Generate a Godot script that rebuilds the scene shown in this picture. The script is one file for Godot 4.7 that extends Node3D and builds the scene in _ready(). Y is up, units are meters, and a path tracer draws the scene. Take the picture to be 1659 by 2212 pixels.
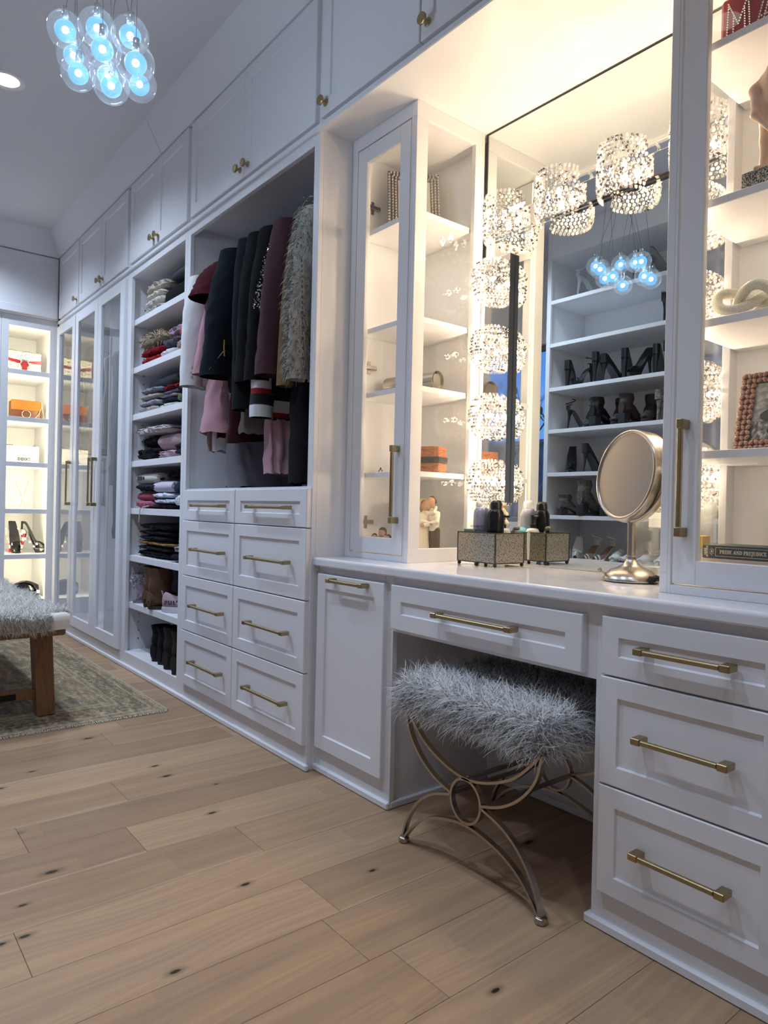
extends Node3D
# A walk-in closet with a lit vanity niche. Units are metres; the cabinet wall runs along x, its doors face +z, the floor is y = 0.

# ---------------------------------------------------------------- mesh builder
class Geo:
	var v := PackedVector3Array()
	var n := PackedVector3Array()
	var uv := PackedVector2Array()
	var col := PackedColorArray()
	var ix := PackedInt32Array()
	var tint := Color.WHITE
	var tinted := false
	var xf := Transform3D.IDENTITY

	func at(t: Transform3D) -> Geo:
		xf = t
		return self

	func paint(c: Color) -> Geo:
		tint = c.srgb_to_linear()
		tinted = true
		return self

	func vert(p: Vector3, nn: Vector3, t := Vector2.ZERO) -> int:
		v.append(xf * p)
		n.append((xf.basis * nn).normalized())
		uv.append(t)
		col.append(tint)
		return v.size() - 1

	func tri(a: int, b: int, c: int) -> void:
		var cr := (v[b] - v[a]).cross(v[c] - v[a])
		if cr.dot(n[a] + n[b] + n[c]) > 0.0:
			ix.append_array(PackedInt32Array([a, c, b]))
		else:
			ix.append_array(PackedInt32Array([a, b, c]))

	func quad(a: Vector3, b: Vector3, c: Vector3, d: Vector3, outward: Vector3, su := 1.0) -> void:
		var nn := (b - a).cross(c - a)
		if nn.length_squared() < 1e-14:
			nn = (c - a).cross(d - a)
		if nn.dot(outward) < 0.0:
			nn = -nn
		nn = nn.normalized()
		var lu := a.distance_to(b) * su
		var lv := a.distance_to(d) * su
		var i := vert(a, nn, Vector2(0, 0))
		vert(b, nn, Vector2(lu, 0))
		vert(c, nn, Vector2(lu, lv))
		vert(d, nn, Vector2(0, lv))
		tri(i, i + 1, i + 2)
		tri(i, i + 2, i + 3)

	func poly(pts: PackedVector3Array, outward: Vector3) -> void:
		var nn := outward.normalized()
		var i := v.size()
		for p in pts:
			vert(p, nn, Vector2(p.x + p.z, p.y))
		for k in range(1, pts.size() - 1):
			tri(i, i + k, i + k + 1)

	# box from lo to hi, edges chamfered by b
	func box(lo: Vector3, hi: Vector3, b := 0.0) -> Geo:
		var c := (lo + hi) * 0.5
		var h := (hi - lo) * 0.5
		h = h.abs()
		b = minf(b, minf(h.x, minf(h.y, h.z)) * 0.95)
		for ax in 3:
			var u := (ax + 1) % 3
			var w := (ax + 2) % 3
			for s in [-1.0, 1.0]:
				var o := Vector3.ZERO
				o[ax] = s
				var q: Array[Vector3] = []
				for k in [[-1, -1], [1, -1], [1, 1], [-1, 1]]:
					var p := Vector3.ZERO
					p[ax] = s * h[ax]
					p[u] = k[0] * (h[u] - b)
					p[w] = k[1] * (h[w] - b)
					q.append(c + p)
				quad(q[0], q[1], q[2], q[3], o)
			if b > 0.0:
				for su in [-1.0, 1.0]:
					for sw in [-1.0, 1.0]:
						var e: Array[Vector3] = []
						for k in [[-1, 0], [1, 0], [1, 1], [-1, 1]]:
							var p := Vector3.ZERO
							p[ax] = k[0] * (h[ax] - b)
							p[u] = su * (h[u] if k[1] == 0 else h[u] - b)
							p[w] = sw * (h[w] - b if k[1] == 0 else h[w])
							e.append(c + p)
						var o := Vector3.ZERO
						o[u] = su
						o[w] = sw
						quad(e[0], e[1], e[2], e[3], o)
		if b > 0.0:
			for sx in [-1.0, 1.0]:
				for sy in [-1.0, 1.0]:
					for sz in [-1.0, 1.0]:
						var s := Vector3(sx, sy, sz)
						poly(PackedVector3Array([c + s * Vector3(h.x, h.y - b, h.z - b), c + s * Vector3(h.x - b, h.y, h.z - b), c + s * Vector3(h.x - b, h.y - b, h.z)]), s)
		return self

	# grid surface: rows of points; smooth normals, turned away from each row's middle
	func grid(rows: Array, round_ring := true, cap_a := true, cap_b := true, flip := 0) -> Geo:
		var m := rows.size()
		var k: int = rows[0].size()
		var nor: Array[PackedVector3Array] = []
		var vote := 0.0
		for i in m:
			var row: PackedVector3Array = rows[i]
			var prev: PackedVector3Array = rows[maxi(i - 1, 0)]
			var next: PackedVector3Array = rows[mini(i + 1, m - 1)]
			var mid := Vector3.ZERO
			for p in row:
				mid += p
			mid /= k
			var nr := PackedVector3Array()
			for j in k:
				var l := row[(j + k - 1) % k] if round_ring else row[maxi(j - 1, 0)]
				var r := row[(j + 1) % k] if round_ring else row[mini(j + 1, k - 1)]
				var du := r - l
				var dv := next[j] - prev[j]
				if du.length_squared() < 1e-16:
					du = next[(j + 1) % k] - next[(j + k - 1) % k] + prev[(j + 1) % k] - prev[(j + k - 1) % k]
				var q := du.cross(dv)
				if q.length_squared() < 1e-18:
					q = row[j] - mid
				q = q.normalized()
				nr.append(q)
				vote += q.dot(row[j] - mid)
			nor.append(nr)
		var sg := -1.0 if vote < 0.0 else 1.0
		if flip != 0:
			sg *= flip
		var base := v.size()
		var cols := k + 1 if round_ring else k
		var run := 0.0
		for i in m:
			if i > 0:
				run += rows[i][0].distance_to(rows[i - 1][0])
			for j in cols:
				vert(rows[i][j % k], nor[i][j % k] * sg, Vector2(float(j) / (cols - 1), run))
		for i in m - 1:
			for j in cols - 1:
				var a := base + i * cols + j
				tri(a, a + 1, a + cols + 1)
				tri(a, a + cols + 1, a + cols)
		for e in 2:
			if not round_ring or (e == 0 and not cap_a) or (e == 1 and not cap_b):
				continue
			var row: PackedVector3Array = rows[0] if e == 0 else rows[m - 1]
			var other: PackedVector3Array = rows[1] if e == 0 else rows[m - 2]
			var mid := Vector3.ZERO
			var mo := Vector3.ZERO
			for j in k:
				mid += row[j]
				mo += other[j]
			mid /= k
			mo /= k
			var o := mid - mo
			if o.length_squared() < 1e-14:
				continue
			var s := vert(mid, o, Vector2(0.5, 0.5))
			for j in k:
				vert(row[j], o, Vector2(0.5, 0.5))
			for j in k:
				tri(s, s + 1 + j, s + 1 + (j + 1) % k)
		return self

	# tube along pts; rad is a number or one per point; flat squeezes it across its second axis
	func tube(pts: PackedVector3Array, rad, sides := 8, flat := 1.0, up := Vector3.UP, caps := true) -> Geo:
		var rows := []
		for i in pts.size():
			var t := (pts[mini(i + 1, pts.size() - 1)] - pts[maxi(i - 1, 0)]).normalized()
			var s := t.cross(up)
			if s.length_squared() < 1e-4:
				s = t.cross(Vector3(0.3, 0.1, 1))
			s = s.normalized()
			var w := s.cross(t).normalized()
			var r: float = rad[i] if rad is Array or rad is PackedFloat32Array else rad
			var row := PackedVector3Array()
			for j in sides:
				var a := TAU * (j + 0.5) / sides
				row.append(pts[i] + s * (cos(a) * r) + w * (sin(a) * r * flat))
			rows.append(row)
		return grid(rows, true, caps, caps)

	# rectangular bar swept along pts (flat strip), half width hw along side, half thickness ht
	func strip(pts: PackedVector3Array, side: Vector3, hw: float, ht: float) -> Geo:
		var top: Array[PackedVector3Array] = [PackedVector3Array(), PackedVector3Array(), PackedVector3Array(), PackedVector3Array()]
		for i in pts.size():
			var t := (pts[mini(i + 1, pts.size() - 1)] - pts[maxi(i - 1, 0)]).normalized()
			var w := t.cross(side).normalized()
			top[0].append(pts[i] + side * hw + w * ht)
			top[1].append(pts[i] - side * hw + w * ht)
			top[2].append(pts[i] - side * hw - w * ht)
			top[3].append(pts[i] + side * hw - w * ht)
		for f in 4:
			grid([top[f], top[(f + 1) % 4]], false, false, false, 0) if false else _ribbon(top[f], top[(f + 1) % 4], pts)
		for e in [0, pts.size() - 1]:
			var o := pts[0] - pts[1] if e == 0 else pts[e] - pts[e - 1]
			quad(top[0][e], top[1][e], top[2][e], top[3][e], o)
		return self

	func _ribbon(a: PackedVector3Array, b: PackedVector3Array, mid: PackedVector3Array) -> void:
		var s := v.size()
		for i in a.size():
			var t := a[mini(i + 1, a.size() - 1)] - a[maxi(i - 1, 0)]
			var nn := t.cross(b[i] - a[i])
			if nn.dot((a[i] + b[i]) * 0.5 - mid[i]) < 0.0:
				nn = -nn
			nn = nn.normalized()
			vert(a[i], nn, Vector2(0, i))
			vert(b[i], nn, Vector2(1, i))
		for i in a.size() - 1:
			var q := s + i * 2
			tri(q, q + 1, q + 3)
			tri(q, q + 3, q + 2)

	# profile of (radius, height) turned round y at c
	func lathe(c: Vector3, prof: Array, seg := 24, sharp := false) -> Geo:
		if sharp:
			for i in prof.size() - 1:
				var rows := []
				for e in [prof[i], prof[i + 1]]:
					var row := PackedVector3Array()
					for j in seg:
						var a := TAU * j / seg
						row.append(c + Vector3(cos(a) * e.x, e.y, sin(a) * e.x))
					rows.append(row)
				var nn := Vector2(prof[i + 1].y - prof[i].y, -(prof[i + 1].x - prof[i].x)).normalized()
				var s := v.size()
				for e in 2:
					for j in seg + 1:
						var a := TAU * j / seg
						vert(rows[e][j % seg], Vector3(cos(a) * nn.x, nn.y, sin(a) * nn.x), Vector2(float(j) / seg, e))
				for j in seg:
					var q := s + j
					tri(q, q + 1, q + seg + 2)
					tri(q, q + seg + 2, q + seg + 1)
			return self
		var rows := []
		for e in prof:
			var row := PackedVector3Array()
			for j in seg:
				var a := TAU * j / seg
				row.append(c + Vector3(cos(a) * e.x, e.y, sin(a) * e.x))
			rows.append(row)
		return grid(rows, true, true, true)

	func ball(c: Vector3, r: Vector3, seg := 16, rings := 10) -> Geo:
		var s := v.size()
		for i in rings + 1:
			var p := PI * i / rings
			for j in seg + 1:
				var a := TAU * j / seg
				var d := Vector3(sin(p) * cos(a), cos(p), sin(p) * sin(a))
				vert(c + d * r, d / r, Vector2(float(j) / seg, float(i) / rings))
		for i in rings:
			for j in seg:
				var q := s + i * (seg + 1) + j
				tri(q, q + 1, q + seg + 2)
				tri(q, q + seg + 2, q + seg + 1)
		return self

	# flat outline in the plane of ax and ay, pushed out along az by depth
	func extrude(pts: PackedVector2Array, o: Vector3, ax: Vector3, ay: Vector3, az: Vector3, depth: float) -> Geo:
		var t := Geometry2D.triangulate_polygon(pts)
		for e in 2:
			var s := v.size()
			var d := az * (depth if e == 1 else 0.0)
			for p in pts:
				vert(o + ax * p.x + ay * p.y + d, az * (1.0 if e == 1 else -1.0), p)
			for i in range(0, t.size(), 3):
				tri(s + t[i], s + t[i + 1], s + t[i + 2])
		var cw := Geometry2D.is_polygon_clockwise(pts)
		for i in pts.size():
			var a := pts[i]
			var b := pts[(i + 1) % pts.size()]
			var nn := Vector2(b.y - a.y, a.x - b.x) * (-1.0 if cw else 1.0)
			var pa := o + ax * a.x + ay * a.y
			var pb := o + ax * b.x + ay * b.y
			quad(pa, pb, pb + az * depth, pa + az * depth, ax * nn.x + ay * nn.y)
		return self

	func add_mesh(m: Mesh, t: Transform3D) -> Geo:
		for sidx in m.get_surface_count():
			var a := m.surface_get_arrays(sidx)
			var s := v.size()
			var vs: PackedVector3Array = a[Mesh.ARRAY_VERTEX]
			var ns: PackedVector3Array = a[Mesh.ARRAY_NORMAL]
			for i in vs.size():
				vert(t * vs[i], t.basis * ns[i])
			if a[Mesh.ARRAY_INDEX] == null or a[Mesh.ARRAY_INDEX].size() == 0:
				for i in range(0, vs.size() - 2, 3):
					tri(s + i, s + i + 1, s + i + 2)
			else:
				var q: PackedInt32Array = a[Mesh.ARRAY_INDEX]
				for i in range(0, q.size() - 2, 3):
					tri(s + q[i], s + q[i + 1], s + q[i + 2])
		return self

	func mesh() -> ArrayMesh:
		var m := ArrayMesh.new()
		var a := []
		a.resize(Mesh.ARRAY_MAX)
		a[Mesh.ARRAY_VERTEX] = v
		a[Mesh.ARRAY_NORMAL] = n
		a[Mesh.ARRAY_TEX_UV] = uv
		if tinted:
			a[Mesh.ARRAY_COLOR] = col
		a[Mesh.ARRAY_INDEX] = ix
		m.add_surface_from_arrays(Mesh.PRIMITIVE_TRIANGLES, a)
		return m

# ---------------------------------------------------------------- naming and materials
var used := {}
var mats := {}
var tex := {}
var rng := RandomNumberGenerator.new()

func V(x: float, y: float, z: float) -> Vector3:
	return Vector3(x, y, z)

func numbered(nm: String) -> String:
	if not used.has(nm):
		used[nm] = 0
		return nm
	used[nm] += 1
	return "%s_%03d" % [nm, used[nm]]

func thing(nm: String, label: String, category: String, at := Vector3.ZERO, turn := 0.0, group := "") -> Node3D:
	var o := Node3D.new()
	o.name = numbered(nm)
	add_child(o)
	o.position = at
	o.rotation.y = turn
	tag(o, label, category, group)
	return o

func tag(o: Node, label: String, category: String, group := "") -> void:
	o.set_meta("label", label)
	o.set_meta("category", category)
	if group != "":
		o.set_meta("group", group)

func part(nm: String, g, m: Material, parent: Node, label := "") -> MeshInstance3D:
	var o := MeshInstance3D.new()
	o.name = nm
	o.mesh = g.mesh() if g is Geo else g
	o.material_override = m
	parent.add_child(o, true)
	if label != "":
		o.set_meta("label", label)
	return o

func lone(nm: String, g, m: Material, label: String, category: String, group := "", at := Vector3.ZERO) -> MeshInstance3D:
	var o := MeshInstance3D.new()
	o.name = numbered(nm)
	o.mesh = g.mesh() if g is Geo else g
	o.material_override = m
	o.position = at
	add_child(o)
	tag(o, label, category, group)
	return o

func struct(nm: String, g, m: Material, label: String) -> MeshInstance3D:
	var o := lone(nm, g, m, label, nm.get_slice("_", 0))
	o.set_meta("kind", "structure")
	return o

func dup(src: Node3D, label: String, at: Vector3, turn := 0.0, group := "") -> Node3D:
	var o: Node3D = src.duplicate()
	var nm := String(src.name)
	var cut := nm.rfind("_")
	if cut > 0 and nm.substr(cut + 1).is_valid_int():
		nm = nm.substr(0, cut)
	o.name = numbered(nm)
	add_child(o)
	o.position = at
	o.rotation.y = turn
	o.set_meta("label", label)
	if group != "":
		o.set_meta("group", group)
	return o

func stuff(o: Node) -> Node:
	o.set_meta("kind", "stuff")
	return o

func mat(hex: String, rough := 0.5, metal := 0.0, spec := 0.5) -> StandardMaterial3D:
	var key := "%s/%f/%f/%f" % [hex, rough, metal, spec]
	if not mats.has(key):
		var m := StandardMaterial3D.new()
		m.albedo_color = Color(hex)
		m.roughness = rough
		m.metallic = metal
		m.metallic_specular = spec
		mats[key] = m
	return mats[key]

func noise_tex(freq: float, seed_: int, normal := false, strength := 2.0, octaves := 3, kind := FastNoiseLite.TYPE_SIMPLEX_SMOOTH, side := 256) -> NoiseTexture2D:
	var key := "%f/%d/%s/%f/%d/%d" % [freq, seed_, normal, strength, octaves, kind]
	if not tex.has(key):
		var f := FastNoiseLite.new()
		f.noise_type = kind
		f.seed = seed_
		f.frequency = freq
		f.fractal_octaves = octaves
		var t := NoiseTexture2D.new()
		t.width = side
		t.height = side
		t.seamless = true
		t.noise = f
		t.as_normal_map = normal
		t.bump_strength = strength
		tex[key] = t
	return tex[key]

# woven or knitted cloth: rough, a soft sheen, a fine relief
func cloth(hex: String, scale := 14.0, bump := 0.35, sheen := 0.25) -> StandardMaterial3D:
	var key := "cloth%s/%f/%f/%f" % [hex, scale, bump, sheen]
	if not mats.has(key):
		var m := StandardMaterial3D.new()
		m.albedo_color = Color(hex)
		m.roughness = 0.92
		m.metallic_specular = 0.25
		m.rim_enabled = true
		m.rim = sheen
		m.rim_tint = 0.6
		m.normal_enabled = true
		m.normal_scale = bump
		m.normal_texture = noise_tex(0.06, 11, true, 4.0)
		m.uv1_triplanar = true
		m.uv1_scale = Vector3.ONE * scale
		mats[key] = m
	return mats[key]

func glow(hex: String, energy: float, base := "ffffff") -> StandardMaterial3D:
	var key := "glow%s/%f" % [hex, energy]
	if not mats.has(key):
		var m := StandardMaterial3D.new()
		m.albedo_color = Color(base)
		m.roughness = 0.6
		m.emission_enabled = true
		m.emission = Color(hex)
		m.emission_energy_multiplier = energy
		mats[key] = m
	return mats[key]

func clear(hex: String, alpha: float, rough := 0.0, spec := 0.5) -> StandardMaterial3D:
	var key := "clear%s/%f/%f/%f" % [hex, alpha, rough, spec]
	if not mats.has(key):
		var m := StandardMaterial3D.new()
		m.albedo_color = Color(Color(hex), alpha)
		m.transparency = BaseMaterial3D.TRANSPARENCY_ALPHA
		m.roughness = rough
		m.metallic_specular = spec
		m.cull_mode = BaseMaterial3D.CULL_DISABLED
		mats[key] = m
	return mats[key]

func lamp_light(parent: Node, nm: String, at: Vector3, color: Color, energy: float, size := 0.03) -> OmniLight3D:
	var l := OmniLight3D.new()
	l.name = nm
	l.light_color = color
	l.light_energy = energy
	l.light_size = size
	l.omni_range = 12.0
	l.omni_attenuation = 2.0
	l.shadow_enabled = true
	parent.add_child(l, true)
	l.position = at
	return l

func area_light(parent: Node, nm: String, at: Vector3, towards: Vector3, size: Vector2, color: Color, energy: float, up := Vector3.UP) -> void:
	var l := AreaLight3D.new()
	l.name = nm
	l.light_color = color
	l.light_energy = energy
	l.area_size = size
	l.area_normalize_energy = true
	l.area_range = 8.0
	l.shadow_enabled = true
	parent.add_child(l, true)
	l.transform = Transform3D(Basis.looking_at(towards, up), at)

# ---------------------------------------------------------------- the scene
const ZT := 0.038        # face of the tall cabinets
const ZD := 0.0          # face of the vanity
const ZF := -0.113       # face of the two display cabinets
const ZM := -0.46        # the mirror
const ZB := -0.5         # the wall behind the cabinets
const XN := -2.18        # left side of the vanity niche
const CT := 0.797        # top of the stone counter

var WHITE: StandardMaterial3D
var BRASS: StandardMaterial3D
var STEEL: StandardMaterial3D
var CHROME: StandardMaterial3D
var MIRROR: StandardMaterial3D
var PANE: StandardMaterial3D

func _ready() -> void:
	rng.seed = 7
	# camera
	var cam := Camera3D.new()
	cam.name = "camera"
	cam.fov = 72.856
	cam.near = 0.02
	cam.far = 200.0
	add_child(cam)
	cam.transform = Transform3D(Basis(V(0.62612392, 0.02279827, -0.7793902), V(-0.01710631, 0.99973351, 0.01550126), V(0.7795359, 0.00362678, 0.62634705)), V(0, 0.98, 1.44559))
	cam.current = true
	# sky, seen through the window opposite
	var we := WorldEnvironment.new()
	we.name = "world"
	var env := Environment.new()
	var sky := Sky.new()
	var sm := ProceduralSkyMaterial.new()
	sm.sky_top_color = Color(0.16, 0.42, 0.85)
	sm.sky_horizon_color = Color(0.42, 0.68, 0.95)
	sm.ground_horizon_color = Color(0.42, 0.46, 0.5)
	sm.ground_bottom_color = Color(0.3, 0.3, 0.3)
	sky.sky_material = sm
	env.background_mode = Environment.BG_SKY
	env.sky = sky
	env.background_energy_multiplier = 1.1
	env.tonemap_mode = Environment.TONE_MAPPER_LINEAR
	env.tonemap_exposure = 1.27
	env.sdfgi_enabled = true
	env.ssao_enabled = true
	env.ssil_enabled = true
	we.environment = env
	add_child(we)

	WHITE = mat("e6e6ea", 0.34, 0.0, 0.5)
	BRASS = mat("a89672", 0.34, 1.0)
	STEEL = mat("b9b4ab", 0.24, 1.0)
	CHROME = mat("d8d8da", 0.05, 1.0)
	MIRROR = mat("e4e9e6", 0.0, 1.0)
	PANE = clear("dfeae6", 0.03, 0.0, 0.5)

	room()
	ceiling_lamps()
	wardrobe()
	shelf_tower()
	hanging_tower()
	wall_cabinets()
	vanity()
	display_cabinet(false)
	display_cabinet(true)
	far_shelves()
	shoe_wall()
	big_mirror()
	vanity_lights()
	chandelier()
	furniture()
	display_things()
	counter_things()
	far_things()
	garments()
	folded_clothes()
	tower_shoes()
	wall_shoes()
	outside()

# ---------------------------------------------------------------- room shell
func room() -> void:
	var wall := mat("dcdce0", 0.7, 0.0, 0.3)
	var ceil_m := mat("d8d8dc", 0.85, 0.0, 0.2)
	floor_planks()
	var g := Geo.new()
	g.box(V(-6.65, 3.05, ZB - 0.15), V(1.75, 3.2, 2.35))
	struct("ceiling", g, ceil_m, "plain white ceiling over the closet with a round downlight")
	g = Geo.new()
	g.box(V(-6.65, -0.06, ZB - 0.15), V(1.75, 3.05, ZB))
	struct("wall_front", g, wall, "white wall behind the long run of cabinets")
	g = Geo.new()
	g.box(V(-6.65, -0.06, ZB), V(-6.5, 3.05, 2.35))
	struct("wall_left", g, wall, "white end wall behind the lit bag shelves")
	g = Geo.new()
	g.box(V(1.6, -0.06, ZB), V(1.75, 3.05, 2.35))
	struct("wall_right", g, wall, "white end wall out of view on the right")
	# wall opposite, with the window opening x -4.35..-3.32, y 0.9..2.37
	g = Geo.new()
	g.box(V(-6.5, -0.06, 2.2), V(-4.35, 3.05, 2.35))
	g.box(V(-3.32, -0.06, 2.2), V(1.6, 3.05, 2.35))
	g.box(V(-4.35, -0.06, 2.2), V(-3.32, 0.9, 2.35))
	g.box(V(-4.35, 2.37, 2.2), V(-3.32, 3.05, 2.35))
	struct("wall_back", g, wall, "white wall opposite with the window in it, seen in the vanity mirror")
	var w := thing("window_1", "tall window full of blue sky, reflected in the vanity mirror", "window")
	w.set_meta("kind", "structure")
	g = Geo.new()
	for b in [[V(-4.35, 0.9, 2.24), V(-4.31, 2.37, 2.3)], [V(-3.36, 0.9, 2.24), V(-3.32, 2.37, 2.3)], [V(-4.31, 0.9, 2.24), V(-3.36, 0.94, 2.3)], [V(-4.31, 2.33, 2.24), V(-3.36, 2.37, 2.3)]]:
		g.box(b[0], b[1], 0.004)
	part("window_frame", g, mat("6b6d70", 0.5), w)
	g = Geo.new()
	g.box(V(-4.31, 0.94, 2.267), V(-3.36, 2.33, 2.273))
	part("pane", g, PANE, w)
	# crown boards leaning out to the ceiling, two lengths along the cabinets and one along the end wall
	for r in [[-5.9, -3.727, "long painted crown board above the far cabinets"], [-3.723, 1.6, "long painted crown board above the near cabinets"]]:
		g = Geo.new()
		g.extrude(PackedVector2Array([Vector2(0.03, 2.882), Vector2(0.062, 2.882), Vector2(0.066, 2.896), Vector2(0.146, 3.04), Vector2(0.15, 3.05), Vector2(0.03, 3.05)]), V(r[0], 0, 0), V(0, 0, 1), V(0, 1, 0), V(1, 0, 0), r[1] - r[0])
		struct("trim", g, WHITE, r[2])
	g = Geo.new()
	g.extrude(PackedVector2Array([Vector2(-5.89, 2.882), Vector2(-5.848, 2.882), Vector2(-5.844, 2.896), Vector2(-5.762, 3.04), Vector2(-5.758, 3.05), Vector2(-5.89, 3.05)]), V(0, 0, 0.03), V(1, 0, 0), V(0, 1, 0), V(0, 0, 1), 2.17)
	struct("trim", g, WHITE, "painted crown board along the end wall above the bag shelves")
	# thin rail under the wall cabinets
	g = Geo.new()
	g.box(V(-5.88, 2.376, ZT - 0.01), V(1.6, 2.398, ZT + 0.014), 0.003)
	struct("trim", g, WHITE, "thin painted rail running under the upper cabinet doors")
	# shoe moulding along the foot of the cabinets
	var shoe := func(a: Vector3, b: Vector3, lbl: String):
		var q := Geo.new()
		q.box(a, b, 0.004)
		struct("baseboard", q, WHITE, lbl)
	shoe.call(V(-5.9, 0, ZT - 0.004), V(XN + 0.012, 0.024, ZT + 0.012), "white shoe moulding along the foot of the tall cabinets")
	shoe.call(V(XN, 0, ZD - 0.004), V(-1.736, 0.024, ZD + 0.012), "white shoe moulding under the narrow hamper door")
	shoe.call(V(-1.748, 0, -0.475), V(-1.736, 0.024, ZD - 0.004), "white shoe moulding inside the left of the knee hole")
	shoe.call(V(-1.736, 0, -0.475), V(-0.984, 0.024, -0.463), "white shoe moulding along the back of the knee hole")
	shoe.call(V(-0.986, 0, -0.475), V(-0.972, 0.024, ZD - 0.004), "white shoe moulding inside the right of the knee hole")
	shoe.call(V(-0.986, 0, ZD - 0.004), V(-0.45, 0.024, ZD + 0.012), "white shoe moulding under the right hand drawers")

func plank_image() -> ImageTexture:
	var w := 4 * 160
	var h := 1280
	var data := PackedByteArray()
	data.resize(w * h * 3)
	var f := FastNoiseLite.new()
	f.noise_type = FastNoiseLite.TYPE_SIMPLEX_SMOOTH
	f.fractal_octaves = 3
	f.frequency = 1.0
	var f2 := FastNoiseLite.new()
	f2.noise_type = FastNoiseLite.TYPE_SIMPLEX_SMOOTH
	f2.fractal_octaves = 2
	f2.frequency = 1.0
	f2.seed = 5
	var r := RandomNumberGenerator.new()
	r.seed = 21
	var base := [Color("a5876b"), Color("9a7d64"), Color("ac8e72"), Color("a08267")]
	for k in 4:
		var knots := []
		for i in 3:
			knots.append(Vector3(r.randf_range(0.03, 0.157), 0.25 + 0.75 * i + r.randf_range(-0.2, 0.25), r.randf_range(0.004, 0.011)))
		var bc: Color = base[k]
		var pale: float = [0.0, 1.0, 0.0, 0.6][k]
		for y in h:
			var z := y * 2.4 / h
			var sway := f.get_noise_2d(z * 0.5, k * 9.0) * 0.05
			for x in 160:
				var u := x * 0.187 / 160.0
				var uu := u + sway
				var dark := 0.0
				for kn in knots:
					var dz: float = (z - kn.y)
					var du: float = u - kn.x
					var e := exp(-dz * dz * 45.0)
					if e > 0.01:
						uu += e * signf(du) * kn.z * 2.2 * exp(-absf(du) * 26.0)
						var q: float = sqrt(dz * dz * 0.2 + du * du) / kn.z
						if q < 2.6:
							dark = maxf(dark, (1.0 - smoothstep(0.55, 1.0, q)) * 0.55 + (1.0 - smoothstep(0.6, 2.6, q)) * 0.22)
				var broad := f.get_noise_3d(uu * 16.0, z * 0.55, k * 17.0)
				var ring := sin((uu * 190.0 + f2.get_noise_3d(uu * 7.0, z * 0.45, k * 31.0) * 17.0))
				var fine := f2.get_noise_2d(uu * 420.0, z * 5.0 + k * 50.0)
				var t := broad * 0.08 + ring * 0.022 + fine * 0.05 - dark
				var c := bc * (1.0 + t)
				c.b -= maxf(0.0, broad) * 0.03
				if pale > 0.0:
					var edge := clampf(1.0 - (0.187 - u) / (0.012 + 0.012 * f.get_noise_1d(z * 1.4 + k * 40.0)), 0.0, 1.0)
					c = c.lerp(Color("cfb79a"), edge * pale * 0.8)
				var o := ((y * w) + k * 160 + x) * 3
				data[o] = int(clampf(c.r, 0, 1) * 255.0)
				data[o + 1] = int(clampf(c.g, 0, 1) * 255.0)
				data[o + 2] = int(clampf(c.b, 0, 1) * 255.0)
	return ImageTexture.create_from_image(Image.create_from_data(w, h, false, Image.FORMAT_RGB8, data))

func floor_planks() -> void:
	var f := Node3D.new()
	f.name = "floor"
	add_child(f)
	tag(f, "pale oak plank floor with wide boards running towards the cabinets", "floor")
	f.set_meta("kind", "structure")
	var sub := Geo.new()
	sub.box(V(-6.65, -0.06, ZB - 0.15), V(1.75, -0.012, 2.35))
	part("floor_bed", sub, mat("4a3f36", 0.9), f)
	var wood := StandardMaterial3D.new()
	wood.albedo_texture = plank_image()
	wood.roughness = 0.46
	wood.metallic_specular = 0.35
	var r := RandomNumberGenerator.new()
	r.seed = 4
	var known := {-7: 0.653, -6: 0.99, -5: 0.725, -4: 0.458, -3: 1.10, 0: 0.452}
	var x := -0.99
	for k in range(-29, 15):
		var x0 := -0.99 + 0.187 * (k - 1)
		var x1 := x0 + 0.187
		var j: float = known[k] if known.has(k) else r.randf_range(-0.3, 2.0)
		var cuts := [ZB, j, 2.35]
		if j > 0.9 and k != -6 and k != -3:
			cuts = [ZB, j - 1.25, j, 2.35]
		for c in cuts.size() - 1:
			var a: float = maxf(cuts[c], ZB)
			var b: float = cuts[c + 1]
			if b - a < 0.02:
				continue
			var g := Geo.new()
			var e := 0.0004
			g.box(V(x0 + e, -0.012, a + e), V(x1 - e, 0.0, b - e), 0.0007)
			var vv := r.randi() % 4
			var off := r.randf_range(0.0, 1.0)
			var back := r.randf() < 0.5
			for i in g.v.size():
				var p := g.v[i]
				var s := clampf((p.x - x0) / 0.187, 0.01, 0.99)
				if back:
					s = 1.0 - s
				g.uv[i] = Vector2((vv + s) / 4.0, (p.z - a) / 2.4 + off)
			part("plank", g, wood, f)

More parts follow.
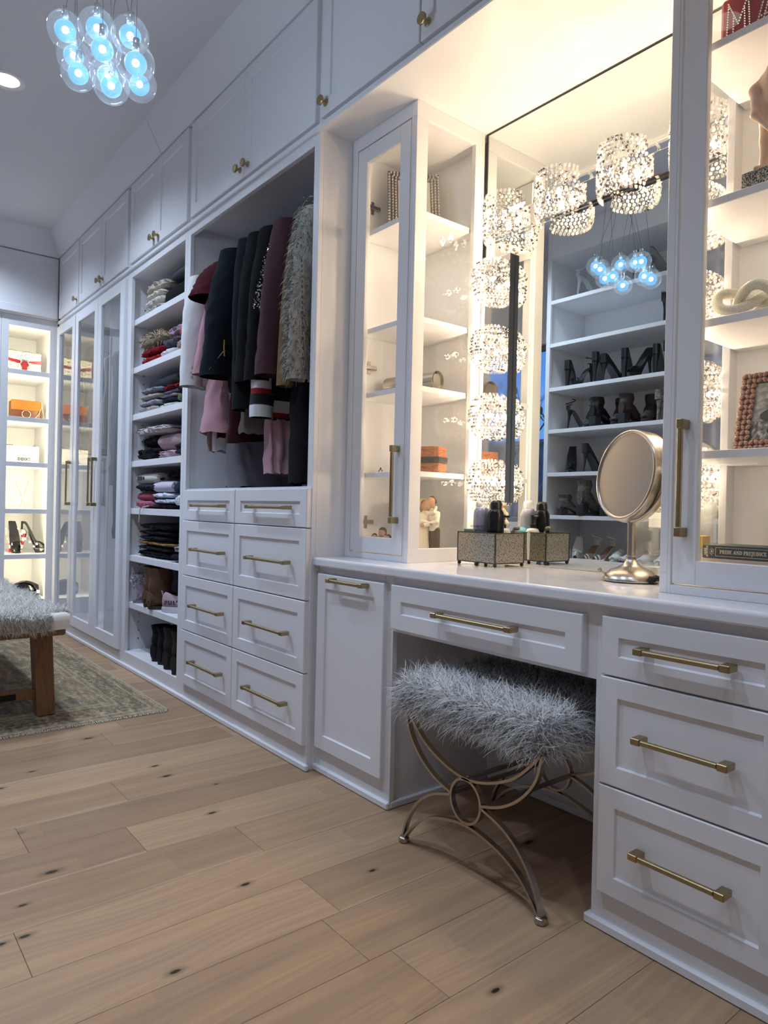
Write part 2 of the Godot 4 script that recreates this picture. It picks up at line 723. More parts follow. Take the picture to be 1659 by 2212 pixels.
func ceiling_lamps() -> void:
	for p in [[-3.86, 0.79, "round recessed downlight in the ceiling left of the globe chandelier", 2.4], [-5.3, 0.79, "round recessed downlight out of view towards the end wall, lighting the far cabinets", 2.4], [-0.45, 0.79, "round recessed downlight out of view over the vanity end, lighting the vanity", 0.7], [-3.1, 1.2, "added fill downlight out of view on the left, brightening the cabinet fronts", 2.3], [-1.4, 1.2, "added fill downlight out of view overhead, brightening the cabinet fronts", 1.7], [0.3, 1.2, "added fill downlight out of view on the right, brightening the vanity drawers", 0.9]]:  # only the first is in view; the second row is added fill
		var t := thing("seen_or_unseen_downlight", p[2], "ceiling light", V(p[0], 3.05, p[1]))
		var g := Geo.new()
		g.lathe(Vector3.ZERO, [Vector2(0.06, -0.001), Vector2(0.066, -0.006), Vector2(0.083, -0.006), Vector2(0.086, 0.0)], 32)
		part("trim_ring", g, mat("e8e8ea", 0.4), t)
		g = Geo.new()
		g.lathe(Vector3.ZERO, [Vector2(0.0, -0.002), Vector2(0.06, -0.002)], 32, true)
		part("lens", g, glow("fff6ea", 2.0), t)
		var l := SpotLight3D.new()
		l.name = "lamp"
		l.light_color = Color(0.84, 0.91, 1.0)
		l.light_energy = p[3]
		l.light_size = 0.05
		l.spot_range = 14.0
		l.spot_attenuation = 2.0
		l.spot_angle = 68.0 if p[0] < -3.0 else 52.0
		l.spot_angle_attenuation = 0.9
		l.shadow_enabled = true
		t.add_child(l, true)
		l.position = V(0, -0.012, 0)
		l.rotation.x = -PI / 2

# ---------------------------------------------------------------- cabinet work
# a shaker front: w by h, back at z = 0, thickness t, flat panel set back by r inside rails of width s
func shaker(w: float, h: float, s := 0.052, t := 0.02, r := 0.007) -> Geo:
	var g := Geo.new()
	var b := 0.0025
	var hw := w * 0.5
	var hh := h * 0.5
	var ring := func(x: float, y: float, z: float) -> PackedVector3Array:
		return PackedVector3Array([V(-x, -y, z), V(x, -y, z), V(x, y, z), V(-x, y, z)])
	var steps := [ring.call(hw, hh, 0.0), ring.call(hw, hh, t - b), ring.call(hw - b, hh - b, t), ring.call(hw - s, hh - s, t), ring.call(hw - s - 0.003, hh - s - 0.003, t - r)]
	for i in 4:
		for j in 4:
			var a: PackedVector3Array = steps[i]
			var c: PackedVector3Array = steps[i + 1]
			var k := (j + 1) % 4
			var mid := (a[j] + a[k]) * 0.5
			var o := V(mid.x, mid.y, 0).normalized()
			if i == 2:
				o = V(0, 0, 1)
			elif i == 1:
				o = o + V(0, 0, 1)
			elif i == 3:
				o = -o + V(0, 0, 1)
			g.quad(a[j], a[k], c[k], c[j], o)
	g.poly(steps[4], V(0, 0, 1))
	g.poly(steps[0], V(0, 0, -1))
	return g

# the same frame with an opening for glass
func sash(w: float, h: float, s := 0.075, t := 0.02) -> Geo:
	var g := Geo.new()
	for b in [[V(-w / 2, -h / 2, 0), V(-w / 2 + s, h / 2, t)], [V(w / 2 - s, -h / 2, 0), V(w / 2, h / 2, t)], [V(-w / 2 + s, -h / 2, 0), V(w / 2 - s, -h / 2 + s, t)], [V(-w / 2 + s, h / 2 - s, 0), V(w / 2 - s, h / 2, t)]]:
		g.box(b[0], b[1], 0.0015)
	return g

# bar pull along x (or y when up), length l, standing off the face at z = 0
func pull(l: float, up := false) -> Geo:
	var g := Geo.new()
	if up:
		g.at(Transform3D(Basis(V(0, 0, 1), PI / 2), Vector3.ZERO))
	var h := l * 0.5
	g.tube(PackedVector3Array([V(-h + 0.012, 0, 0.03), V(h - 0.012, 0, 0.03)]), 0.0066, 10)
	for s in [-1.0, 1.0]:
		g.box(V(s * h - 0.011, -0.0075, 0.0), V(s * h + 0.011, 0.0075, 0.037), 0.0015)
	return g

func knob() -> Geo:
	var g := Geo.new()
	g.at(Transform3D(Basis(V(1, 0, 0), PI / 2), Vector3.ZERO))
	g.lathe(Vector3.ZERO, [Vector2(0.0135, 0.0), Vector2(0.0135, 0.0025), Vector2(0.0065, 0.004), Vector2(0.006, 0.02), Vector2(0.0165, 0.021), Vector2(0.0175, 0.022), Vector2(0.0175, 0.029), Vector2(0.0165, 0.03), Vector2(0.0, 0.0305)], 20)
	return g

func front(parent: Node, nm: String, x0: float, x1: float, y0: float, y1: float, z: float, s := 0.05) -> MeshInstance3D:
	var p := part(nm, shaker(x1 - x0, y1 - y0, s), WHITE, parent)
	p.position = V((x0 + x1) / 2, (y0 + y1) / 2, z)
	return p

func handle_on(p: Node3D, at: Vector3, l: float, up := false) -> void:
	var h := part("handle", pull(l, up), BRASS, p)
	h.position = at - p.position

func glass_door(parent: Node, x0: float, x1: float, y0: float, y1: float, z: float, s := 0.075) -> MeshInstance3D:
	var p := part("door", sash(x1 - x0, y1 - y0, s), WHITE, parent)
	p.position = V((x0 + x1) / 2, (y0 + y1) / 2, z)
	var g := Geo.new()
	g.box(V(-(x1 - x0) / 2 + s - 0.004, -(y1 - y0) / 2 + s - 0.004, 0.006), V((x1 - x0) / 2 - s + 0.004, (y1 - y0) / 2 - s + 0.004, 0.007))
	var q := Geo.new()
	var hw := (x1 - x0) / 2 - s + 0.002
	var hh := (y1 - y0) / 2 - s + 0.002
	q.quad(V(-hw, -hh, 0.01), V(hw, -hh, 0.01), V(hw, hh, 0.01), V(-hw, hh, 0.01), V(0, 0, 1))
	part("glass_pane", q, PANE, p)
	return p

func shelf_pins(g: Geo, x: float, zs: Array, y0: float, y1: float, step := 0.05) -> void:
	var y := y0
	while y < y1:
		for z in zs:
			g.box(V(x - 0.0008, y - 0.003, z - 0.003), V(x + 0.0008, y + 0.003, z + 0.003))
		y += step

func wardrobe() -> void:
	var t := thing("wardrobe", "tall white wardrobe with three glass doors in the far corner beside the bag shelves", "wardrobe")
	var g := Geo.new()
	g.box(V(-5.9, 0.0, ZB), V(-5.88, 2.399, ZT), 0.001)
	g.box(V(-4.305, 0.0, ZB), V(-4.287, 2.399, ZT), 0.001)
	g.box(V(-5.88, 0.07, ZB), V(-4.305, 0.09, ZT), 0.001)
	g.box(V(-5.88, 2.35, ZB), V(-4.305, 2.4, ZT), 0.001)
	g.box(V(-5.88, 0.0, ZT - 0.02), V(-4.305, 0.09, ZT), 0.001)
	g.box(V(-5.88, 0.09, ZB), V(-4.305, 2.35, ZB + 0.012))
	g.box(V(-4.81, 0.09, ZB + 0.012), V(-4.79, 2.35, -0.02))
	part("body", g, WHITE, t)
	var metal := mat("4a4238", 0.35, 0.9)
	for d in [[-5.868, -5.362, -5.4], [-5.345, -4.815, -4.853], [-4.809, -4.29, -4.772]]:
		var p := glass_door(t, d[0], d[1], 0.092, 2.348, ZT, 0.072)
		var h := part("handle", pull(0.3, true), BRASS, p)
		h.position = V(d[2], 1.12, ZT + 0.02) - p.position
	for b in [[1.22, -4.81], [2.12, -4.81], [2.12, -4.306]]:
		var r := Geo.new()
		r.tube(PackedVector3Array([V(-5.88 if b[1] < -4.5 else -4.79, b[0], -0.2), V(b[1], b[0], -0.2)]), 0.014, 12)
		part("rod", r, CHROME, t)

func shelf_tower() -> void:
	var t := thing("shelf_cabinet", "tall white open shelf unit packed with folded clothes and boots", "shelf unit")
	var g := Geo.new()
	g.box(V(-4.285, 0.0, ZB), V(-4.232, 2.4, ZT - 0.02))
	g.box(V(-3.395, 0.0, ZB), V(-3.375, 2.4, ZT - 0.02))
	g.box(V(-4.232, 0.06, ZB), V(-3.395, 0.095, ZT - 0.02))
	g.box(V(-4.232, 2.335, ZB), V(-3.395, 2.4, ZT - 0.02))
	g.box(V(-4.232, 0.095, ZB), V(-3.395, 2.335, ZB + 0.012))
	part("body", g, WHITE, t)
	g = Geo.new()
	g.box(V(-4.283, 0.0, ZT - 0.02), V(-4.213, 2.4, ZT), 0.0012)
	g.box(V(-3.42, 0.0, ZT - 0.02), V(-3.389, 2.4, ZT), 0.0012)
	g.box(V(-4.213, 0.0, ZT - 0.02), V(-3.42, 0.095, ZT), 0.0012)
	g.box(V(-4.213, 2.335, ZT - 0.02), V(-3.42, 2.4, ZT), 0.0012)
	part("face_frame", g, WHITE, t)
	g = Geo.new()
	shelf_pins(g, -4.2315, [-0.05], 0.16, 2.2)
	stuff(part("pin_holes", g, mat("2a2a2c", 0.8), t))
	for y in [0.39, 0.672, 0.954, 1.236, 1.516, 1.798, 2.086]:
		g = Geo.new()
		g.box(V(-4.231, y - 0.036, ZB + 0.013), V(-3.396, y, ZT - 0.022), 0.0015)
		part("shelf", g, WHITE, t)

func hanging_tower() -> void:
	var t := thing("hanging_cabinet", "tall white cabinet with an open hanging bay above eight drawers", "cabinet")
	var g := Geo.new()
	g.box(V(-3.374, 0.0, ZB), V(-3.36, 2.4, ZT - 0.02))
	g.box(V(XN - 0.018, 0.0, ZB), V(XN, 2.4, ZT - 0.02), 0.0)
	g.box(V(-3.36, 1.03, ZB), V(XN - 0.018, 1.058, ZT - 0.02))
	g.box(V(-3.36, 2.388, ZB), V(XN - 0.018, 2.4, ZT - 0.02))
	g.box(V(-3.36, 0.0, ZB), V(XN - 0.018, 2.388, ZB + 0.012))
	part("body", g, WHITE, t)
	g = Geo.new()
	g.box(V(-3.387, 0.0, ZT - 0.02), V(-3.352, 2.4, ZT), 0.0012)
	g.box(V(-2.217, 0.0, ZT - 0.02), V(XN, 2.4, ZT), 0.0012)
	g.box(V(-3.352, 2.338, ZT - 0.02), V(-2.217, 2.4, ZT), 0.0012)
	g.box(V(-3.352, 0.0, ZT - 0.02), V(-2.217, 0.1, ZT), 0.0012)
	g.box(V(-3.352, 0.1, ZT - 0.02), V(-2.217, 1.061, ZT - 0.004))
	part("face_frame", g, WHITE, t)
	g = Geo.new()
	g.tube(PackedVector3Array([V(-3.36, 2.3, -0.2065), V(XN - 0.018, 2.3, -0.2065)]), 0.015, 14)
	part("rod", g, CHROME, t, "chrome hanging rod")
	g = Geo.new()
	g.at(Transform3D(Basis(V(0, 0, 1), -PI / 2), V(-3.36, 2.3, -0.2065)))
	g.lathe(Vector3.ZERO, [Vector2(0.036, 0.0), Vector2(0.036, 0.004), Vector2(0.02, 0.007), Vector2(0.02, 0.018), Vector2(0.0, 0.018)], 20)
	part("rod_socket", g, CHROME, t)
	var ys := [[0.906, 1.052], [0.635, 0.902], [0.364, 0.631], [0.095, 0.36]]
	for r in ys:
		for c in [[-3.325, -2.77], [-2.764, -2.185]]:
			var p := front(t, "drawer", c[0], c[1], r[0], r[1], ZT, 0.048)
			handle_on(p, V((c[0] + c[1]) / 2 + (0.04 if c[0] < -3 else 0.025), (r[0] + r[1]) / 2, ZT + 0.02), 0.3)

func wall_cabinets() -> void:
	var where := [
		[[-5.83, -5.302], "single upper cabinet door in the far left corner", [-5.33]],
		[[-5.285, -4.757, -4.255], "second upper cabinet from the far corner, a pair of doors", [-4.79, -4.724]],
		[[-4.205, -3.783, -3.362], "third upper cabinet from the far corner, above the folded clothes", [-3.815, -3.75]],
		[[-3.318, -2.757, -2.187], "upper cabinet with a pair of doors above the hanging clothes", [-2.785, -2.715]],
		[[-2.15, -1.609], "upper cabinet door at the left of the vanity niche, knob at its lower left", [-2.117]],
		[[-1.603, -1.066], "upper cabinet door over the crystal vanity lights", [-1.57]],
		[[-1.06, -0.52], "upper cabinet door at the right of the vanity niche", [-1.028]],
	]
	for w in where:
		var xs: Array = w[0]
		var t := thing("upper_cabinet", w[1], "cabinet", Vector3.ZERO, 0.0)
		var g := Geo.new()
		var a: float = xs[0] - 0.018
		var b: float = xs[xs.size() - 1] + 0.018
		g.box(V(a, 2.4, ZT - 0.02), V(b, 2.89, ZT))
		for q in [[V(a, 2.4, ZB), V(a + 0.012, 2.89, ZT - 0.02)], [V(b - 0.012, 2.4, ZB), V(b, 2.89, ZT - 0.02)], [V(a + 0.012, 2.4, ZB), V(b - 0.012, 2.415, ZT - 0.02)], [V(a + 0.012, 2.875, ZB), V(b - 0.012, 2.89, ZT - 0.02)]]:
			g.box(q[0], q[1])
		part("body", g, WHITE, t)
		for k in xs.size() - 1:
			var x0: float = xs[k] + (0.002 if k > 0 else 0.0)
			var x1: float = xs[k + 1] - (0.002 if k < xs.size() - 2 else 0.0)
			var p := front(t, "door", x0, x1, 2.408, 2.876, ZT, 0.056)
			if k < w[2].size():
				var kb := part("knob", knob(), BRASS, p)
				kb.position = V(w[2][k], 2.449, ZT + 0.02) - p.position

func vanity() -> void:
	# hamper cabinet left of the knee hole
	var t := thing("hamper_cabinet", "narrow white base cabinet with one tall panel door, left of the knee hole", "cabinet")
	var g := Geo.new()
	g.box(V(XN + 0.001, 0.0, -0.475), V(-1.765, 0.765, ZD - 0.02))
	g.box(V(-1.765, 0.0, -0.475), V(-1.748, 0.765, ZD - 0.02), 0.001)
	part("body", g, WHITE, t)
	g = Geo.new()
	for b in [[V(XN + 0.001, 0, ZD - 0.02), V(-2.15, 0.765, ZD)], [V(-1.78, 0, ZD - 0.02), V(-1.7385, 0.765, ZD)], [V(-2.15, 0, ZD - 0.02), V(-1.78, 0.1, ZD)], [V(-2.15, 0.73, ZD - 0.02), V(-1.78, 0.765, ZD)]]:
		g.box(b[0], b[1], 0.0012)
	part("face_frame", g, WHITE, t)
	var p := front(t, "door", -2.16, -1.765, 0.094, 0.738, ZD, 0.052)
	handle_on(p, V(-1.95, 0.722, ZD + 0.02), 0.19)
	# apron drawer over the knee hole
	t = thing("apron_drawer", "wide shallow white drawer hung over the knee hole, above the furry stool", "drawer")
	g = Geo.new()
	g.box(V(-1.7385, 0.584, ZD - 0.02), V(-0.972, 0.765, ZD), 0.0012)
	g.box(V(-1.738, 0.597, -0.44), V(-0.99, 0.765, ZD - 0.021))
	part("body", g, WHITE, t)
	p = front(t, "drawer_front", -1.73, -1.0, 0.596, 0.738, ZD, 0.05)
	handle_on(p, V(-1.35, 0.672, ZD + 0.02), 0.285)
	# back of the knee hole
	g = Geo.new()
	g.box(V(-1.748, 0.0, -0.49), V(-0.972, 0.6, -0.475))
	var kb := lone("knee_panel", g, WHITE, "white back panel of the knee hole behind the furry stool", "panel")
	kb.set_meta("kind", "structure")
	# three drawers on the right
	t = thing("drawer_cabinet", "white base cabinet with three drawers at the right edge of the photo", "cabinet")
	g = Geo.new()
	g.box(V(-0.972, 0.0, -0.475), V(-0.45, 0.765, ZD - 0.02), 0.001)
	part("body", g, WHITE, t)
	g = Geo.new()
	g.box(V(-0.972, 0.0, ZD - 0.02), V(-0.45, 0.765, ZD), 0.0012)
	part("face_frame", g, WHITE, t)
	for r in [[0.606, 0.742], [0.352, 0.602], [0.096, 0.348]]:
		p = front(t, "drawer", -0.947, -0.536, r[0], r[1], ZD, 0.045)
		handle_on(p, V(-0.739, (r[0] + r[1]) / 2 + 0.005, ZD + 0.02), 0.19)
	# stone counter with a rounded edge, notched behind the tall cabinet's corner
	g = Geo.new()
	var prof := PackedVector2Array([Vector2(-0.475, 0.765), Vector2(0.024, 0.765), Vector2(0.03, 0.77)])
	for k in 6:
		var a := PI / 2 * k / 5.0
		prof.append(Vector2(0.02 + cos(a) * 0.01, CT - 0.01 + sin(a) * 0.01))
	prof.append(Vector2(-0.475, CT))
	g.extrude(prof, V(XN + 0.001, 0, 0), V(0, 0, 1), V(0, 1, 0), V(1, 0, 0), 1.73)
	var stone := StandardMaterial3D.new()
	stone.albedo_texture = noise_ramp(0.006, 3, [[0.0, "dfe1e8"], [0.45, "e9eaef"], [0.55, "e4e5ec"], [1.0, "edeef2"]])
	stone.uv1_triplanar = true
	stone.uv1_scale = Vector3.ONE * 1.2
	stone.roughness = 0.1
	lone("countertop", g, stone, "polished pale stone counter with soft grey veins along the vanity", "countertop")
	# white soffit that closes the niche above the mirror
	g = Geo.new()
	g.box(V(XN, 2.39, ZB), V(-0.45, 2.4, ZT), 0.0)
	struct("trim", g, WHITE, "white soffit board that closes the vanity niche at the top")

func noise_ramp(freq: float, seed_: int, stops: Array, oct := 4, side := 512, kind := FastNoiseLite.TYPE_SIMPLEX_SMOOTH) -> NoiseTexture2D:
	var f := FastNoiseLite.new()
	f.noise_type = kind
	f.seed = seed_
	f.frequency = freq
	f.fractal_octaves = oct
	var t := NoiseTexture2D.new()
	t.width = side
	t.height = side
	t.seamless = true
	t.noise = f
	var gr := Gradient.new()
	var offs := PackedFloat32Array()
	var cols := PackedColorArray()
	for s in stops:
		offs.append(s[0])
		cols.append(Color(s[1]))
	gr.offsets = offs
	gr.colors = cols
	t.color_ramp = gr
	return t

func display_cabinet(right: bool) -> void:
	# built for the left one; the right one is its mirror image about x = -1.3435
	var mx := func(x: float) -> float:
		return -2.687 - x if right else x
	var lbl := "white display cabinet with lit shelves and a glass door, right of the mirror" if right else "white display cabinet with lit shelves and a glass door, left of the mirror"
	var t := thing("display_cabinet", lbl, "display cabinet")
	var bx := func(g: Geo, a: Vector3, b: Vector3, c := 0.0012):
		g.box(V(minf(mx.call(a.x), mx.call(b.x)), a.y, a.z), V(maxf(mx.call(a.x), mx.call(b.x)), b.y, b.z), c)
	var g := Geo.new()
	bx.call(g, V(XN + 0.001, CT, -0.458), V(-2.155, 2.39, ZF - 0.02))                     # outer side
	bx.call(g, V(-2.155, CT, -0.458), V(-1.82, 2.39, -0.445))                     # back
	bx.call(g, V(-2.155, CT, -0.445), V(-1.82, CT + 0.022, ZF - 0.02))            # bottom
	bx.call(g, V(-2.155, 2.338, -0.445), V(-1.82, 2.39, ZF - 0.02))               # top
	for b in [[CT, 0.846, -0.45, ZF], [2.336, 2.39, -0.45, ZF], [0.846, 2.336, -0.165, ZF], [0.846, 2.336, -0.45, -0.402]]:
		bx.call(g, V(-1.826, b[0], b[2]), V(-1.806, b[1], b[3]))              # glazed inner side
	for b in [[V(XN + 0.001, CT, ZF - 0.02), V(-2.147, 2.39, ZF)], [V(-1.834, CT, ZF - 0.02), V(-1.826, 2.39, ZF)], [V(-2.147, CT, ZF - 0.02), V(-1.834, 0.818, ZF)], [V(-2.147, 2.34, ZF - 0.02), V(-1.834, 2.39, ZF)]]:
		bx.call(g, b[0], b[1])
	part("body", g, WHITE, t)
	# glass in the inner side
	var q := Geo.new()
	var px: float = mx.call(-1.815)
	q.quad(V(px, 0.844, -0.404), V(px, 0.844, -0.163), V(px, 2.338, -0.163), V(px, 2.338, -0.404), V(1, 0, 0))
	part("side_pane", q, PANE, t)
	# door
	var xa: float = mx.call(-2.143)
	var xb: float = mx.call(-1.838)
	var p := glass_door(t, minf(xa, xb), maxf(xa, xb), 0.822, 2.336, ZF - 0.02, 0.056)
	var h := part("handle", pull(0.25, true), BRASS, p)
	h.position = V(mx.call(-1.866), 1.068, ZF) - p.position
	for y in [2.15, 1.53, 0.93]:
		g = Geo.new()
		var hx: float = mx.call(-2.155)
		var s := -1.0 if right else 1.0
		g.box(V(minf(hx, hx + s * 0.004), y - 0.025, -0.2), V(maxf(hx, hx + s * 0.004), y + 0.025, -0.185), 0.001)
		g.box(V(minf(hx, hx + s * 0.014), y - 0.008, -0.225), V(maxf(hx, hx + s * 0.014), y + 0.008, -0.14), 0.002)
		part("hinge", g, STEEL, t)
	for y in ([2.083, 1.718, 1.44, 1.134] if right else [2.035, 1.663, 1.42, 1.118]):
		g = Geo.new()
		bx.call(g, V(-2.154, y - 0.019, -0.444), V(-1.832, y, -0.145))
		part("shelf", g, WHITE, t)
	g = Geo.new()
	var pin: float = mx.call(-1.83)
	g = Geo.new()
	# strip light up the corner behind the door's hinge side, one up each front corner
	var led := Geo.new()
	bx.call(led, V(-2.153, 0.83, ZF - 0.034), V(-2.145, 2.33, ZF - 0.024), 0.0)
	part("strip_light", led, glow("fff0cc", 1.2), t)
	var led2 := Geo.new()
	bx.call(led2, V(-1.836, 0.83, ZF - 0.034), V(-1.828, 2.33, ZF - 0.024), 0.0)
	part("strip_light", led2, glow("fff0cc", 1.2), t)
	for s in [[-2.14, 0.5], [-1.84, -0.5]]:
		area_light(t, "strip_lamp", V(mx.call(s[0]), 1.58, ZF - 0.036), V(s[1] * (-1.0 if right else 1.0), 0, -1), Vector2(0.012, 1.48), Color(1.0, 0.91, 0.7), 0.02)

func far_shelves() -> void:
	var fx := -5.9
	var t := thing("bag_shelf", "narrow white shelf unit lit from inside, full of bags and heels on the end wall", "shelf unit")
	var g := Geo.new()
	g.box(V(-6.5, 0.0, 0.055), V(fx - 0.02, 2.4, 0.075))
	g.box(V(-6.5, 0.0, 0.42), V(fx - 0.02, 2.4, 0.44))
	g.box(V(-6.5, 0.0, 0.075), V(-6.485, 2.4, 0.42))
	g.box(V(-6.485, 2.345, 0.075), V(fx - 0.02, 2.4, 0.42))
	g.box(V(-6.485, 0.18, 0.075), V(fx - 0.02, 0.215, 0.42))
	part("body", g, WHITE, t)
	g = Geo.new()
	g.box(V(fx - 0.02, 0.0, 0.045), V(fx, 2.4, 0.1), 0.001)
	g.box(V(fx - 0.02, 0.0, 0.389), V(fx, 2.4, 0.44), 0.001)
	g.box(V(fx - 0.02, 2.32, 0.1), V(fx, 2.4, 0.389), 0.001)
	g.box(V(fx - 0.02, 0.0, 0.1), V(fx, 0.215, 0.389), 0.001)
	part("face_frame", g, WHITE, t)
	for y in [0.571, 0.921, 1.282, 1.628, 1.99]:
		g = Geo.new()
		g.box(V(-6.484, y - 0.036, 0.076), V(fx - 0.004, y, 0.419), 0.0015)
		part("shelf", g, WHITE, t)
	for z in [0.079, 0.416]:
		var led := Geo.new()
		led.box(V(fx - 0.034, 0.22, z - 0.004), V(fx - 0.024, 2.31, z + 0.004))
		part("strip_light", led, glow("fff3d2", 2.0), t)
		area_light(t, "strip_lamp", V(fx - 0.036, 1.27, z + (0.008 if z < 0.2 else -0.008)), V(-1, 0, 0.55 if z < 0.2 else -0.55), Vector2(0.012, 2.05), Color(1.0, 0.95, 0.78), 0.56)
	# cupboard next to it and the ones above
	t = thing("end_cupboard", "tall plain white cupboard at the left edge, beside the lit bag shelves", "cupboard")
	g = Geo.new()
	g.box(V(-6.495, 0.0, 0.442), V(-5.9, 2.4, 1.6))
	part("body", g, WHITE, t)
	var d := part("door", shaker(0.56, 2.25, 0.06), WHITE, t)
	d.transform = Transform3D(Basis(V(0, 1, 0), PI / 2), V(-5.9, 1.23, 0.745))
	t = thing("end_wall_cabinet", "upper cabinet with a flat panel door on the end wall above the bag shelves", "cabinet")
	g = Geo.new()
	g.box(V(-6.5, 2.401, 0.05), V(-5.87, 2.888, 1.6))
	part("body", g, WHITE, t)
	for z in [0.4, 1.1]:
		d = part("door", shaker(0.68, 0.464, 0.056), WHITE, t)
		d.transform = Transform3D(Basis(V(0, 1, 0), PI / 2), V(-5.87, 2.642, z))

func shoe_wall() -> void:
	var z := 1.75
	var t := thing("shoe_cabinet", "white shoe shelf unit on the opposite side, seen in the vanity mirror", "shelf unit")
	var g := Geo.new()
	g.box(V(-3.26, 0.0, z + 0.02), V(-3.235, 2.86, 2.2))
	g.box(V(-0.7, 0.0, z + 0.02), V(-0.68, 2.86, 2.2))
	g.box(V(-3.235, 0.0, 2.185), V(-0.7, 2.86, 2.2))
	g.box(V(-3.235, 2.84, z + 0.02), V(-0.7, 2.86, 2.185))
	g.box(V(-3.235, 0.0, z + 0.02), V(-0.7, 0.08, 2.185))
	g.box(V(-2.0, 0.08, z + 0.02), V(-1.98, 2.84, 2.185))
	part("body", g, WHITE, t)
	g = Geo.new()
	g.box(V(-3.26, 0.0, z), V(-3.225, 3.05, z + 0.02), 0.001)
	g.box(V(-0.72, 0.0, z), V(-0.68, 3.05, z + 0.02), 0.001)
	g.box(V(-3.225, 2.84, z), V(-0.72, 3.05, z + 0.02), 0.001)
	part("face_frame", g, WHITE, t)
	for y in [0.335, 0.645, 0.967, 1.276, 1.59, 1.897, 2.22, 2.535]:
		for s in [[-3.234, -2.001], [-1.979, -0.701]]:
			g = Geo.new()
			g.box(V(s[0], y - 0.028, z + 0.004), V(s[1], y, 2.184), 0.0015)
			part("shelf", g, WHITE, t)

func big_mirror() -> void:
	var t := thing("wall_mirror", "large frameless mirror filling the back of the vanity niche", "mirror")
	var g := Geo.new()
	g.box(V(-1.8045, CT + 0.001, -0.474), V(-0.8825, 2.388, ZM))
	part("glass", g, MIRROR, t)
	g = Geo.new()
	g.box(V(-1.8045, CT + 0.001, ZM), V(-1.8015, 2.388, ZM + 0.003))
	g.box(V(-0.8855, CT + 0.001, ZM), V(-0.8825, 2.388, ZM + 0.003))
	g.box(V(-1.8015, 2.385, ZM), V(-0.8855, 2.388, ZM + 0.003))
	part("edge", g, mat("26282c", 0.4), t, "dark polished edge of the mirror")

# ---------------------------------------------------------------- lamps
# one cut crystal: an eight sided drop flattened along its axis, pushed into g with flat facets
func bead(g: Geo, c: Vector3, out: Vector3, up: Vector3, r: float, d: float) -> void:
	var s := out.cross(up).normalized()
	var w := s.cross(out).normalized()
	var n := 6
	var rim := PackedVector3Array()
	var inner := PackedVector3Array()
	for k in n:
		var a := TAU * (k + 0.5) / n
		rim.append(c + s * (cos(a) * r) + w * (sin(a) * r * 1.08))
		inner.append(c + out * d + s * (cos(a + 0.5) * r * 0.42) + w * (sin(a + 0.5) * r * 0.42))
	for k in n:
		var j := (k + 1) % n
		var o := (rim[k] + rim[j]) * 0.5 - c
		g.poly(PackedVector3Array([rim[k], rim[j], inner[k]]), face_out(rim[k], rim[j], inner[k], o + out))
		g.poly(PackedVector3Array([rim[j], inner[j], inner[k]]), face_out(rim[j], inner[j], inner[k], o + out))
	g.poly(inner, out)
	var back := c - out * d * 0.8
	for k in n:
		g.poly(PackedVector3Array([rim[k], rim[(k + 1) % n], back]), face_out(rim[k], rim[(k + 1) % n], back, (rim[k] - c) - out))

func face_out(a: Vector3, b: Vector3, c: Vector3, o: Vector3) -> Vector3:
	var n := (b - a).cross(c - a)
	return n if n.dot(o) > 0.0 else -n

# a crystal shade on the plate front z = z0; round = barrel with drawn-in ends, else a straight drum
func crystal_shade(parent: Node, x: float, y: float, z0: float, hw: float, depth: float, hh: float, barrel: bool, r: RandomNumberGenerator) -> void:
	var sh := Node3D.new()
	sh.name = "shade"
	parent.add_child(sh, true)
	var gs := [Geo.new(), Geo.new(), Geo.new()]
	var rows := 14 if barrel else 13
	for i in rows:
		var v := (i + 0.5) / rows * 2.0 - 1.0
		var k := 1.0
		if barrel:
			k = pow(maxf(0.0, 1.0 - pow(absf(v), 2.6)), 0.42)
		else:
			k = 1.0 - 0.12 * pow(absf(v), 6.0)
		var per := 20 if barrel else 17
		var count := maxi(5, int(round(per * k)))
		for j in count:
			var a := PI * (j + (0.5 if i % 2 == 0 else 0.15)) / count
			var p := V(x - cos(a) * hw * k, y + v * hh, z0 + sin(a) * depth * k)
			var o := V(-cos(a) / hw, v * 3.0 if barrel else 0.0, sin(a) / depth).normalized()
			o = (o + V(r.randf_range(-0.25, 0.25), r.randf_range(-0.25, 0.25), r.randf_range(-0.25, 0.25))).normalized()
			var pick := r.randf()
			var which := 0 if pick < 0.34 else (1 if pick < 0.58 else 2)  # bright, mirror and clear beads mixed to imitate sparkle in the crystal
			bead(gs[which], p, o, V(0, 1, 0), hh / rows * 0.98, 0.005)
	var lit := StandardMaterial3D.new()
	if not mats.has("crystal_lit"):
		lit.albedo_color = Color("e9e4e0")
		lit.roughness = 0.08
		lit.metallic_specular = 0.9
		lit.backlight_enabled = true
		lit.backlight = Color(0.34, 0.33, 0.32)
		mats["crystal_lit"] = lit
	stuff(part("crystals", gs[0], mats["crystal_lit"], sh))
	stuff(part("crystals", gs[1], mat("cfcbc8", 0.06, 1.0), sh))
	stuff(part("crystals", gs[2], clear("f2f2f4", 0.12, 0.02, 1.0), sh))
	for b in [[-0.022, 0.012], [0.022, 0.012]]:
		var g := Geo.new()
		g.ball(V(x + b[0], y, z0 + depth * 0.42), V(0.0075, 0.02, 0.0075) if not barrel else V(0.02, 0.0075, 0.0075), 10, 8)
		part("bulb", g, glow("fff0dc", 10.0), sh)
		lamp_light(sh, "bulb_lamp", V(x + b[0], y, z0 + depth * 0.42), Color(1.0, 0.88, 0.72), 0.029, 0.006)

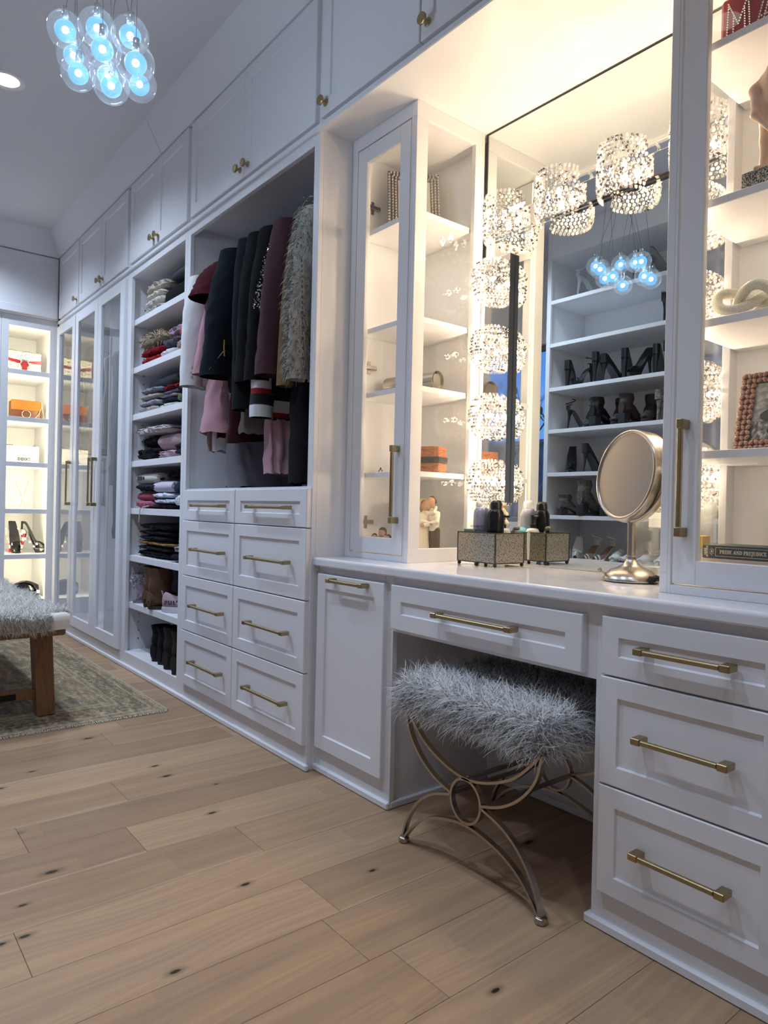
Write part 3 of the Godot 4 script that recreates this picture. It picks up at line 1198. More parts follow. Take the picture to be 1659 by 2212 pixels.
func vanity_lights() -> void:
	var r := RandomNumberGenerator.new()
	r.seed = 99
	var z0 := ZM + 0.024
	var specs := [
		["crystal vanity light with four drum shades across the top of the mirror", [-1.772, 1.978, -0.915, 2.05]],
		["crystal vanity light with four barrel shades down the left side of the mirror", [-1.796, 1.012, -1.655, 1.905]],
		["crystal vanity light with four barrel shades down the right side of the mirror", [-1.032, 1.012, -0.891, 1.905]],
	]
	for i in 3:
		var t := thing("vanity_light", specs[i][0], "wall light")
		var b: Array = specs[i][1]
		var g := Geo.new()
		g.box(V(b[0], b[1], ZM + 0.0005), V(b[2], b[3], z0), 0.003)
		part("backplate", g, CHROME, t)
		if i == 0:
			for x in [-1.68, -1.446, -1.208, -0.972]:
				crystal_shade(t, x, 2.025, z0, 0.076, 0.085, 0.083, false, r)
		else:
			var cx: float = (b[0] + b[2]) / 2
			for y in [1.087, 1.325, 1.57, 1.813]:
				crystal_shade(t, cx, y, z0, 0.067, 0.098, 0.083, true, r)

func chandelier() -> void:
	var c := V(-2.06, 0, 0.85)
	var t := thing("chandelier", "cluster chandelier of ten clear glass globes with glowing blue white inner bulbs", "chandelier", V(c.x, 3.05, c.z))
	var g := Geo.new()
	g.lathe(V(0, 0, 0), [Vector2(0.0, -0.035), Vector2(0.15, -0.035), Vector2(0.155, -0.03), Vector2(0.155, 0.0)], 36, true)
	part("canopy", g, CHROME, t)
	var balls := [V(-2.131, 2.324, 0.937), V(-2.012, 2.291, 0.884), V(-1.937, 2.260, 0.818), V(-2.250, 2.333, 0.884), V(-1.959, 2.206, 0.884), V(-1.882, 2.158, 0.820), V(-2.192, 2.252, 0.884), V(-2.103, 2.228, 0.826), V(-2.048, 2.169, 0.832), V(-2.116, 2.246, 0.729)]
	var core := glow("ffffff", 14.0)
	var frost := StandardMaterial3D.new()
	frost.albedo_color = Color(0.12, 0.2, 0.28, 0.6)
	frost.transparency = BaseMaterial3D.TRANSPARENCY_ALPHA
	frost.roughness = 0.5
	frost.emission_enabled = true
	frost.emission = Color(0.36, 0.66, 0.86)
	frost.emission_energy_multiplier = 1.0
	var outer := clear("eef6ff", 0.02, 0.0, 0.62)
	var R := 0.05
	var gm := Geo.new()
	gm.ball(Vector3.ZERO, Vector3.ONE * R, 32, 20)
	var im := Geo.new()
	im.ball(Vector3.ZERO, Vector3.ONE * R * 0.58, 24, 16)
	var km := Geo.new()
	km.ball(Vector3.ZERO, Vector3.ONE * 0.0095, 12, 8)
	var nm := Geo.new()
	nm.lathe(Vector3.ZERO, [Vector2(0.0, 0.018), Vector2(0.009, 0.018), Vector2(0.0095, 0.0), Vector2(0.0095, -0.014), Vector2(0.0, -0.014)], 14)
	var meshes := [gm.mesh(), im.mesh(), km.mesh(), nm.mesh()]
	for i in balls.size():
		var p: Vector3 = balls[i] - V(c.x, 3.05, c.z)
		var globe := part("globe", meshes[0], outer, t)
		globe.position = p
		part("inner_bulb", meshes[1], frost, globe).position = V(0, -0.002, 0)
		part("led_core", meshes[2], core, globe)
		part("socket", meshes[3], mat("c4ccd4", 0.15, 0.8), globe).position = V(0, R - 0.004, 0)
		var w := Geo.new()
		var top := V(cos(i * 2.4) * 0.11, -0.033, sin(i * 2.4) * 0.11) - p
		w.tube(PackedVector3Array([V(0, R + 0.012, 0), top]), 0.0009, 5)
		part("cable", w, mat("55585e", 0.5), globe)
		lamp_light(globe, "globe_lamp", Vector3.ZERO, Color(0.72, 0.87, 1.0), 0.01, 0.007)

# ---------------------------------------------------------------- fur
# tufts rooted at the given points: each a tapering ribbon that leaves along its normal, curls and sinks
func fur(g: Geo, roots: Array, length: float, width: float, droop: float, curl: float, r: RandomNumberGenerator, comb := Vector3.ZERO) -> void:
	for e in roots:
		var p: Vector3 = e[0]
		var nn: Vector3 = e[1]
		var l := length * r.randf_range(0.55, 1.25)
		var side := Vector3(r.randf_range(-1, 1), r.randf_range(-0.6, 0.6), r.randf_range(-1, 1))
		var dir := (nn + side * 0.55 + comb).normalized()
		var bend := Vector3(r.randf_range(-1, 1), r.randf_range(-0.5, 0.5), r.randf_range(-1, 1)) * curl
		var wide := dir.cross(Vector3(r.randf_range(-1, 1), r.randf_range(-1, 1), r.randf_range(-1, 1))).normalized()
		var segs := 5
		var base := g.v.size()
		var sh := r.randf_range(0.86, 1.0)
		g.tint = Color(sh, sh, sh * 0.99)
		g.tinted = true
		for i in segs + 1:
			var t := float(i) / segs
			var hw := width * (1.0 - t * 0.9) * 0.5
			var fn := wide.cross(dir).normalized() * 0.25 + nn
			g.vert(p - wide * hw, fn)
			g.vert(p + wide * hw, fn)
			p += dir * (l / segs)
			dir = (dir + bend * 0.3 + Vector3(0, -droop * 0.25, 0)).normalized()
			bend = bend.rotated(nn, 0.5)
		for i in segs:
			var q := base + i * 2
			g.tri(q, q + 1, q + 3)
			g.tri(q, q + 3, q + 2)

func furniture() -> void:
	var r := RandomNumberGenerator.new()
	r.seed = 31
	# ---- stool
	var cx := -1.293
	var t := thing("stool", "silver metal stool with crossed arches and a shaggy white fur seat", "stool", V(cx, 0, -0.09))
	var silver := mat("b3aba0", 0.27, 1.0)
	var arcs := {
		"seat_arch": [Vector2(-0.25, 0.405), Vector2(-0.214, 0.364), Vector2(-0.16, 0.317), Vector2(-0.08, 0.281), Vector2(0, 0.267), Vector2(0.08, 0.281), Vector2(0.16, 0.317), Vector2(0.214, 0.364), Vector2(0.25, 0.405)],
		"lower_arch": [Vector2(-0.25, 0.012), Vector2(-0.21, 0.062), Vector2(-0.165, 0.098), Vector2(-0.1, 0.126), Vector2(0, 0.143), Vector2(0.1, 0.126), Vector2(0.165, 0.098), Vector2(0.21, 0.062), Vector2(0.25, 0.012)],
	}
	var halves := {
		"upper_arm": [Vector2(0.25, 0.405), Vector2(0.232, 0.335), Vector2(0.187, 0.277), Vector2(0.125, 0.235), Vector2(0.058, 0.213)],
		"leg": [Vector2(0.057, 0.207), Vector2(0.128, 0.183), Vector2(0.186, 0.142), Vector2(0.232, 0.078), Vector2(0.254, 0.012)],
	}
	for z in [0.19, -0.19]:
		var fr := Node3D.new()
		fr.name = "side_frame"
		t.add_child(fr, true)
		for nm in arcs:
			var g := Geo.new()
			g.strip(smooth2(arcs[nm], z), V(0, 0, 1), 0.008, 0.0035)
			part(nm, g, silver, fr)
		for nm in halves:
			for s in [-1.0, 1.0]:
				var pts := []
				for q in halves[nm]:
					pts.append(Vector2(q.x * s, q.y))
				var g := Geo.new()
				g.strip(smooth2(pts, z), V(0, 0, 1), 0.008, 0.0035)
				part(nm, g, silver, fr)
		var ring := PackedVector3Array()
		for k in 33:
			var a := TAU * k / 32.0
			ring.append(V(cos(a) * 0.055, 0.207 + sin(a) * 0.058, z))
		var g := Geo.new()
		g.strip(ring, V(0, 0, 1), 0.008, 0.0035)
		part("ring", g, silver, fr)
		for s in [-0.252, 0.252]:
			g = Geo.new()
			g.lathe(V(s, 0, z), [Vector2(0.0, 0.0), Vector2(0.013, 0.0), Vector2(0.016, 0.003), Vector2(0.016, 0.012), Vector2(0.012, 0.017), Vector2(0.0, 0.018)], 18)
			part("foot", g, silver, fr)
	for b in [[-0.058, 0.21], [0.058, 0.21], [0.0, 0.267]]:
		var g := Geo.new()
		g.box(V(b[0] - 0.004, b[1] - 0.006, -0.19), V(b[0] + 0.004, b[1] + 0.006, 0.19), 0.001)
		part("cross_bar", g, silver, t)
	var g := Geo.new()
	g.box(V(-0.255, 0.4, -0.205), V(0.255, 0.475, 0.205), 0.025)
	part("seat_cushion", g, cloth("d9d8d8"), t)
	var roots := []
	for i in 15000:
		var a := r.randf_range(-1, 1)
		var b := r.randf_range(-1, 1)
		var pick := r.randf()
		if pick < 0.5:
			roots.append([V(a * 0.255, 0.472, b * 0.205), V(a * 0.25, 1, b * 0.25).normalized()])
		elif pick < 0.8:
			var s := 1.0 if r.randf() < 0.65 else -1.0
			roots.append([V(a * 0.255, 0.437 + b * 0.036, s * 0.203), V(0, 0.35 + b * 0.25, s).normalized()])
		else:
			var s := 1.0 if r.randf() < 0.5 else -1.0
			roots.append([V(s * 0.253, 0.437 + b * 0.036, a * 0.205), V(s, 0.35 + b * 0.25, 0).normalized()])
	g = Geo.new()
	fur(g, roots, 0.064, 0.0034, 0.8, 1.2, r)
	var fm := StandardMaterial3D.new()
	fm.albedo_color = Color("efeded")
	fm.vertex_color_use_as_albedo = true
	fm.roughness = 0.75
	fm.metallic_specular = 0.3
	fm.backlight_enabled = true
	fm.backlight = Color(0.6, 0.6, 0.6)
	stuff(part("fur", g, fm, t, "long curly white fur"))
	# ---- rug
	var img := Image.create(512, 512, false, Image.FORMAT_RGB8)
	var f := FastNoiseLite.new()
	f.noise_type = FastNoiseLite.TYPE_SIMPLEX_SMOOTH
	f.fractal_octaves = 4
	f.frequency = 0.02
	for y in 512:
		for x in 512:
			var u := x / 511.0
			var w := y / 511.0
			var e := minf(minf(u * 1.75, (1.0 - u) * 1.75), minf(w * 1.4, (1.0 - w) * 1.4))
			var nn := f.get_noise_2d(x * 1.0, y * 3.2)
			var fig := f.get_noise_2d(x * 2.6 + 900.0, y * 2.6 + sin(x * 0.11) * 26.0)
			var c := Color("86765f").lerp(Color("b09c7e"), clampf(0.5 + nn * 1.1, 0, 1))
			if absf(fig) < 0.07:
				c = c.lerp(Color("5e5a52"), 0.55)
			for band in [0.012, 0.05, 0.16, 0.19]:
				if absf(e - band) < 0.0055:
					c = c.lerp(Color("b7aa95"), 0.55)
			if e > 0.05 and e < 0.16 and f.get_noise_2d(x * 4.0, y * 4.0) > 0.12:
				c = c.lerp(Color("656158"), 0.5)
			if e > 0.25 and f.get_noise_2d(x * 1.2 + 50.0, y * 1.2) > 0.15:
				c = c.lerp(Color("68686a"), 0.4)
			img.set_pixel(x, y, c)
	var rm := StandardMaterial3D.new()
	rm.albedo_texture = ImageTexture.create_from_image(img)
	rm.roughness = 1.0
	rm.metallic_specular = 0.1
	rm.normal_enabled = true
	rm.normal_texture = noise_tex(0.2, 3, true, 6.0)
	rm.normal_scale = 0.6
	t = thing("rug", "worn beige and grey patterned rug under the bench", "rug")
	g = Geo.new()
	var rx0 := -5.55
	var rx1 := -3.197
	var rz0 := 0.172
	var rz1 := 1.55
	var rows := []
	for i in 41:
		var row := PackedVector3Array()
		for j in 31:
			var px := lerpf(rx0, rx1, i / 40.0)
			var pz := lerpf(rz0, rz1, j / 30.0)
			row.append(V(px + (f.get_noise_1d(pz * 300.0) * 0.01 if i == 40 else 0.0), 0.009, pz))
		rows.append(row)
	g.grid(rows, false)
	var s0 := g.v.size()
	for i in s0:
		g.n[i] = V(0, 1, 0)
		g.uv[i] = Vector2((g.v[i].x - rx0) / (rx1 - rx0), (g.v[i].z - rz0) / (rz1 - rz0))
	for i in range(0, g.ix.size(), 3):
		var cr := (g.v[g.ix[i + 1]] - g.v[g.ix[i]]).cross(g.v[g.ix[i + 2]] - g.v[g.ix[i]])
		if cr.y > 0.0:
			var k := g.ix[i + 1]
			g.ix[i + 1] = g.ix[i + 2]
			g.ix[i + 2] = k
	part("pile", g, rm, t)
	g = Geo.new()
	g.box(V(rx0 - 0.004, 0.001, rz0 - 0.006), V(rx1 + 0.002, 0.011, rz0 + 0.004), 0.002)
	g.box(V(rx0 - 0.004, 0.001, rz1 - 0.004), V(rx1 + 0.002, 0.011, rz1 + 0.006), 0.002)
	g.box(V(rx0, 0.001, rz0), V(rx1 - 0.001, 0.0085, rz1))
	part("binding", g, mat("a99c8a", 0.95), t)
	g = Geo.new()
	for i in 420:
		var pz := lerpf(rz0, rz1, (i + r.randf()) / 420.0)
		g.tube(PackedVector3Array([V(rx1 - 0.006, 0.008, pz), V(rx1 + 0.004, 0.007, pz + r.randf_range(-0.002, 0.002)), V(rx1 + 0.012 + r.randf() * 0.006, 0.0025, pz + r.randf_range(-0.004, 0.004))]), 0.0014, 4)
	stuff(part("fringe", g, mat("c4b8a4", 0.95), t))
	# ---- bench
	t = thing("bench", "rustic wooden bench with sturdy square legs standing on the rug", "bench", V(-4.1, 0, 0.86))
	var pine := StandardMaterial3D.new()
	pine.albedo_texture = noise_ramp(0.02, 8, [[0.0, "553820"], [0.35, "735032"], [0.6, "825c3b"], [1.0, "664425"]], 4, 512)
	pine.uv1_triplanar = true
	pine.uv1_scale = V(1.5, 1.5, 9.0)
	pine.roughness = 0.6
	var pine_up := pine.duplicate()
	pine_up.uv1_scale = V(8.0, 0.9, 8.0)
	g = Geo.new()
	g.box(V(-0.83, 0.392, -0.25), V(0.83, 0.452, 0.25), 0.006)
	part("seat", g, pine, t)
	for sx in [-1.0, 1.0]:
		for sz in [-1.0, 1.0]:
			g = Geo.new()
			var lean := V(0.012 * sx, 0, 0)
			var a := PackedVector3Array()
			var lo := V(sx * 0.665, 0.011, sz * 0.205)
			var hi := V(sx * 0.64, 0.392, sz * 0.19)
			var rr := []
			for e in [[lo, 0.036], [lo + V(0, 0.003, 0), 0.038], [hi, 0.04]]:
				var q: Vector3 = e[0]
				var w: float = e[1]
				rr.append(PackedVector3Array([q + V(-w, 0, -w), q + V(w, 0, -w), q + V(w, 0, w), q + V(-w, 0, w)]))
			for k in 2:
				for j in 4:
					g.quad(rr[k][j], rr[k][(j + 1) % 4], rr[k + 1][(j + 1) % 4], rr[k + 1][j], (rr[k][j] + rr[k][(j + 1) % 4]) * 0.5 - (lo if k == 0 else (lo + hi) * 0.5) * V(1, 0, 1) - V(0, rr[k][j].y, 0))
			g.poly(rr[0], V(0, -1, 0))
			part("leg", g, pine_up, t)
		g = Geo.new()
		g.box(V(sx * 0.655 - 0.02, 0.085, -0.17), V(sx * 0.655 + 0.02, 0.128, 0.17), 0.003)
		part("stretcher", g, pine, t)
		g = Geo.new()
		g.box(V(sx * 0.655 + sx * 0.02, 0.093, -0.085), V(sx * 0.655 + sx * 0.0235, 0.12, 0.085), 0.001)
		for z in [-0.06, 0.06]:
			g.ball(V(sx * 0.6795, 0.106, z), V(0.002, 0.005, 0.005), 8, 6)
		part("iron_plate", g, mat("1d1c1c", 0.5, 0.6), t)
	# ---- sheepskin over the bench
	t = thing("sheepskin", "fluffy ivory sheepskin thrown over the wooden bench", "sheepskin throw", V(-4.1, 0.45, 0.86))
	var hide := Geo.new()
	rows = []
	var rootz := []
	var outline := func(u: float, w: float) -> Vector3:
		# u along the bench -1..1, w across -1..1: flat on the seat, hanging over its edges
		var x := u * 0.92
		var z := w * 0.27
		var y := 0.03 + 0.008 * sin(u * 9.0) * cos(w * 7.0)
		var ex := maxf(0.0, absf(x) - 0.83)
		var ez := maxf(0.0, absf(z) - 0.25)
		if ex > 0.0:
			x = signf(x) * (0.83 + minf(ex, 0.012))
		if ez > 0.0:
			z = signf(z) * (0.25 + minf(ez, 0.012))
		y -= maxf(0.0, ex - 0.02) * 0.9 + maxf(0.0, ez - 0.02) * 0.8
		return V(x, y, z)
	for i in 49:
		var row := PackedVector3Array()
		for j in 37:
			row.append(outline.call(i / 24.0 - 1.0, j / 18.0 - 1.0))
		rows.append(row)
	hide.grid(rows, false, false, false, 0)
	var hm := fm.duplicate()
	hm.albedo_color = Color("e6e1d9")
	part("hide", hide, hm, t)
	roots = []
	for i in 22000:
		var u := r.randf_range(-1, 1) if i % 3 else r.randf_range(0.4, 1)
		var w := r.randf_range(-1, 1)
		# leave the near corner of the seat bare
		if u > 0.84 and w < -0.7:
			continue
		var p: Vector3 = outline.call(u, w)
		var du: Vector3 = outline.call(u + 0.01, w) - p
		var dw: Vector3 = outline.call(u, w + 0.01) - p
		var nn := dw.cross(du).normalized()
		if nn.length_squared() < 0.5:
			nn = V(signf(u), 0.3, signf(w)).normalized()
		if nn.y < -0.05:
			nn = -nn
		roots.append([p, nn])
	g = Geo.new()
	fur(g, roots, 0.04, 0.0034, 0.9, 0.35, r, V(0.3, -0.1, -0.05))
	stuff(part("fleece", g, hm, t))

func smooth2(pts: Array, z: float) -> PackedVector3Array:
	var c := Curve2D.new()
	for i in pts.size():
		var a: Vector2 = pts[maxi(i - 1, 0)]
		var b: Vector2 = pts[mini(i + 1, pts.size() - 1)]
		var tan := (b - a) / 6.0
		c.add_point(pts[i], -tan, tan)
	c.bake_interval = 0.012
	var o := PackedVector3Array()
	for p in c.get_baked_points():
		o.append(Vector3(p.x, p.y, z))
	return o

# ---------------------------------------------------------------- modelling aids
# one smooth skin round tapered capsules [a, b, ra, rb]: surface nets on a grid of the given cell
func skin(caps: Array, cell: float, blend := 0.006) -> Geo:
	var lo: Vector3 = caps[0][0]
	var hi: Vector3 = caps[0][0]
	for c in caps:
		var m := maxf(c[2], c[3]) + cell * 2.0
		for e in [c[0], c[1]]:
			lo = lo.min(e - Vector3.ONE * m)
			hi = hi.max(e + Vector3.ONE * m)
	var nx := int((hi.x - lo.x) / cell) + 2
	var ny := int((hi.y - lo.y) / cell) + 2
	var nz := int((hi.z - lo.z) / cell) + 2
	var d := PackedFloat32Array()
	d.resize(nx * ny * nz)
	d.fill(1.0)
	for c in caps:
		var a: Vector3 = c[0]
		var b: Vector3 = c[1]
		var m := maxf(c[2], c[3]) + cell * 2.5
		var l := (a.min(b) - Vector3.ONE * m - lo) / cell
		var h := (a.max(b) + Vector3.ONE * m - lo) / cell
		var ab := b - a
		var ll := maxf(ab.length_squared(), 1e-9)
		for z in range(maxi(0, int(l.z)), mini(nz, int(h.z) + 2)):
			for y in range(maxi(0, int(l.y)), mini(ny, int(h.y) + 2)):
				for x in range(maxi(0, int(l.x)), mini(nx, int(h.x) + 2)):
					var p := lo + Vector3(x, y, z) * cell
					var t := clampf((p - a).dot(ab) / ll, 0.0, 1.0)
					var s := p.distance_to(a + ab * t) - lerpf(c[2], c[3], t)
					var k := (z * ny + y) * nx + x
					var q := d[k]
					var f := maxf(blend - absf(q - s), 0.0) / blend
					d[k] = minf(q, s) - f * f * blend * 0.25
	var id := {}
	var g := Geo.new()
	for z in nz - 1:
		for y in ny - 1:
			for x in nx - 1:
				var k := (z * ny + y) * nx + x
				var sum := Vector3.ZERO
				var n := 0
				var v8 := [d[k], d[k + 1], d[k + nx], d[k + nx + 1], d[k + nx * ny], d[k + nx * ny + 1], d[k + nx * ny + nx], d[k + nx * ny + nx + 1]]
				var neg := 0
				for q in v8:
					if q < 0.0:
						neg += 1
				if neg == 0 or neg == 8:
					continue
				for e in [[0, 1], [2, 3], [4, 5], [6, 7], [0, 2], [1, 3], [4, 6], [5, 7], [0, 4], [1, 5], [2, 6], [3, 7]]:
					var va: float = v8[e[0]]
					var vb: float = v8[e[1]]
					if (va < 0.0) != (vb < 0.0):
						var t := va / (va - vb)
						var pa := Vector3(e[0] & 1, (e[0] >> 1) & 1, e[0] >> 2)
						var pb := Vector3(e[1] & 1, (e[1] >> 1) & 1, e[1] >> 2)
						sum += pa.lerp(pb, t)
						n += 1
				var grad := Vector3(v8[1] + v8[3] + v8[5] + v8[7] - v8[0] - v8[2] - v8[4] - v8[6], v8[2] + v8[3] + v8[6] + v8[7] - v8[0] - v8[1] - v8[4] - v8[5], v8[4] + v8[5] + v8[6] + v8[7] - v8[0] - v8[1] - v8[2] - v8[3])
				id[k] = g.vert(lo + (Vector3(x, y, z) + sum / n) * cell, grad)
	for z in range(1, nz - 1):
		for y in range(1, ny - 1):
			for x in range(1, nx - 1):
				var k := (z * ny + y) * nx + x
				var s := d[k] < 0.0
				for ax in [[1, nx, nx * ny], [nx, 1, nx * ny], [nx * ny, 1, nx]]:
					if s != (d[k + ax[0]] < 0.0):
						var a: int = id[k]
						var b: int = id[k - ax[1]]
						var c: int = id[k - ax[1] - ax[2]]
						var e: int = id[k - ax[2]]
						g.tri(a, b, c)
						g.tri(a, c, e)
	return g

func lettering(s: String, size: float, depth: float, serif := false, bold := true) -> TextMesh:
	var tm := TextMesh.new()
	tm.text = s
	var f := SystemFont.new()
	f.font_names = PackedStringArray(["Droid Serif" if serif else "Droid Sans"])
	f.font_weight = 700 if bold else 400
	tm.font = f
	tm.font_size = 64
	tm.pixel_size = size / 64.0
	tm.depth = depth
	tm.curve_step = 2.0
	return tm

func text_on(parent: Node, s: String, size: float, m: Material, t: Transform3D, serif := false, nm := "lettering", bold := true) -> void:
	var o := part(nm, lettering(s, size, 0.0006, serif, bold), m, parent)
	o.transform = t

# soft bundle: rounded block from lo to hi, its front edge drawn in between plies
func plies(lo: Vector3, hi: Vector3, count: int, seed_: int, sag := 0.15, rough := 0.06) -> Geo:
	var g := Geo.new()
	var f := FastNoiseLite.new()
	f.seed = seed_
	f.frequency = 6.0
	f.fractal_octaves = 3
	var c := (lo + hi) * 0.5
	var h := (hi - lo) * 0.5
	var rows := []
	for i in 21:
		var u := i / 10.0 - 1.0
		var end := pow(maxf(0.0, 1.0 - pow(absf(u), 7.0)), 0.5)
		end = maxf(end, 0.02)
		var row := PackedVector3Array()
		for j in 32:
			var a := TAU * j / 32.0
			var ca := cos(a)
			var sa := sin(a)
			var z := signf(ca) * pow(absf(ca), 0.45)
			var y := signf(sa) * pow(absf(sa), 0.6)
			if ca > 0.2:
				z -= 0.1 * (1.0 - absf(sin((y * 0.5 + 0.5) * PI * count)))
			var p := V(u * h.x * (0.985 if absf(u) > 0.9 else 1.0), y * h.y * end, z * h.z * (0.75 + 0.25 * end))
			var n1 := f.get_noise_3d(p.x * 3.0 + seed_, p.y * 9.0, p.z * 3.0)
			p.y += n1 * h.y * rough * 6.0 - sag * h.y * u * u * maxf(y, 0.0)
			p.z += f.get_noise_3d(p.x * 4.0, p.y * 12.0, 5.0 + seed_) * 0.02
			row.append(c + p)
		rows.append(row)
	return g.grid(rows)

# rolled cloth lying along x, its spiral end showing at the far x
func roll(lo: Vector3, hi: Vector3, turns := 2.4, seed_ := 1) -> Geo:
	var g := Geo.new()
	var c := (lo + hi) * 0.5
	var ry := (hi.y - lo.y) * 0.5
	var rz := (hi.z - lo.z) * 0.5
	var f := FastNoiseLite.new()
	f.seed = seed_
	f.frequency = 5.0
	var th := 1.0 / (turns + 0.8)
	var outer := PackedVector2Array()
	var inner := PackedVector2Array()
	var n := int(turns * 22)
	for i in n + 1:
		var a := TAU * turns * i / n
		var r := 1.0 - (1.0 - th * 1.2) * (1.0 - float(i) / n) * 0.92
		outer.append(Vector2(cos(a) * r, sin(a) * r))
		inner.append(Vector2(cos(a) * (r - th * 0.78), sin(a) * (r - th * 0.78)))
	inner.reverse()
	var ring := outer + inner
	var rows := []
	for i in 9:
		var u := i / 8.0
		var k := 1.0 - 0.12 * pow(absf(u * 2 - 1), 4.0)
		var row := PackedVector3Array()
		for q in ring:
			row.append(V(lerpf(lo.x, hi.x, u) + f.get_noise_2d(q.x * 2, q.y * 2) * 0.008, c.y + q.y * ry * k * (1.0 + 0.06 * f.get_noise_2d(u * 5, q.x)), c.z + q.x * rz * k))
		rows.append(row)
	g.grid(rows, true, false, false)
	for e in [0, 8]:
		var o := V(-1 if e == 0 else 1, 0, 0)
		var m := ring.size()
		for i in n:
			g.quad(rows[e][i], rows[e][i + 1], rows[e][m - 2 - i], rows[e][m - 1 - i], o)
	return g

# ---------------------------------------------------------------- things on the counter
func counter_things() -> void:
	# round make-up mirror
	var t := thing("makeup_mirror", "round brushed nickel make-up mirror on a domed pedestal", "mirror", V(-1.062, CT, -0.285))
	var nickel := mat("aaa39a", 0.28, 1.0)
	var g := Geo.new()
	g.lathe(Vector3.ZERO, [Vector2(0.0, 0.001), Vector2(0.071, 0.001), Vector2(0.074, 0.004), Vector2(0.074, 0.009), Vector2(0.07, 0.012), Vector2(0.069, 0.018), Vector2(0.055, 0.031), Vector2(0.036, 0.039), Vector2(0.022, 0.047), Vector2(0.014, 0.06), Vector2(0.012, 0.064), Vector2(0.0135, 0.066), Vector2(0.0, 0.066)], 40)
	part("base", g, nickel, t)
	g = Geo.new()
	g.lathe(Vector3.ZERO, [Vector2(0.0135, 0.066), Vector2(0.0135, 0.07), Vector2(0.0115, 0.071), Vector2(0.0115, 0.16), Vector2(0.013, 0.161), Vector2(0.013, 0.166), Vector2(0.0, 0.167)], 24, true)
	part("stem", g, nickel, t)
	g = Geo.new()
	g.tube(PackedVector3Array([V(-0.05, 0.02, 0.045), V(-0.06, 0.027, 0.054)]), 0.0035, 8)
	g.ball(V(-0.062, 0.03, 0.056), Vector3.ONE * 0.006, 10, 8)
	part("switch", g, nickel, t)
	var turn := Basis(Vector3.UP, deg_to_rad(-21)) * Basis(Vector3.RIGHT, deg_to_rad(-7))
	var hc := V(-0.012, 0.292, 0.0)
	var yoke := PackedVector3Array()
	for k in 25:
		var a := PI + PI * k / 24.0
		yoke.append(hc + turn * V(cos(a) * 0.137, sin(a) * 0.126, -0.012))
	g = Geo.new()
	g.tube(yoke, 0.0042, 10)
	for s in [-1.0, 1.0]:
		g.tube(PackedVector3Array([hc + turn * V(s * 0.143, 0, -0.012), hc + turn * V(s * 0.122, 0, -0.012)]), 0.0065, 12)
	part("yoke", g, nickel, t)
	var head := Node3D.new()
	head.name = "mirror_head"
	t.add_child(head)
	head.transform = Transform3D(turn * Basis(Vector3.RIGHT, PI / 2), hc)
	g = Geo.new()
	g.lathe(Vector3.ZERO, [Vector2(0.116, 0.014), Vector2(0.119, 0.018), Vector2(0.124, 0.018), Vector2(0.127, 0.014), Vector2(0.127, 0.002), Vector2(0.1255, 0.0), Vector2(0.127, -0.002), Vector2(0.127, -0.034), Vector2(0.124, -0.038), Vector2(0.119, -0.038), Vector2(0.116, -0.034)], 56)
	part("rim", g, nickel, head)
	g = Geo.new()
	g.lathe(Vector3.ZERO, [Vector2(0.117, 0.0136), Vector2(0.094, 0.0136)], 56, true)
	part("light_ring", g, mat("aeb3ba", 0.45), head, "frosted light ring")
	g = Geo.new()
	var rows := []
	for i in 12:
		var rr := 0.0945 * i / 11.0 + 0.0001
		var row := PackedVector3Array()
		for j in 48:
			var a := TAU * j / 48
			row.append(V(cos(a) * rr, 0.0085 + 0.0046 * (rr / 0.0945) * (rr / 0.0945), sin(a) * rr))
		rows.append(row)
	g.grid(rows, true, false, false)
	for i in g.v.size():
		var p := g.v[i]
		g.n[i] = V(-p.x * 1.03, 1, -p.z * 1.03).normalized()
	part("glass", g, MIRROR, head)
	g = Geo.new()
	g.lathe(V(0, -0.036, 0), [Vector2(0.0, 0.0), Vector2(0.117, 0.0)], 48, true)
	part("back_glass", g, MIRROR, head)
	# antiqued mirror box
	t = thing("mirror_box", "antiqued silver mirrored box on ball feet holding the hair products", "box", V(-1.6275, CT, -0.335), deg_to_rad(-2))
	var foxed := StandardMaterial3D.new()
	foxed.albedo_texture = noise_ramp(0.045, 12, [[0.0, "4e4a45"], [0.28, "77726a"], [0.42, "9d978b"], [0.6, "b5ad9d"], [1.0, "8a857b"]], 5, 512)
	foxed.uv1_triplanar = true
	foxed.uv1_scale = Vector3.ONE * 5.0
	foxed.metallic = 0.55
	foxed.roughness = 0.22
	var lead := mat("4c4842", 0.45, 0.8)
	for w in [[V(-0.088, 0.014, 0.066), V(0.088, 0.112, 0.07)], [V(-0.088, 0.014, -0.07), V(0.088, 0.112, -0.066)], [V(-0.09, 0.014, -0.066), V(-0.086, 0.112, 0.066)], [V(0.086, 0.014, -0.066), V(0.09, 0.112, 0.066)], [V(-0.086, 0.012, -0.066), V(0.086, 0.015, 0.066)]]:
		g = Geo.new()
		g.box(w[0], w[1])
		part("panel", g, foxed, t)
	g = Geo.new()
	for sx in [-0.089, 0.089]:
		for sz in [-0.069, 0.069]:
			g.box(V(sx - 0.0022, 0.012, sz - 0.0022), V(sx + 0.0022, 0.114, sz + 0.0022), 0.0008)
	for y in [0.0125, 0.112]:
		for s in [-1.0, 1.0]:
			g.box(V(-0.09, y - 0.0015, s * 0.069 - 0.002), V(0.09, y + 0.002, s * 0.069 + 0.002), 0.0006)
			g.box(V(s * 0.089 - 0.002, y - 0.0015, -0.069), V(s * 0.089 + 0.002, y + 0.002, 0.069), 0.0006)
	part("leading", g, lead, t)
	for f in [[-0.085, 0.065], [0.085, 0.065], [0.0, 0.067], [-0.085, -0.065], [0.085, -0.065]]:
		g = Geo.new()
		g.ball(V(f[0], 0.0065, f[1]), V(0.0065, 0.0065, 0.0065), 12, 8)
		part("foot", g, lead, t)
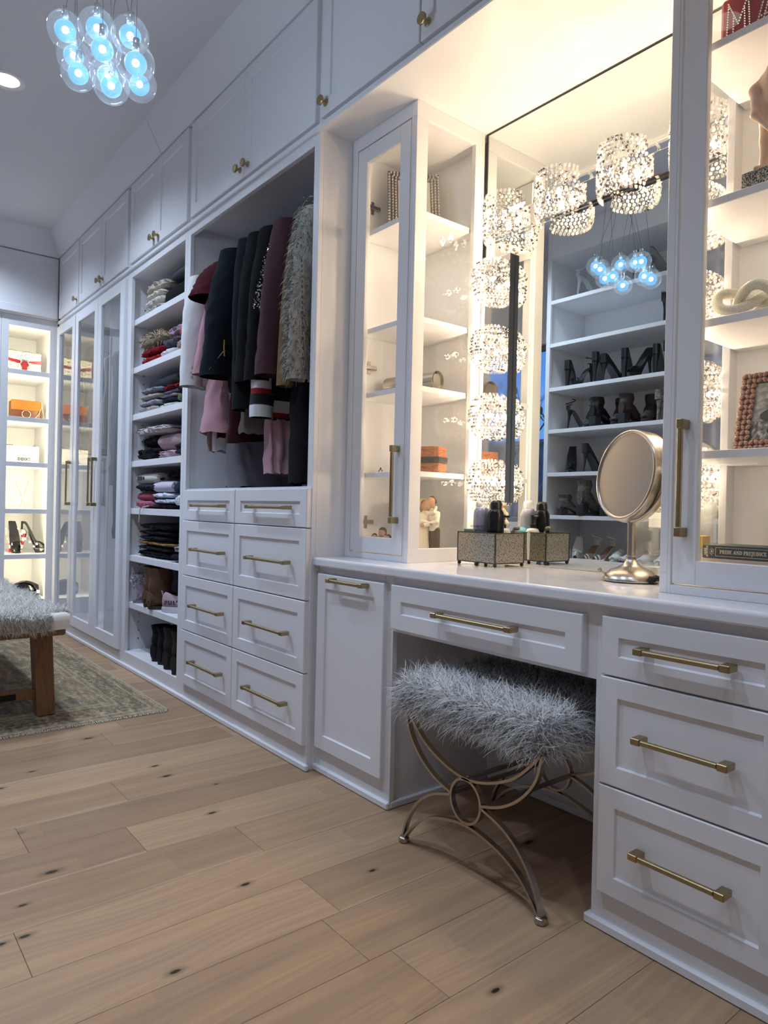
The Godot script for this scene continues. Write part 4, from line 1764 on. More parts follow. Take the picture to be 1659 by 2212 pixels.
	# cans and bottles standing in the box
	var yb := CT + 0.0152
	var can := func(nm: String, lbl: String, x: float, z: float, body: Material, cap: Material, hgt: float, r: float) -> Node3D:
		var o := thing(nm, lbl, "spray can", V(x, yb, z))
		var q := Geo.new()
		q.lathe(Vector3.ZERO, [Vector2(0, 0.0), Vector2(r, 0.0), Vector2(r, hgt), Vector2(r * 0.96, hgt + 0.012), Vector2(r * 0.78, hgt + 0.022), Vector2(r * 0.66, hgt + 0.027), Vector2(0, hgt + 0.027)], 28)
		part("body", q, body, o)
		q = Geo.new()
		q.lathe(Vector3.ZERO, [Vector2(r * 0.66, hgt + 0.027), Vector2(r * 0.7, hgt + 0.031), Vector2(r * 0.68, hgt + 0.045), Vector2(r * 0.55, hgt + 0.056), Vector2(0.0, hgt + 0.057)], 24)
		part("cap", q, cap, o)
		return o
	var c1: Node3D = can.call("spray_can", "lavender grey spray can with a clear cap in the mirrored box", -1.672, -0.335, mat("a9abc2", 0.3, 0.35), clear("f0f2f6", 0.35, 0.1), 0.157, 0.0285)
	var q := 0
	for line in ["strong mood", "Perfect", "hair", "day"]:
		text_on(c1, line, 0.0105, mat("50536c", 0.5), Transform3D(Basis(Vector3.UP, 0.42), V(0.0125, 0.118 - q * 0.0135, 0.0265)), false, "lettering", false)
		q += 1
	can.call("spray_can", "glossy black spray can in the mirrored box", -1.608, -0.337, mat("1e1f22", 0.12, 0.3), mat("202124", 0.3), 0.152, 0.0285)
	t = thing("pump_bottle", "white pump bottle with a black pump head at the back of the mirrored box", "bottle", V(-1.612, yb, -0.382))
	g = Geo.new()
	g.lathe(Vector3.ZERO, [Vector2(0, 0), Vector2(0.023, 0), Vector2(0.024, 0.1), Vector2(0.019, 0.11), Vector2(0.008, 0.113), Vector2(0, 0.113)], 24)
	part("body", g, mat("dfe2e2", 0.3), t)
	g = Geo.new()
	g.lathe(Vector3.ZERO, [Vector2(0.009, 0.113), Vector2(0.0095, 0.126), Vector2(0.005, 0.127), Vector2(0.004, 0.14), Vector2(0.0062, 0.141), Vector2(0.0062, 0.16), Vector2(0, 0.161)], 18, true)
	g.box(V(0.0, 0.15, -0.004), V(0.026, 0.158, 0.004), 0.002)
	part("pump", g, mat("141416", 0.35), t)
	t = thing("jar", "sage green lidded jar at the left end of the mirrored box", "jar", V(-1.694, yb, -0.302))
	g = Geo.new()
	g.lathe(Vector3.ZERO, [Vector2(0, 0), Vector2(0.02, 0), Vector2(0.021, 0.088), Vector2(0.0, 0.088)], 24)
	part("body", g, mat("c9d2cc", 0.3), t)
	g = Geo.new()
	g.lathe(V(0, 0.088, 0), [Vector2(0.0, 0.0), Vector2(0.0215, 0.0), Vector2(0.0215, 0.018), Vector2(0.019, 0.02), Vector2(0, 0.02)], 24)
	part("lid", g, mat("7f9a8c", 0.4), t)
	t = thing("lotion_bottle", "bottle with a sky blue domed lid in the mirrored box", "bottle", V(-1.662, yb, -0.382))
	g = Geo.new()
	g.lathe(Vector3.ZERO, [Vector2(0, 0), Vector2(0.02, 0), Vector2(0.021, 0.085), Vector2(0.0, 0.085)], 24)
	part("body", g, mat("3f9cc4", 0.25), t)
	g = Geo.new()
	g.lathe(V(0, 0.085, 0), [Vector2(0.021, 0.0), Vector2(0.021, 0.012), Vector2(0.016, 0.026), Vector2(0, 0.031)], 24)
	part("lid", g, mat("7cc4de", 0.25), t)
	t = thing("hair_brush", "slim hair brush with a silver handle leaning out of the mirrored box", "brush", V(-1.568, yb, -0.37))
	g = Geo.new()
	g.tube(PackedVector3Array([V(-0.02, 0.01, 0.0), V(-0.004, 0.07, 0.0), V(0.004, 0.1, -0.002), V(0.012, 0.112, -0.004)]), 0.0045, 10)
	part("handle", g, mat("a89f92", 0.3, 0.7), t)
	g = Geo.new()
	g.ball(V(0.02, 0.114, -0.006), V(0.014, 0.008, 0.008), 14, 8)
	part("pad", g, mat("6e665c", 0.5), t)
	# clear acrylic organizer beside the make-up mirror
	t = thing("acrylic_organizer", "clear acrylic make-up organizer with shelves behind the round mirror", "organizer", V(-0.985, CT, -0.375))
	var acr := clear("eef4f4", 0.08, 0.02, 0.6)
	for b in [[V(-0.085, 0.001, -0.06), V(-0.082, 0.225, 0.06)], [V(0.082, 0.001, -0.06), V(0.085, 0.225, 0.06)], [V(-0.082, 0.001, -0.06), V(0.082, 0.225, -0.058)], [V(-0.082, 0.001, -0.058), V(0.082, 0.004, 0.06)], [V(-0.082, 0.075, -0.058), V(0.082, 0.078, 0.06)], [V(-0.082, 0.148, -0.058), V(0.082, 0.151, 0.06)]]:
		g = Geo.new()
		g.box(b[0], b[1])
		part("panel", g, acr, t)
	var small := [[-0.055, 0.0045, "white squat jar on the bottom of the clear organizer", "f0eeea", 0.024, 0.034], [0.045, 0.0785, "black round compact on the middle shelf of the clear organizer", "1c1c1e", 0.026, 0.03], [-0.05, 0.1515, "white round pot on the top shelf of the clear organizer", "eeeeee", 0.024, 0.04]]
	for s in small:
		g = Geo.new()
		g.lathe(Vector3.ZERO, [Vector2(0, 0), Vector2(s[4], 0.0), Vector2(s[4], s[5] * 0.55), Vector2(s[4] * 1.05, s[5] * 0.56), Vector2(s[4] * 1.05, s[5]), Vector2(0, s[5])], 24, true)
		lone("cosmetic_pot", g, mat(s[3], 0.3), s[2], "cosmetics", "", V(-0.985 + s[0], CT + s[1], -0.372))
	g = Geo.new()
	for k in 5:
		var pts := PackedVector3Array()
		for i in 14:
			pts.append(V(-1.0 + 0.02 * sin(i * 1.3 + k) + 0.004 * k, CT + 0.005 + 0.004 * absf(sin(i * 0.9 + k * 2.0)) + 0.003 * k, -0.28 + 0.025 * cos(i * 1.1 + k)))
		g.tube(pts, 0.0018, 6)
	lone("power_cord", g, mat("1a1a1c", 0.5), "tangled black power cord beside the make-up mirror base", "cord")
	for j in [[-0.93, -0.395, "gold lidded glass jar beside the right display cabinet, further from the corner"], [-0.9, -0.44, "gold lidded glass jar in the corner beside the right display cabinet"]]:
		t = thing("gold_lid_jar", j[2], "jar", V(j[0], CT, j[1] + 0.08), 0.0)
		g = Geo.new()
		g.lathe(Vector3.ZERO, [Vector2(0, 0.001), Vector2(0.017, 0.001), Vector2(0.017, 0.1), Vector2(0.0, 0.1)], 24)
		part("glass_body", g, clear("f4f6f6", 0.2, 0.05), t)
		g = Geo.new()
		g.lathe(V(0, 0.1, 0), [Vector2(0.0, 0.0), Vector2(0.018, 0.0), Vector2(0.018, 0.032), Vector2(0.016, 0.034), Vector2(0, 0.034)], 24, true)
		part("lid", g, mat("c9a64f", 0.25, 1.0), t)

# ---------------------------------------------------------------- things in the two display cabinets
func figure_cell() -> float:
	return 0.0028

func display_things() -> void:
	var g: Geo
	var t: Node3D
	var bead_m := mat("cfc6bd", 0.12, 0.9)
	# --- left cabinet, top shelf: jewelled picture frame leaning back
	t = thing("jewelled_frame", "silver picture frame covered in rhinestones on the top shelf of the left display cabinet", "picture frame", V(-1.99, 2.036, -0.27), deg_to_rad(58))
	var lean := Basis(Vector3.RIGHT, deg_to_rad(-14))
	g = Geo.new()
	g.at(Transform3D(lean, Vector3.ZERO))
	g.box(V(-0.1, 0.001, -0.008), V(0.1, 0.25, 0.008), 0.002)
	part("back", g, mat("3d3b3a", 0.5), t)
	g = Geo.new()
	g.at(Transform3D(lean, Vector3.ZERO))
	g.box(V(-0.062, 0.04, 0.008), V(0.062, 0.21, 0.009))
	part("photo", g, mat("b9b2aa", 0.4), t)
	var bm := Geo.new()
	for ring in 3:
		var hx := 0.094 - ring * 0.012
		var hy0 := 0.01 + ring * 0.011
		var hy1 := 0.242 - ring * 0.011
		var per := 2 * (hx * 2 + hy1 - hy0)
		var n := int(per / 0.0125)
		for i in n:
			var s := per * i / n
			var p := Vector2.ZERO
			if s < hx * 2:
				p = Vector2(-hx + s, hy0)
			elif s < hx * 2 + hy1 - hy0:
				p = Vector2(hx, hy0 + s - hx * 2)
			elif s < hx * 4 + hy1 - hy0:
				p = Vector2(hx - (s - hx * 2 - (hy1 - hy0)), hy1)
			else:
				p = Vector2(-hx, hy1 - (s - hx * 4 - (hy1 - hy0)))
			bead(bm, lean * V(p.x, p.y, 0.0085), lean * V(0, 0, 1), lean * V(0, 1, 0), 0.0058, 0.005)
	stuff(part("rhinestones", bm, bead_m, t))
	# third shelf: glitter clutch
	t = thing("clutch_bag", "folded glittering silver clutch on the middle shelf of the left display cabinet", "clutch bag", V(-1.99, 1.421, -0.285), deg_to_rad(8))
	var glit := StandardMaterial3D.new()
	glit.albedo_texture = noise_ramp(0.3, 4, [[0.0, "6e645c"], [0.5, "9a9086"], [0.75, "b9afa4"], [1.0, "efe9e0"]], 2, 256)
	glit.uv1_triplanar = true
	glit.uv1_scale = Vector3.ONE * 9.0
	glit.metallic = 0.5
	glit.roughness = 0.4
	g = Geo.new()
	var prof := []
	for i in 15:
		var a := -0.4 + PI * 1.55 * i / 14.0
		prof.append(Vector2(cos(a) * 0.034 + 0.004 * i / 14.0, 0.036 + sin(a) * 0.035))
	var ro := []
	for s in [-0.125, -0.12, 0.12, 0.125]:
		var row := PackedVector3Array()
		for q in prof:
			row.append(V(s, q.y, q.x + 0.008))
		for i in prof.size():
			var q: Vector2 = prof[prof.size() - 1 - i]
			row.append(V(s, 0.036 + (q.y - 0.036) * 0.9, q.x * 0.88 + 0.008))
		ro.append(row)
	g.grid(ro, true, false, false)
	part("body", g, glit, t)
	g = Geo.new()
	ro = []
	for s in [-0.118, 0.118]:
		ro.append(PackedVector3Array([V(s, 0.002, 0.03), V(s, 0.03, 0.042), V(s, 0.058, 0.03), V(s, 0.064, 0.0), V(s, 0.055, -0.02), V(s, 0.004, -0.02)]))
	g.grid(ro)
	part("inner_fold", g, mat("8f8a86", 0.3, 0.6), t)
	g = Geo.new()
	g.ball(V(0.0, 0.07, 0.03), V(0.008, 0.008, 0.008), 12, 8)
	part("clasp", g, mat("e8e2d6", 0.1, 1.0), t)
	# fourth shelf: strapped wooden box and a small white dish
	t = thing("wooden_box", "small round-backed wooden box with a black leather strap in the left display cabinet", "box", V(-1.91, 1.119, -0.29), deg_to_rad(20))
	var rose := StandardMaterial3D.new()
	rose.albedo_texture = noise_ramp(0.03, 19, [[0.0, "5a3320"], [0.4, "8a5233"], [0.7, "a56a43"], [1.0, "6e3f26"]], 4, 256)
	rose.uv1_triplanar = true
	rose.uv1_scale = V(3, 16, 3)
	rose.roughness = 0.4
	var oct := PackedVector2Array([Vector2(-0.062, -0.045), Vector2(0.05, -0.045), Vector2(0.062, -0.033), Vector2(0.062, 0.033), Vector2(0.05, 0.045), Vector2(-0.062, 0.045)])
	g = Geo.new()
	g.extrude(oct, V(0, 0.001, 0), V(1, 0, 0), V(0, 0, 1), V(0, 1, 0), 0.082)
	part("body", g, rose, t)
	g = Geo.new()
	var oct2 := PackedVector2Array()
	for q in oct:
		oct2.append(q * 0.985)
	g.extrude(oct2, V(0, 0.0825, 0), V(1, 0, 0), V(0, 0, 1), V(0, 1, 0), 0.012)
	part("lid", g, rose, t)
	g = Geo.new()
	var oct3 := PackedVector2Array()
	for q in oct:
		oct3.append(q * 1.06)
	g.extrude(oct3, V(0, 0.034, 0), V(1, 0, 0), V(0, 0, 1), V(0, 1, 0), 0.022)
	part("strap", g, mat("2a2826", 0.55), t)
	g = Geo.new()
	g.lathe(Vector3.ZERO, [Vector2(0, 0.0), Vector2(0.03, 0.0), Vector2(0.036, 0.008), Vector2(0.034, 0.011), Vector2(0.0, 0.009)], 24)
	lone("dish", g, mat("efece4", 0.3), "little white dish in front of the strapped wooden box", "dish", "", V(-1.93, 1.1185, -0.215))
	g = Geo.new()
	g.tube(PackedVector3Array([V(-0.011, 0, 0), V(-0.011, 0.008, 0), V(0.0, 0.016, 0), V(0.011, 0.008, 0), V(0.011, 0, 0)]), 0.0018, 6)
	g.ball(V(0, 0.018, 0), V(0.004, 0.004, 0.003), 8, 6)
	lone("ring", g, mat("3a3836", 0.2, 0.9), "dark jewelled ring standing on the fourth shelf behind the brass pull", "ring", "", V(-2.075, 1.1185, -0.2))
	# bottom: couple figurine
	var cream := mat("d9cfbd", 0.7)
	var skin_m := mat("b98f6d", 0.7)
	var hair_m := mat("4a3a30", 0.7)
	t = thing("couple_figurine", "carved figurine of an embracing couple, cream clothes and brown trousers", "figurine", V(-1.87, CT + 0.0225, -0.265), deg_to_rad(38))
	part("dress", skin([[V(-0.02, 0.003, 0.012), V(-0.018, 0.09, 0.008), 0.029, 0.02], [V(-0.018, 0.09, 0.008), V(-0.014, 0.13, 0.006), 0.019, 0.019], [V(-0.014, 0.13, 0.006), V(-0.011, 0.152, 0.004), 0.019, 0.013], [V(-0.028, 0.146, 0.012), V(-0.02, 0.12, 0.028), 0.008, 0.0075], [V(-0.02, 0.12, 0.028), V(0.012, 0.114, 0.03), 0.0075, 0.006], [V(-0.002, 0.15, 0.016), V(0.022, 0.152, 0.02), 0.008, 0.007], [V(0.022, 0.152, 0.02), V(0.028, 0.172, 0.006), 0.007, 0.006]], 0.003), cream, t)
	part("sweater", skin([[V(0.02, 0.094, -0.004), V(0.019, 0.135, -0.004), 0.019, 0.022], [V(0.019, 0.135, -0.004), V(0.013, 0.162, -0.003), 0.02, 0.014], [V(0.034, 0.15, -0.003), V(0.034, 0.118, 0.018), 0.009, 0.0085], [V(0.034, 0.118, 0.018), V(-0.008, 0.108, 0.034), 0.0085, 0.007], [V(0.006, 0.15, -0.016), V(-0.03, 0.12, -0.014), 0.009, 0.008]], 0.003), mat("ded6c8", 0.7), t)
	part("trousers", skin([[V(0.02, 0.094, -0.004), V(0.016, 0.004, -0.004), 0.0175, 0.0155], [V(0.03, 0.09, -0.002), V(0.031, 0.004, 0.002), 0.014, 0.013]], 0.003), mat("5a4636", 0.75), t)
	part("heads", skin([[V(-0.012, 0.157, 0.005), V(-0.009, 0.176, 0.006), 0.008, 0.0155], [V(-0.009, 0.176, 0.006), V(-0.006, 0.184, 0.01), 0.0155, 0.013], [V(0.013, 0.165, -0.001), V(0.008, 0.194, 0.0), 0.009, 0.0155], [V(0.008, 0.194, 0.0), V(0.004, 0.19, 0.006), 0.015, 0.013], [V(-0.012, 0.107, 0.036), V(-0.018, 0.105, 0.034), 0.0065, 0.006], [V(0.014, 0.112, 0.031), V(0.019, 0.111, 0.028), 0.006, 0.005]], 0.0028), skin_m, t)
	part("hair", skin([[V(-0.017, 0.186, -0.002), V(-0.021, 0.166, -0.006), 0.0135, 0.01], [V(-0.021, 0.166, -0.006), V(-0.024, 0.148, -0.006), 0.01, 0.007]], 0.003), mat("a3774e", 0.7), t)
	part("short_hair", skin([[V(0.011, 0.202, -0.003), V(0.017, 0.195, -0.005), 0.0125, 0.012]], 0.003), hair_m, t)
	# family figurine
	t = thing("family_figurine", "small carved figurine of a dark-haired mother hugging two children", "figurine", V(-2.068, CT + 0.0225, -0.21), deg_to_rad(30))
	part("bodies", skin([[V(0, 0.004, -0.004), V(0, 0.045, -0.004), 0.026, 0.02], [V(-0.034, 0.004, 0.01), V(-0.028, 0.034, 0.008), 0.019, 0.013], [V(0.034, 0.004, 0.012), V(0.028, 0.032, 0.01), 0.02, 0.013], [V(-0.018, 0.048, 0.0), V(-0.04, 0.026, 0.018), 0.009, 0.007], [V(0.018, 0.048, 0.0), V(0.04, 0.03, 0.02), 0.009, 0.007], [V(-0.03, 0.012, 0.024), V(-0.006, 0.008, 0.03), 0.009, 0.007], [V(0.03, 0.014, 0.026), V(0.008, 0.01, 0.032), 0.009, 0.007]], 0.003), cream, t)
	part("faces", skin([[V(0, 0.072, 0.002), V(0, 0.064, 0.006), 0.014, 0.012], [V(-0.026, 0.052, 0.012), V(-0.024, 0.047, 0.015), 0.012, 0.01], [V(0.026, 0.05, 0.014), V(0.024, 0.045, 0.017), 0.012, 0.01], [V(-0.04, 0.025, 0.02), V(-0.035, 0.02, 0.024), 0.006, 0.006], [V(0.04, 0.029, 0.022), V(0.035, 0.024, 0.026), 0.006, 0.006]], 0.0028), skin_m, t)
	part("hair", skin([[V(0, 0.078, -0.004), V(0, 0.06, -0.01), 0.0155, 0.012], [V(-0.029, 0.058, 0.006), V(-0.031, 0.05, 0.004), 0.0115, 0.009], [V(0.029, 0.056, 0.008), V(0.031, 0.048, 0.006), 0.0115, 0.009]], 0.003), hair_m, t)
	# cream pillar holder behind the couple
	t = thing("column_ornament", "cream column ornament with a wide capital behind the couple figurine", "ornament", V(-2.0, CT + 0.022, -0.33))
	g = Geo.new()
	g.box(V(-0.036, 0.001, -0.036), V(0.036, 0.022, 0.036), 0.003)
	part("plinth", g, mat("d8d4c4", 0.6), t)
	g = Geo.new()
	g.lathe(V(0, 0.022, 0), [Vector2(0.027, 0), Vector2(0.03, 0.004), Vector2(0.024, 0.01), Vector2(0.022, 0.07), Vector2(0.021, 0.135), Vector2(0.024, 0.14)], 28)
	part("shaft", g, mat("ddd6c2", 0.6), t)
	g = Geo.new()
	g.lathe(V(0, 0.162, 0), [Vector2(0.024, 0), Vector2(0.045, 0.008), Vector2(0.05, 0.016), Vector2(0.048, 0.034), Vector2(0.052, 0.044), Vector2(0, 0.046)], 28)
	part("capital", g, mat("cdbf9c", 0.6), t)
	# --- right cabinet, top shelf: red beaded clutch with rhinestone letters
	t = thing("red_clutch", "red beaded clutch with rhinestone letters on the top shelf of the right display cabinet", "clutch bag", V(-0.683, 2.0838, -0.22), deg_to_rad(2))
	var ruby := StandardMaterial3D.new()
	ruby.albedo_texture = noise_ramp(0.25, 6, [[0.0, "3d0710"], [0.45, "8a1220"], [0.7, "a81a2a"], [1.0, "d84a52"]], 2, 256)
	ruby.uv1_triplanar = true
	ruby.uv1_scale = Vector3.ONE * 8.0
	ruby.roughness = 0.35
	ruby.metallic = 0.2
	g = Geo.new()
	g.box(V(-0.125, 0.001, -0.025), V(0.125, 0.125, 0.02), 0.008)
	part("body", g, ruby, t)
	bm = Geo.new()
	var gold := Geo.new()
	var strokes := [[Vector2(-0.108, 0.018), Vector2(-0.105, 0.105)], [Vector2(-0.105, 0.105), Vector2(-0.083, 0.05)], [Vector2(-0.083, 0.05), Vector2(-0.061, 0.105)], [Vector2(-0.061, 0.105), Vector2(-0.056, 0.018)], [Vector2(-0.094, 0.018), Vector2(-0.093, 0.078)], [Vector2(-0.069, 0.078), Vector2(-0.067, 0.018)],
		[Vector2(-0.043, 0.018), Vector2(-0.019, 0.105)], [Vector2(-0.019, 0.105), Vector2(-0.009, 0.105)], [Vector2(-0.009, 0.105), Vector2(0.013, 0.018)], [Vector2(-0.03, 0.018), Vector2(-0.014, 0.082)], [Vector2(-0.014, 0.082), Vector2(0.001, 0.018)], [Vector2(-0.031, 0.042), Vector2(0.004, 0.042)]]
	for s in strokes:
		var n := int(s[0].distance_to(s[1]) / 0.0058)
		for i in n:
			var p: Vector2 = s[0].lerp(s[1], float(i) / n)
			bead(bm, V(p.x, p.y, 0.021), V(0, 0, 1), V(0, 1, 0), 0.0027, 0.0025)
	for i in 12:
		bead(gold, V(0.032, 0.018 + i * 0.0075, 0.021), V(0, 0, 1), V(0, 1, 0), 0.0034, 0.0028)
	stuff(part("rhinestone_letters", bm, mat("e6e2e0", 0.08, 1.0), t))
	stuff(part("gold_stones", gold, mat("e0a83c", 0.15, 1.0), t))
	# second shelf: figure on a leopard print box
	t = thing("leopard_box", "box in black and cream leopard print under the stone figure", "box", V(-0.668, 1.7185, -0.22), 0.0)
	var leo := leopard("cfc4b0", "2a2a30")
	g = Geo.new()
	g.box(V(-0.07, 0.001, -0.06), V(0.07, 0.046, 0.05), 0.003)
	part("body", g, leo, t)
	t = thing("stone_figure", "pale pink stone figure of a bowed woman with gathered hair, on the leopard box", "sculpture", V(-0.668, 1.7655, -0.215), deg_to_rad(-6))
	var flesh := mat("c9ab98", 0.45)
	flesh.subsurf_scatter_enabled = false
	part("body", skin([
		[V(-0.036, 0.008, 0.012), V(-0.032, 0.075, 0.004), 0.009, 0.0145], [V(-0.032, 0.075, 0.004), V(-0.032, 0.145, 0.0), 0.015, 0.023],
		[V(0.012, 0.008, 0.016), V(0.008, 0.075, 0.006), 0.009, 0.0145], [V(0.008, 0.075, 0.006), V(0.0, 0.145, 0.0), 0.015, 0.023],
		[V(-0.034, 0.008, 0.012), V(-0.04, 0.006, 0.036), 0.009, 0.006], [V(0.012, 0.008, 0.016), V(0.012, 0.006, 0.04), 0.009, 0.006],
		[V(-0.032, 0.155, -0.004), V(0.0, 0.155, -0.004), 0.027, 0.027], [V(-0.018, 0.165, 0.0), V(-0.012, 0.205, 0.012), 0.026, 0.024],
		[V(-0.012, 0.205, 0.012), V(0.01, 0.23, 0.034), 0.026, 0.022], [V(-0.034, 0.21, 0.014), V(-0.056, 0.196, 0.016), 0.013, 0.012],
		[V(-0.056, 0.196, 0.016), V(-0.044, 0.13, 0.034), 0.012, 0.009], [V(-0.044, 0.13, 0.034), V(-0.012, 0.085, 0.034), 0.009, 0.006],
		[V(0.036, 0.226, 0.034), V(0.05, 0.17, 0.05), 0.012, 0.01], [V(0.05, 0.17, 0.05), V(0.02, 0.11, 0.045), 0.01, 0.006],
		[V(0.01, 0.232, 0.04), V(0.02, 0.236, 0.06), 0.012, 0.018], [V(0.02, 0.236, 0.06), V(0.022, 0.222, 0.072), 0.02, 0.014]], 0.0036, 0.012), flesh, t)
	part("hair", skin([[V(0.016, 0.252, 0.056), V(0.012, 0.264, 0.05), 0.019, 0.015], [V(0.01, 0.26, 0.05), V(0.024, 0.245, 0.064), 0.016, 0.016]], 0.0036), mat("b49478", 0.7), t)
	# third shelf: knotted ceramic rope
	t = thing("knot_sculpture", "speckled cream ceramic knot on the third shelf of the right display cabinet", "sculpture", V(-0.735, 1.4405, -0.22))
	var speck := StandardMaterial3D.new()
	speck.albedo_texture = noise_ramp(0.09, 30, [[0.0, "6b6048"], [0.18, "8c8066"], [0.24, "d8d3c0"], [1.0, "e4e0d0"]], 2, 512, FastNoiseLite.TYPE_CELLULAR)
	speck.uv1_triplanar = true
	speck.uv1_scale = Vector3.ONE * 6.0
	speck.roughness = 0.3
	g = Geo.new()
	var kp := PackedVector3Array()
	for i in 97:
		var a := TAU * i / 96.0
		kp.append(V(0.03 * (sin(a) + 2.0 * sin(2 * a)) * 0.8, 0.043 - 0.0105 * 3.0 * sin(3 * a) * 0.75 + 0.008 * cos(a), 0.03 * (cos(a) - 2.0 * cos(2 * a)) * 0.62))
	var miny := 1.0
	for p in kp:
		miny = minf(miny, p.y)
	for i in kp.size():
		kp[i].y += 0.0125 - miny
	g.tube(kp, 0.012, 12, 1.0, V(0.2, 1, 0.1), false)
	part("rope", g, speck, t)
	# fourth shelf: basket weave frame with a grey photograph
	t = thing("woven_frame", "copper photo frame in a basket weave on the fourth shelf of the right display cabinet", "picture frame", V(-0.672, 1.1345, -0.225), deg_to_rad(-4))
	lean = Basis(Vector3.RIGHT, deg_to_rad(-12))
	var fr := Transform3D(lean, V(0, 0.001, 0))
	g = Geo.new()
	g.at(fr)
	for b in [[V(-0.095, 0, -0.008), V(-0.062, 0.19, 0.006)], [V(0.062, 0, -0.008), V(0.095, 0.19, 0.006)], [V(-0.062, 0, -0.008), V(0.062, 0.026, 0.006)], [V(-0.062, 0.164, -0.008), V(0.062, 0.19, 0.006)]]:
		g.box(b[0], b[1], 0.002)
	part("frame", g, mat("2e211b", 0.5, 0.3), t)
	var weave := Geo.new()
	for iy in 15:
		for ix in 16:
			var px := -0.089 + ix * 0.0119
			var py := 0.006 + iy * 0.0127
			if absf(px) < 0.061 and py > 0.028 and py < 0.162:
				continue
			var even := (ix + iy) % 2 == 0
			weave.at(fr * Transform3D(Basis(Vector3.BACK, 0.78 if even else -0.78), V(px, py, 0.0065)))
			weave.ball(Vector3.ZERO, V(0.0082, 0.0056, 0.0042), 8, 6)
	weave.at(Transform3D.IDENTITY)
	stuff(part("weave", weave, mat("94705f", 0.35, 0.6), t))
	g = Geo.new()
	g.at(fr)
	g.quad(V(-0.062, 0.026, 0.002), V(0.062, 0.026, 0.002), V(0.062, 0.164, 0.002), V(-0.062, 0.164, 0.002), V(0, 0, 1))
	for i in 4:
		g.uv[i] = [Vector2(0, 1), Vector2(1, 1), Vector2(1, 0), Vector2(0, 0)][i]
	var ph := StandardMaterial3D.new()
	ph.albedo_texture = grey_photo()
	ph.roughness = 0.25
	part("photograph", g, ph, t, "grey photograph of a person lying in the grass")
	# bottom: books
	var bk := func(lbl: String, x0: float, x1: float, y: float, h: float, cover: Material) -> Node3D:
		var o := thing("book", lbl, "book", V((x0 + x1) / 2, y, -0.25))
		var q := Geo.new()
		var w := (x1 - x0) / 2
		q.box(V(-w, 0, -0.07), V(w, 0.0022, 0.064))
		q.box(V(-w, h - 0.0022, -0.07), V(w, h, 0.064))
		q.box(V(-w, 0, 0.064), V(w, h, 0.0675), 0.0015)
		part("cover", q, cover, o)
		q = Geo.new()
		q.box(V(-w + 0.003, 0.0022, -0.067), V(w - 0.003, h - 0.0022, 0.064))
		part("pages", q, mat("d9d0bc", 0.9), o)
		return o
	var y0 := CT + 0.0225
	bk.call("thin white book lying flat under the dark classic novel", -0.83, -0.6, y0, 0.032, mat("d4cfc8", 0.6))
	bk.call("thin grey book under the dark classic novel, second from the bottom", -0.815, -0.59, y0 + 0.0321, 0.0315, mat("b7aaa2", 0.6))
	var nb: Node3D = bk.call("dark green novel with gilt spine lettering on top of the flat books", -0.812, -0.585, y0 + 0.0637, 0.031, mat("2c3134", 0.5))
	var gilt := mat("e4dcc4", 0.4, 0.2)
	var tw: float = 0.104 / maxf(0.01, lettering("PRIDE AND PREJUDICE", 0.0118, 0.0006, true).get_aabb().size.x)
	text_on(nb, "PRIDE AND PREJUDICE", 0.0118, gilt, Transform3D(Basis.IDENTITY.scaled(V(tw, 1, 1)), V(-0.0205, 0.0155, 0.0678)), true)
	text_on(nb, "JANE", 0.0042, gilt, Transform3D(Basis(Vector3.BACK, PI / 2), V(-0.107, 0.0155, 0.0678)), true)
	text_on(nb, "AUSTEN", 0.0042, gilt, Transform3D(Basis(Vector3.BACK, PI / 2), V(-0.102, 0.0155, 0.0678)), true)
	g = Geo.new()
	for y in [0.0055, 0.0255]:
		g.box(V(-0.082, y - 0.0004, 0.0674), V(0.112, y + 0.0004, 0.068))
	g.box(V(-0.0824, 0.0055, 0.0674), V(-0.0816, 0.0255, 0.068))
	part("gilt_lines", g, gilt, nb)
	g = Geo.new()
	for k in 6:
		var a := TAU * k / 6.0
		g.tube(PackedVector3Array([V(-0.091, 0.0155, 0.0678), V(-0.091 + cos(a) * 0.004, 0.0155 + sin(a) * 0.006, 0.0678), V(-0.091 + cos(a + 0.7) * 0.006, 0.0155 + sin(a + 0.7) * 0.009, 0.0678)]), 0.0005, 5)
	part("gilt_ornament", g, gilt, nb)

func leopard(base: String, spot: String) -> StandardMaterial3D:
	var key := "leopard" + base + spot
	if not mats.has(key):
		var m := StandardMaterial3D.new()
		m.albedo_texture = noise_ramp(0.035, 44, [[0.0, spot], [0.4, spot], [0.46, base], [0.6, base], [0.66, spot], [1.0, spot]], 3, 512)
		m.uv1_triplanar = true
		m.uv1_scale = Vector3.ONE * 7.0
		m.roughness = 0.6
		mats[key] = m
	return mats[key]

func grey_photo() -> ImageTexture:
	var f := FastNoiseLite.new()
	f.seed = 77
	f.fractal_octaves = 4
	f.frequency = 0.03
	var im := Image.create(128, 144, false, Image.FORMAT_RGB8)
	for y in 144:
		for x in 128:
			var v := 0.55 + 0.25 * f.get_noise_2d(x, y * 1.6)
			if y > 96:
				v = 0.45 + 0.5 * f.get_noise_2d(x * 3.0, y * 2.0 + 300.0)
			var e := Vector2((x - 44.0) / 26.0, (y - 84.0) / 15.0).length()
			if e < 1.0:
				v = 0.2 + 0.14 * (1.0 - e) + 0.06 * f.get_noise_2d(x * 2.0, y)
			elif Vector2((x - 78.0) / 26.0, (y - 62.0) / 24.0).length() < 1.0:
				v = 0.72 + 0.18 * f.get_noise_2d(x * 1.2, y * 2.4)
			im.set_pixel(x, y, Color(v, v, v * 0.98))
	return ImageTexture.create_from_image(im)

